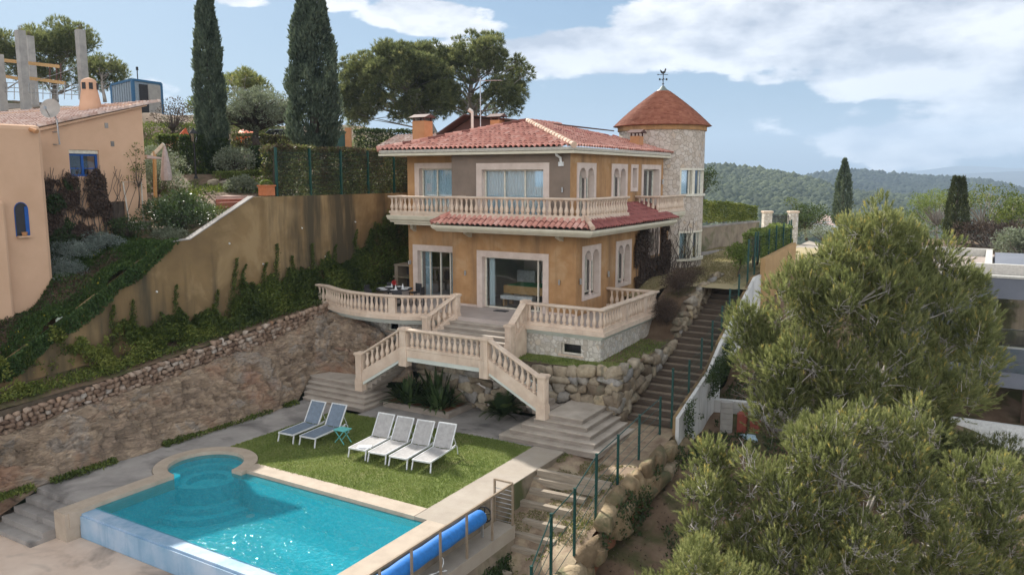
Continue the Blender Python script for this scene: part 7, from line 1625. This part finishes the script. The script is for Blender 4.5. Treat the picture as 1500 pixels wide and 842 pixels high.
# creeping twigs on the tower foot
t=T('creeper','bare creeper branches spreading over the tower foot','creeper',(1,11,.4));mb=MB();rng=np.random.default_rng(131)
for k in range(30):
    a=rng.uniform(-75,-20);z=.3;P_=[]
    while z<rng.uniform(1.6,4.2): P_.append((TC[0]+(TR+.03)*math.cos(R(a)),TC[1]+(TR+.03)*math.sin(R(a)),z));z+=.3;a+=rng.normal()*4.
    if len(P_)>2: mb.tube(P_,[.018*(1-.5*i/len(P_)) for i in range(len(P_))],4)
mb.build('stems',m_barkd,t)
# strap leaved clumps
def clump(name,label,c,n,L_,w,mat,seed,spread=.3,droop=.5,group=None,frond=False,cat='plant'):
    global rng;rng=np.random.default_rng(seed);t=T(name,label,cat,tuple(c),group);V=[];F=[];vals=[]
    for i in range(n):
        a=rng.uniform(0,6.283);tl=rng.uniform(.08,1.05);l=L_*rng.uniform(.6,1.1);o=np.array(c)+np.array([math.cos(a),math.sin(a),0])*rng.uniform(0,spread)
        d=np.array([math.cos(a)*math.sin(tl),math.sin(a)*math.sin(tl),math.cos(tl)]);sd_=np.array([-math.sin(a),math.cos(a),0]);K=6;b=len(V);val=rng.uniform()
        for k in range(K+1):
            s=k/K;p=o+d*l*s+np.array([0,0,-droop*l*s*s*(.3+tl*.6)]);ww=w*(math.sin(math.pi*min(.97,s*.9+.1))**.7)
            if not frond: V+= [p-sd_*ww/2,p+sd_*ww/2]
            else: V+= [p-sd_*.012,p+sd_*.012]
        for k in range(K): F.append((b+2*k,b+2*k+1,b+2*k+3,b+2*k+2));vals.append(val)
        if frond:
            for k in range(2,34):
                s=k/34;p=o+d*l*s+np.array([0,0,-droop*l*s*s*(.3+tl*.6)]);ll=w*math.sin(math.pi*min(.98,s*.85+.1))
                for q in(-1,1):
                    e=p+sd_*q*ll+d*ll*.5;b2=len(V);V+=[p-d*.011,p+d*.011,e+d*.004,e-d*.004];F.append((b2,b2+1,b2+2,b2+3));vals.append(val)
    npmesh('leaves',np.array(V),np.array(F),mat,np.array(vals),parent=t)
    mb=MB();mb.lathe(np.array(c)-np.array([0,0,.05]),[(0,spread*.5),(.2,spread*.4),(.35,spread*.12)],8);mb.build('stem',m_barkd,t);return t
clump('strap_leaf_plant','dense clump of dark strap leaves in the left of the bed under the stairs',(-4.75,-4.75,-3.05),150,1.25,.11,m_dark,140,.42)
clump('strap_leaf_plant','dense clump of strap leaves in the right of the bed under the stairs',(-3.3,-4.75,-3.05),170,1.15,.10,m_olead,141,.42)
clump('strap_leaf_plant','taller strap leaves at the back of the bed against the stone core',(-3.9,-4.1,-3.05),70,1.6,.14,m_dark,142,.35)
clump('sago_palm','dark sago palm with arching fronds under the right hand stair flight',(-.75,-4.35,-3.05),46,1.25,.26,m_dark,143,.12,.75,frond=True,cat='palm')
# climbing plants at the foot of the ochre wall: one object for the mass
rng=np.random.default_rng(150);n=95000
y=rng.uniform(-22,4.6,n);topz=np.interp(y,[-22,-16.5,-15.8,-13.8,-12.6,-11,-8.5,-7,-5.5,-3.5,-1,0.5,2,3.2,4.6],[-2.0,-.8,-.7,-.15,-.35,-.35,-.35,.15,.45,.9,1.2,1.5,2.2,3.1,2.6]);botz=zst(y)+.05
fin=.55*fbm(np.column_stack([y*1.7,y*0,y*0]),3)+.35*np.clip(fbm(np.column_stack([y*6,y*0+4,y*0]),2),0,1)
s=rng.uniform(0,1,n)**.9;topz=topz+.42+fin*1.25;z=botz+(topz-botz)*s;x=-12.32+(1-s)*rng.uniform(.0,1.25,n)*np.interp(y,[-22,-8,4.6],[1,1,.8])+rng.uniform(0,.16,n)
x=x+.38*np.clip(fbm(np.column_stack([y*1.6,y*0,z*2.2]),3),-.3,1)*np.interp(s,[0,.8,1],[1,1,.2]);P=np.column_stack([x,y,z]);dens_=fbm(P*1.1,3);keep=dens_>np.interp(y,[-22,-12,-9,-6,5],[-.02,-.05,-.22,-.4,-.6]);P=P[keep]
D=np.column_stack([np.full(len(P),.7),rng.normal(size=len(P))*.6,rng.normal(size=len(P))*.5+.3])
V,F=leaf_quads(P,.10,D,1.8)
yy=P[:,1];v=np.clip(np.interp(yy,[-22,-12,-9.5,-7,4.6],[.72,.72,.5,.34,.28])+.5*fbm(P*.8+7,3)+rng.normal(size=len(P))*.18,0,1)
o=npmesh('climbing_plants',V,F,m_weed,v);tag(o,'mass of green climbing plants growing up the foot of the ochre wall','climbing plants',kind='stuff')
rng=np.random.default_rng(155);n=22000;y=rng.uniform(-22,3,n);x=rng.uniform(-12.2,-10.98,n);P=np.column_stack([x,y,zst(y)-.05+rng.uniform(0,.16,n)]);k=fbm(P*1.4+4,3)>-.25;P=P[k]
V,F=leaf_quads(P,.09,rng.normal(size=(len(P),3))*.6+np.array([.3,0,.7]),1.8);o=npmesh('strip_weeds',V,F,m_weed,np.clip(np.interp(P[:,1],[-22,-12,-8],[.6,.6,.35])+rng.normal(size=len(P))*.16,0,1));tag(o,'weeds filling the strip behind the dry stone wall','weeds',kind='stuff')
# single tall shoots of that climber
rng=np.random.default_rng(151);mb=MB();Ps=[]
sh=[(-14.6,.5),(-13.6,.9),(-12.0,1.2),(-11.2,1.3),(-9.6,1.6),(-9.0,.9),(-7.6,1.1),(-6.9,1.9),(-6.2,1.5),(-5.2,1.3),(-4.4,1.8),(-3.4,1.2),(-2.2,1.4),(-.9,1.1),(.4,1.3),(1.6,1.0)]
for y0,h in sh:
    z0=float(np.interp(y0,[-22,-13.8,-8.5,-5.5,-1,2],[-2,-.15,-.35,.45,1.2,2.0]))-.2;L_=h*1.25;P_=[];yk=y0
    for k in range(7):
        P_.append((-12.28+.03*math.sin(k),yk,z0+L_*k/6));yk+=rng.normal()*.09+.03
    mb.tube(P_,[.012]*7,4)
    m=int(420*h);k=rng.uniform(0,6,m);i0=np.minimum(k.astype(int),5);f=k-i0;A_=np.array(P_);Q=A_[i0]*(1-f)[:,None]+A_[i0+1]*f[:,None];Q[:,1]+=rng.normal(size=m)*.15*(1-k/7);Q[:,0]+=rng.uniform(0,.1,m);Ps.append(Q)
P=np.concatenate(Ps);V,F=leaf_quads(P,.085,np.column_stack([np.full(len(P),.5),rng.normal(size=len(P))*.5,np.full(len(P),.7)]),2.4)
t=T('climber_shoots','long upright climber shoots against the ochre wall','climber',(-12.3,-7,0));npmesh('foliage',V,F,m_weed,np.clip(rng.normal(size=len(P))*.2+.35,0,1),parent=t);so_=mb.build('stems',m_barkd,t);so_['kind']='stuff'
# ivy slope left of the ochre wall: thick at both borders, dry in the middle
rng=np.random.default_rng(152);n=110000
y=rng.uniform(-22,-8.9,n);x=rng.uniform(-16.2,-12.35,n);g=idw(np.column_stack([x,y]),QL)
edge=np.abs(x+12.55);dry=((edge>.9+.25*fbm(np.column_stack([y,x*0,x*0]),2))&(edge<1.6+.3*fbm(np.column_stack([y,x*0+5,x*0]),2))&(y<-10.6))
keep=(~dry)|(rng.uniform(size=n)<.22);x,y,g=x[keep],y[keep],g[keep];m=len(x)
P=np.column_stack([x,y,g+rng.uniform(0,.18,m)*(1+.8*fbm(np.column_stack([x,y,x*0])*1.3,2))])
ov=P[:,0]>-12.62;P[ov,2]+=.05;D=np.column_stack([np.full(m,.4),rng.normal(size=m)*.5,np.full(m,.8)])
V,F=leaf_quads(P,.085,D,1.4);v=np.clip(.42+.3*fbm(P*1.2,3)+rng.normal(size=m)*.15,0,.94);fl=rng.uniform(size=m)<.006;v[fl]=.99
o=npmesh('ivy_cover',V,F,m_ivy,v);tag(o,'ivy and yellow flowered ground cover on the bank beside the ochre wall','ground cover',kind='stuff')
rng=np.random.default_rng(158);n=26000;y=rng.uniform(-22,-10.4,n);x=rng.uniform(-14.6,-13.2,n);P=np.column_stack([x,y,idw(np.column_stack([x,y]),QL)+rng.uniform(.0,.16,n)])
V,F=leaf_quads(P,.10,rng.normal(size=(n,3))*.8+np.array([.4,0,.3]),4.);o=npmesh('dry_stems',V,F,m_brown,np.clip(rng.normal(size=n)*.25+.6,0,1));tag(o,'dry brown stems on the bare middle of the ivy bank','dry stems',kind='stuff')
rng=np.random.default_rng(159);n=60000;x=rng.uniform(-34,-12.8,n);y=rng.uniform(-6,16,n);P=np.column_stack([x,y,idw(np.column_stack([x,y]),QL)+rng.uniform(0,.25,n)]);k=(fbm(P*.5+3,3)>-.12)&~((y<-2.2)&(x>-17.5));P=P[k]
V,F=leaf_quads(P,.13,rng.normal(size=(len(P),3))*.6+np.array([.2,-.2,.7]),1.7);o=npmesh('garden_cover',V,F,m_weed,np.clip(.45+.4*fbm(P*.7,3)+rng.normal(size=len(P))*.15,0,1));tag(o,'low green planting covering the upper left garden','ground cover',kind='stuff')
# ivy hanging over the wall edge
rng=np.random.default_rng(153);n=16000;y=rng.uniform(-20,-9.3,n);zt_=np.interp(y,[p[0] for p in prof_],[p[1] for p in prof_]);P=np.column_stack([-12.36+rng.uniform(0,.12,n),y,zt_+.12-rng.uniform(0,1,n)**1.6*(.55+.35*fbm(np.column_stack([y*1.3,y*0,y*0]),3))])
V,F=leaf_quads(P,.085,np.column_stack([np.full(n,.6),rng.normal(size=n)*.4,rng.normal(size=n)*.4-.5]),1.4);o=npmesh('ivy_edge',V,F,m_ivy,np.clip(.4+.3*fbm(P*2,2)+rng.normal(size=n)*.14,0,.95));tag(o,'ivy hanging over the sloping top edge of the ochre wall','ivy',kind='stuff')
# weeds: foot of cliff, sleepers, boulders, dark bank
def scatter(name,label,cat,P,size,mat,seed,asp=2.2,vb=.45,up=.8):
    global rng;rng=np.random.default_rng(seed);n=len(P);D=rng.normal(size=(n,3))*.6+np.array([0,0,up]);V,F=leaf_quads(P,size,D,asp);o=npmesh(name,V,F,mat,np.clip(vb+.3*fbm(P*1.3+seed,3)+rng.normal(size=n)*.18,0,1));tag(o,label,cat,kind='stuff');return o
rng=np.random.default_rng(160);n=9000;y=rng.uniform(-18.5,-6.8,n);x=-8.62+rng.normal(size=n)*.10-.1;P=np.column_stack([x,y,-3.2+rng.uniform(0,.12,n)]);k=fbm(np.column_stack([y*.9,y*0,y*0]),3)>-.15;scatter('weeds','thin weeds along the foot of the cliff','weeds',P[k],.09,m_weed,161)
n=24000;rng=np.random.default_rng(162);x=rng.uniform(2.8,5.25,n);y=rng.uniform(-13,-6.3,n);zz=fD(np.column_stack([x,y]));P=np.column_stack([x,y,zz]);k=fbm(P*1.5+3,3)>.0;scatter('dry_grass','dry straw coloured grass over the dirt path','grass',P[k],.05,m_dryl,163)
n=5200;rng=np.random.default_rng(164);x=rng.uniform(2.8,5.2,n);y=rng.uniform(-13,-6.3,n);zz=fD(np.column_stack([x,y]));P=np.column_stack([x,y,zz]);k=fbm(P*1.2+30,3)>.22;scatter('weeds','green weed tufts between the sleepers','weeds',P[k],.07,m_weed,165,vb=.6)
n=9000;rng=np.random.default_rng(166);x=rng.uniform(2.9,3.7,n);y=rng.uniform(-14,-10.6,n);P=np.column_stack([x,y,-5.1+rng.uniform(0,.9,n)*(1-(x-2.9))]);scatter('weeds','dark green weeds under the pool ledge','weeds',P,.12,m_dark,167)
n=30000;rng=np.random.default_rng(168);x=rng.uniform(5.7,13,n);y=rng.uniform(-14,3,n);zz=fR(np.column_stack([x,y]));P=np.column_stack([x,y,zz+rng.uniform(0,.08,n)]);k=fbm(P*.8+3,3)>.08;scatter('undergrowth','low undergrowth and twigs on the dark ground below the pines','undergrowth',P[k],.11,m_dark,169,vb=.4)
n=9000;rng=np.random.default_rng(170);x=rng.uniform(5.6,16,n);y=rng.uniform(-18,3,n);zz=fR(np.column_stack([x,y]));P=np.column_stack([x,y,zz+.01]);scatter('leaf_litter','dry litter on the ground below the pines','leaf litter',P,.09,m_brown,171,vb=.6,up=0)
n=7000;rng=np.random.default_rng(172);y=rng.uniform(-14,-3.5,n);x=5.6+rng.uniform(0,.3,n);P=np.column_stack([x,y,ztop(y)-rng.uniform(0,1.3,n)]);k=fbm(P*1.2+11,2)>.22;scatter('wall_weeds','green weeds growing between the ochre boulders','weeds',P[k],.10,m_dark,173,vb=.5)
n=5000;rng=np.random.default_rng(174);y=rng.uniform(-3.0,2.2,n);x=5.6+rng.uniform(0,.25,n);P=np.column_stack([x,y,-3.3+ (y+3)*.3+rng.uniform(0,1.2,n)]);k=fbm(P*1.4+11,2)>.05;scatter('wall_creeper','green creeper on the outer face of the white boundary wall','creeper',P[k],.09,m_dark,175,vb=.5)
n=26000;rng=np.random.default_rng(176);x=rng.uniform(-.5,5.2,n);y=rng.uniform(6.,20,n);P=np.column_stack([x,y,idw(np.column_stack([x,y]),QM)+.01]);P=P[(np.hypot(x-TC[0],y-TC[1])>TR+.1)&(P[:,2]>.4)&(x<4.6)];scatter('dry_lawn','dry sunlit grass of the upper garden behind the tower','grass',P,.07,m_dryl,177,vb=.7)
# bare scrub tree beside the brick stacks
t=T('bare_shrub','bare grey branching shrub between the brick stacks and the big pine','shrub',(8.2,1.4,-3.8));mb=MB();rng=np.random.default_rng(180)
for k in range(46):
    p=np.array([8.0+rng.normal()*.3,.9+rng.normal()*.4,-3.9]);q=p+np.array([rng.normal()*1.0,rng.normal()*.6,rng.uniform(.8,2.4)]);limb(mb,p,q,.03,.006,.03,4,4)
    for _ in range(3): e=q+rng.normal(size=3)*.4;mb.tube([p+(q-p)*.7,e],[.012,.004],3)
mb.build('branches',m_bark,t)
# ============================================================ HILLS
def hillgrid(name,xs,prof,d0,d1,z0,mat,nm,amp,freq,extra=0,kind='structure',nd=60,pw=1.25):
    """xs pixel columns; prof(x)->pixel row of the crest at distance d1"""
    t=np.linspace(0,1,nd);V=np.zeros((len(xs),nd+8,3))
    for i,x in enumerate(xs):
        c=at(x,prof(x),d1)
        for j,s in enumerate(t):
            d=d0+(d1-d0)*s;p=at(x,prof(x),d);V[i,j]=[p[0],p[1],z0+(c[2]-z0)*s**pw]
        for j in range(8):
            d=d1*(1+.03*(j+1));p=at(x,prof(x),d);V[i,nd+j]=[p[0],p[1],c[2]-(c[2]-z0)*((j+1)/8)**1.5]
    Q=V.reshape(-1,3);Q[:,2]+=amp*fbm(Q*freq,4);n_,m=len(xs),nd+8;I,J=np.meshgrid(np.arange(n_-1),np.arange(m-1),indexing='ij');F=np.stack([I*m+J,I*m+J+1,(I+1)*m+J+1,(I+1)*m+J],-1).reshape(-1,4)[:,::-1]
    o=npmesh(name,Q,F,mat,smooth=True);o['kind']=kind;return Q.reshape(n_,m,3)
pa=lambda x:np.interp(x,[600,900,1026,1060,1100,1150,1200,1240,1330,1420,1520,1700,2000],[252,247,246,246,252,259,269,280,291,290,300,310,320])
pb=lambda x:np.interp(x,[800,1100,1185,1220,1260,1330,1400,1450,1490,1510,1600,1900],[300,285,263,256,254,262,265,268,280,288,300,310])
pm=lambda x:np.interp(x,[700,1100,1230,1275,1300,1340,1400,1420,1470,1520,1700,1900],[266,264,257,250,253,249,244,243,246,247,252,258])
pm2=lambda x:np.interp(x,[900,1250,1340,1400,1450,1500,1600,1900],[275,264,258,254,252,250,252,262])
ga=hillgrid('hill',np.arange(620,1900,12),pa,190,880,-50,m_ridge,'h',2.,.01)
gb=hillgrid('hill',np.arange(800,1900,16),pb,900,1650,-55,m_ridge,'h',3.,.006,nd=40)
hillgrid('mountains',np.arange(700,1900,10),pm2,3500,5000,-70,m_mtn,'h',14,.0016,nd=24)
hillgrid('mountains',np.arange(700,1900,10),pm,5600,7000,-70,m_mtn,'h',24,.0012,nd=24)
# tree crowns of the wood on the hills: nobody could count them
def woods(G,n,r0,r1,seed,label,mt=None):
    global rng;rng=np.random.default_rng(seed);a,b=G.shape[:2];u=rng.uniform(0,a-1.001,n);w=rng.uniform(0,1,n)**.75*(b-7);i=u.astype(int);j=w.astype(int);f=(u-i)[:,None];g=(w-j)[:,None]
    C=G[i,j]*(1-f)*(1-g)+G[i+1,j]*f*(1-g)+G[i,j+1]*(1-f)*g+G[i+1,j+1]*f*g
    s=rng.uniform(r0,r1,n)*(1+.25*fbm(C*.01,2));S=np.column_stack([s,s,s*rng.uniform(.75,1.15,n)]);C=C+np.column_stack([0*s,0*s,s*.35])
    Rm=np.repeat(np.eye(3)[None],n,0);vals=np.clip(.5+.38*fbm(C*.012,3)+rng.normal(size=n)*.17,0,1)
    V0,F0=ICO1;ph=rng.uniform(0,50,(n,1,1));W=V0[None]*(1+.28*np.sin(V0[None,:,:1]*5+ph)*np.cos(V0[None,:,1:2]*4+ph))*S[:,None,:]+C[:,None,:];m=len(V0);F=(F0[None]+np.arange(n)[:,None,None]*m).reshape(-1,3)
    o=npmesh('forest',W.reshape(-1,3),F,mt or m_forest,np.repeat(vals,len(F0)),smooth=False);tag(o,label,'forest',kind='stuff')
woods(ga,30000,2.6,5.2,200,'dense pine wood covering the near hill')
woods(gb,14000,5,9,201,'dark wood covering the farther ridge',mt=m_forest2)
# ============================================================ AIR
def haze():
    mb=MB();mb.box(-7900,7900,-7900,7900,-82,400);o=mb.build('haze',None);o['kind']='stuff'
    m=bpy.data.materials.new('haze');m.use_nodes=True;nt=m.node_tree;nt.nodes.remove(nt.nodes['Principled BSDF'])
    v=N(nt,'ShaderNodeVolumePrincipled');v.inputs['Density'].default_value=.0002;v.inputs['Color'].default_value=(.58,.76,1,1);v.inputs['Anisotropy'].default_value=.0
    L(nt,v.outputs[0],nt.nodes['Material Output'].inputs['Volume']);o.data.materials.clear();o.data.materials.append(m)
    return o
haze()
# keep only children linked to things; drop stray helper data
scene.cycles.volume_bounces=0;scene.cycles.max_bounces=8;scene.cycles.transparent_max_bounces=24;scene.cycles.diffuse_bounces=3;scene.cycles.glossy_bounces=3
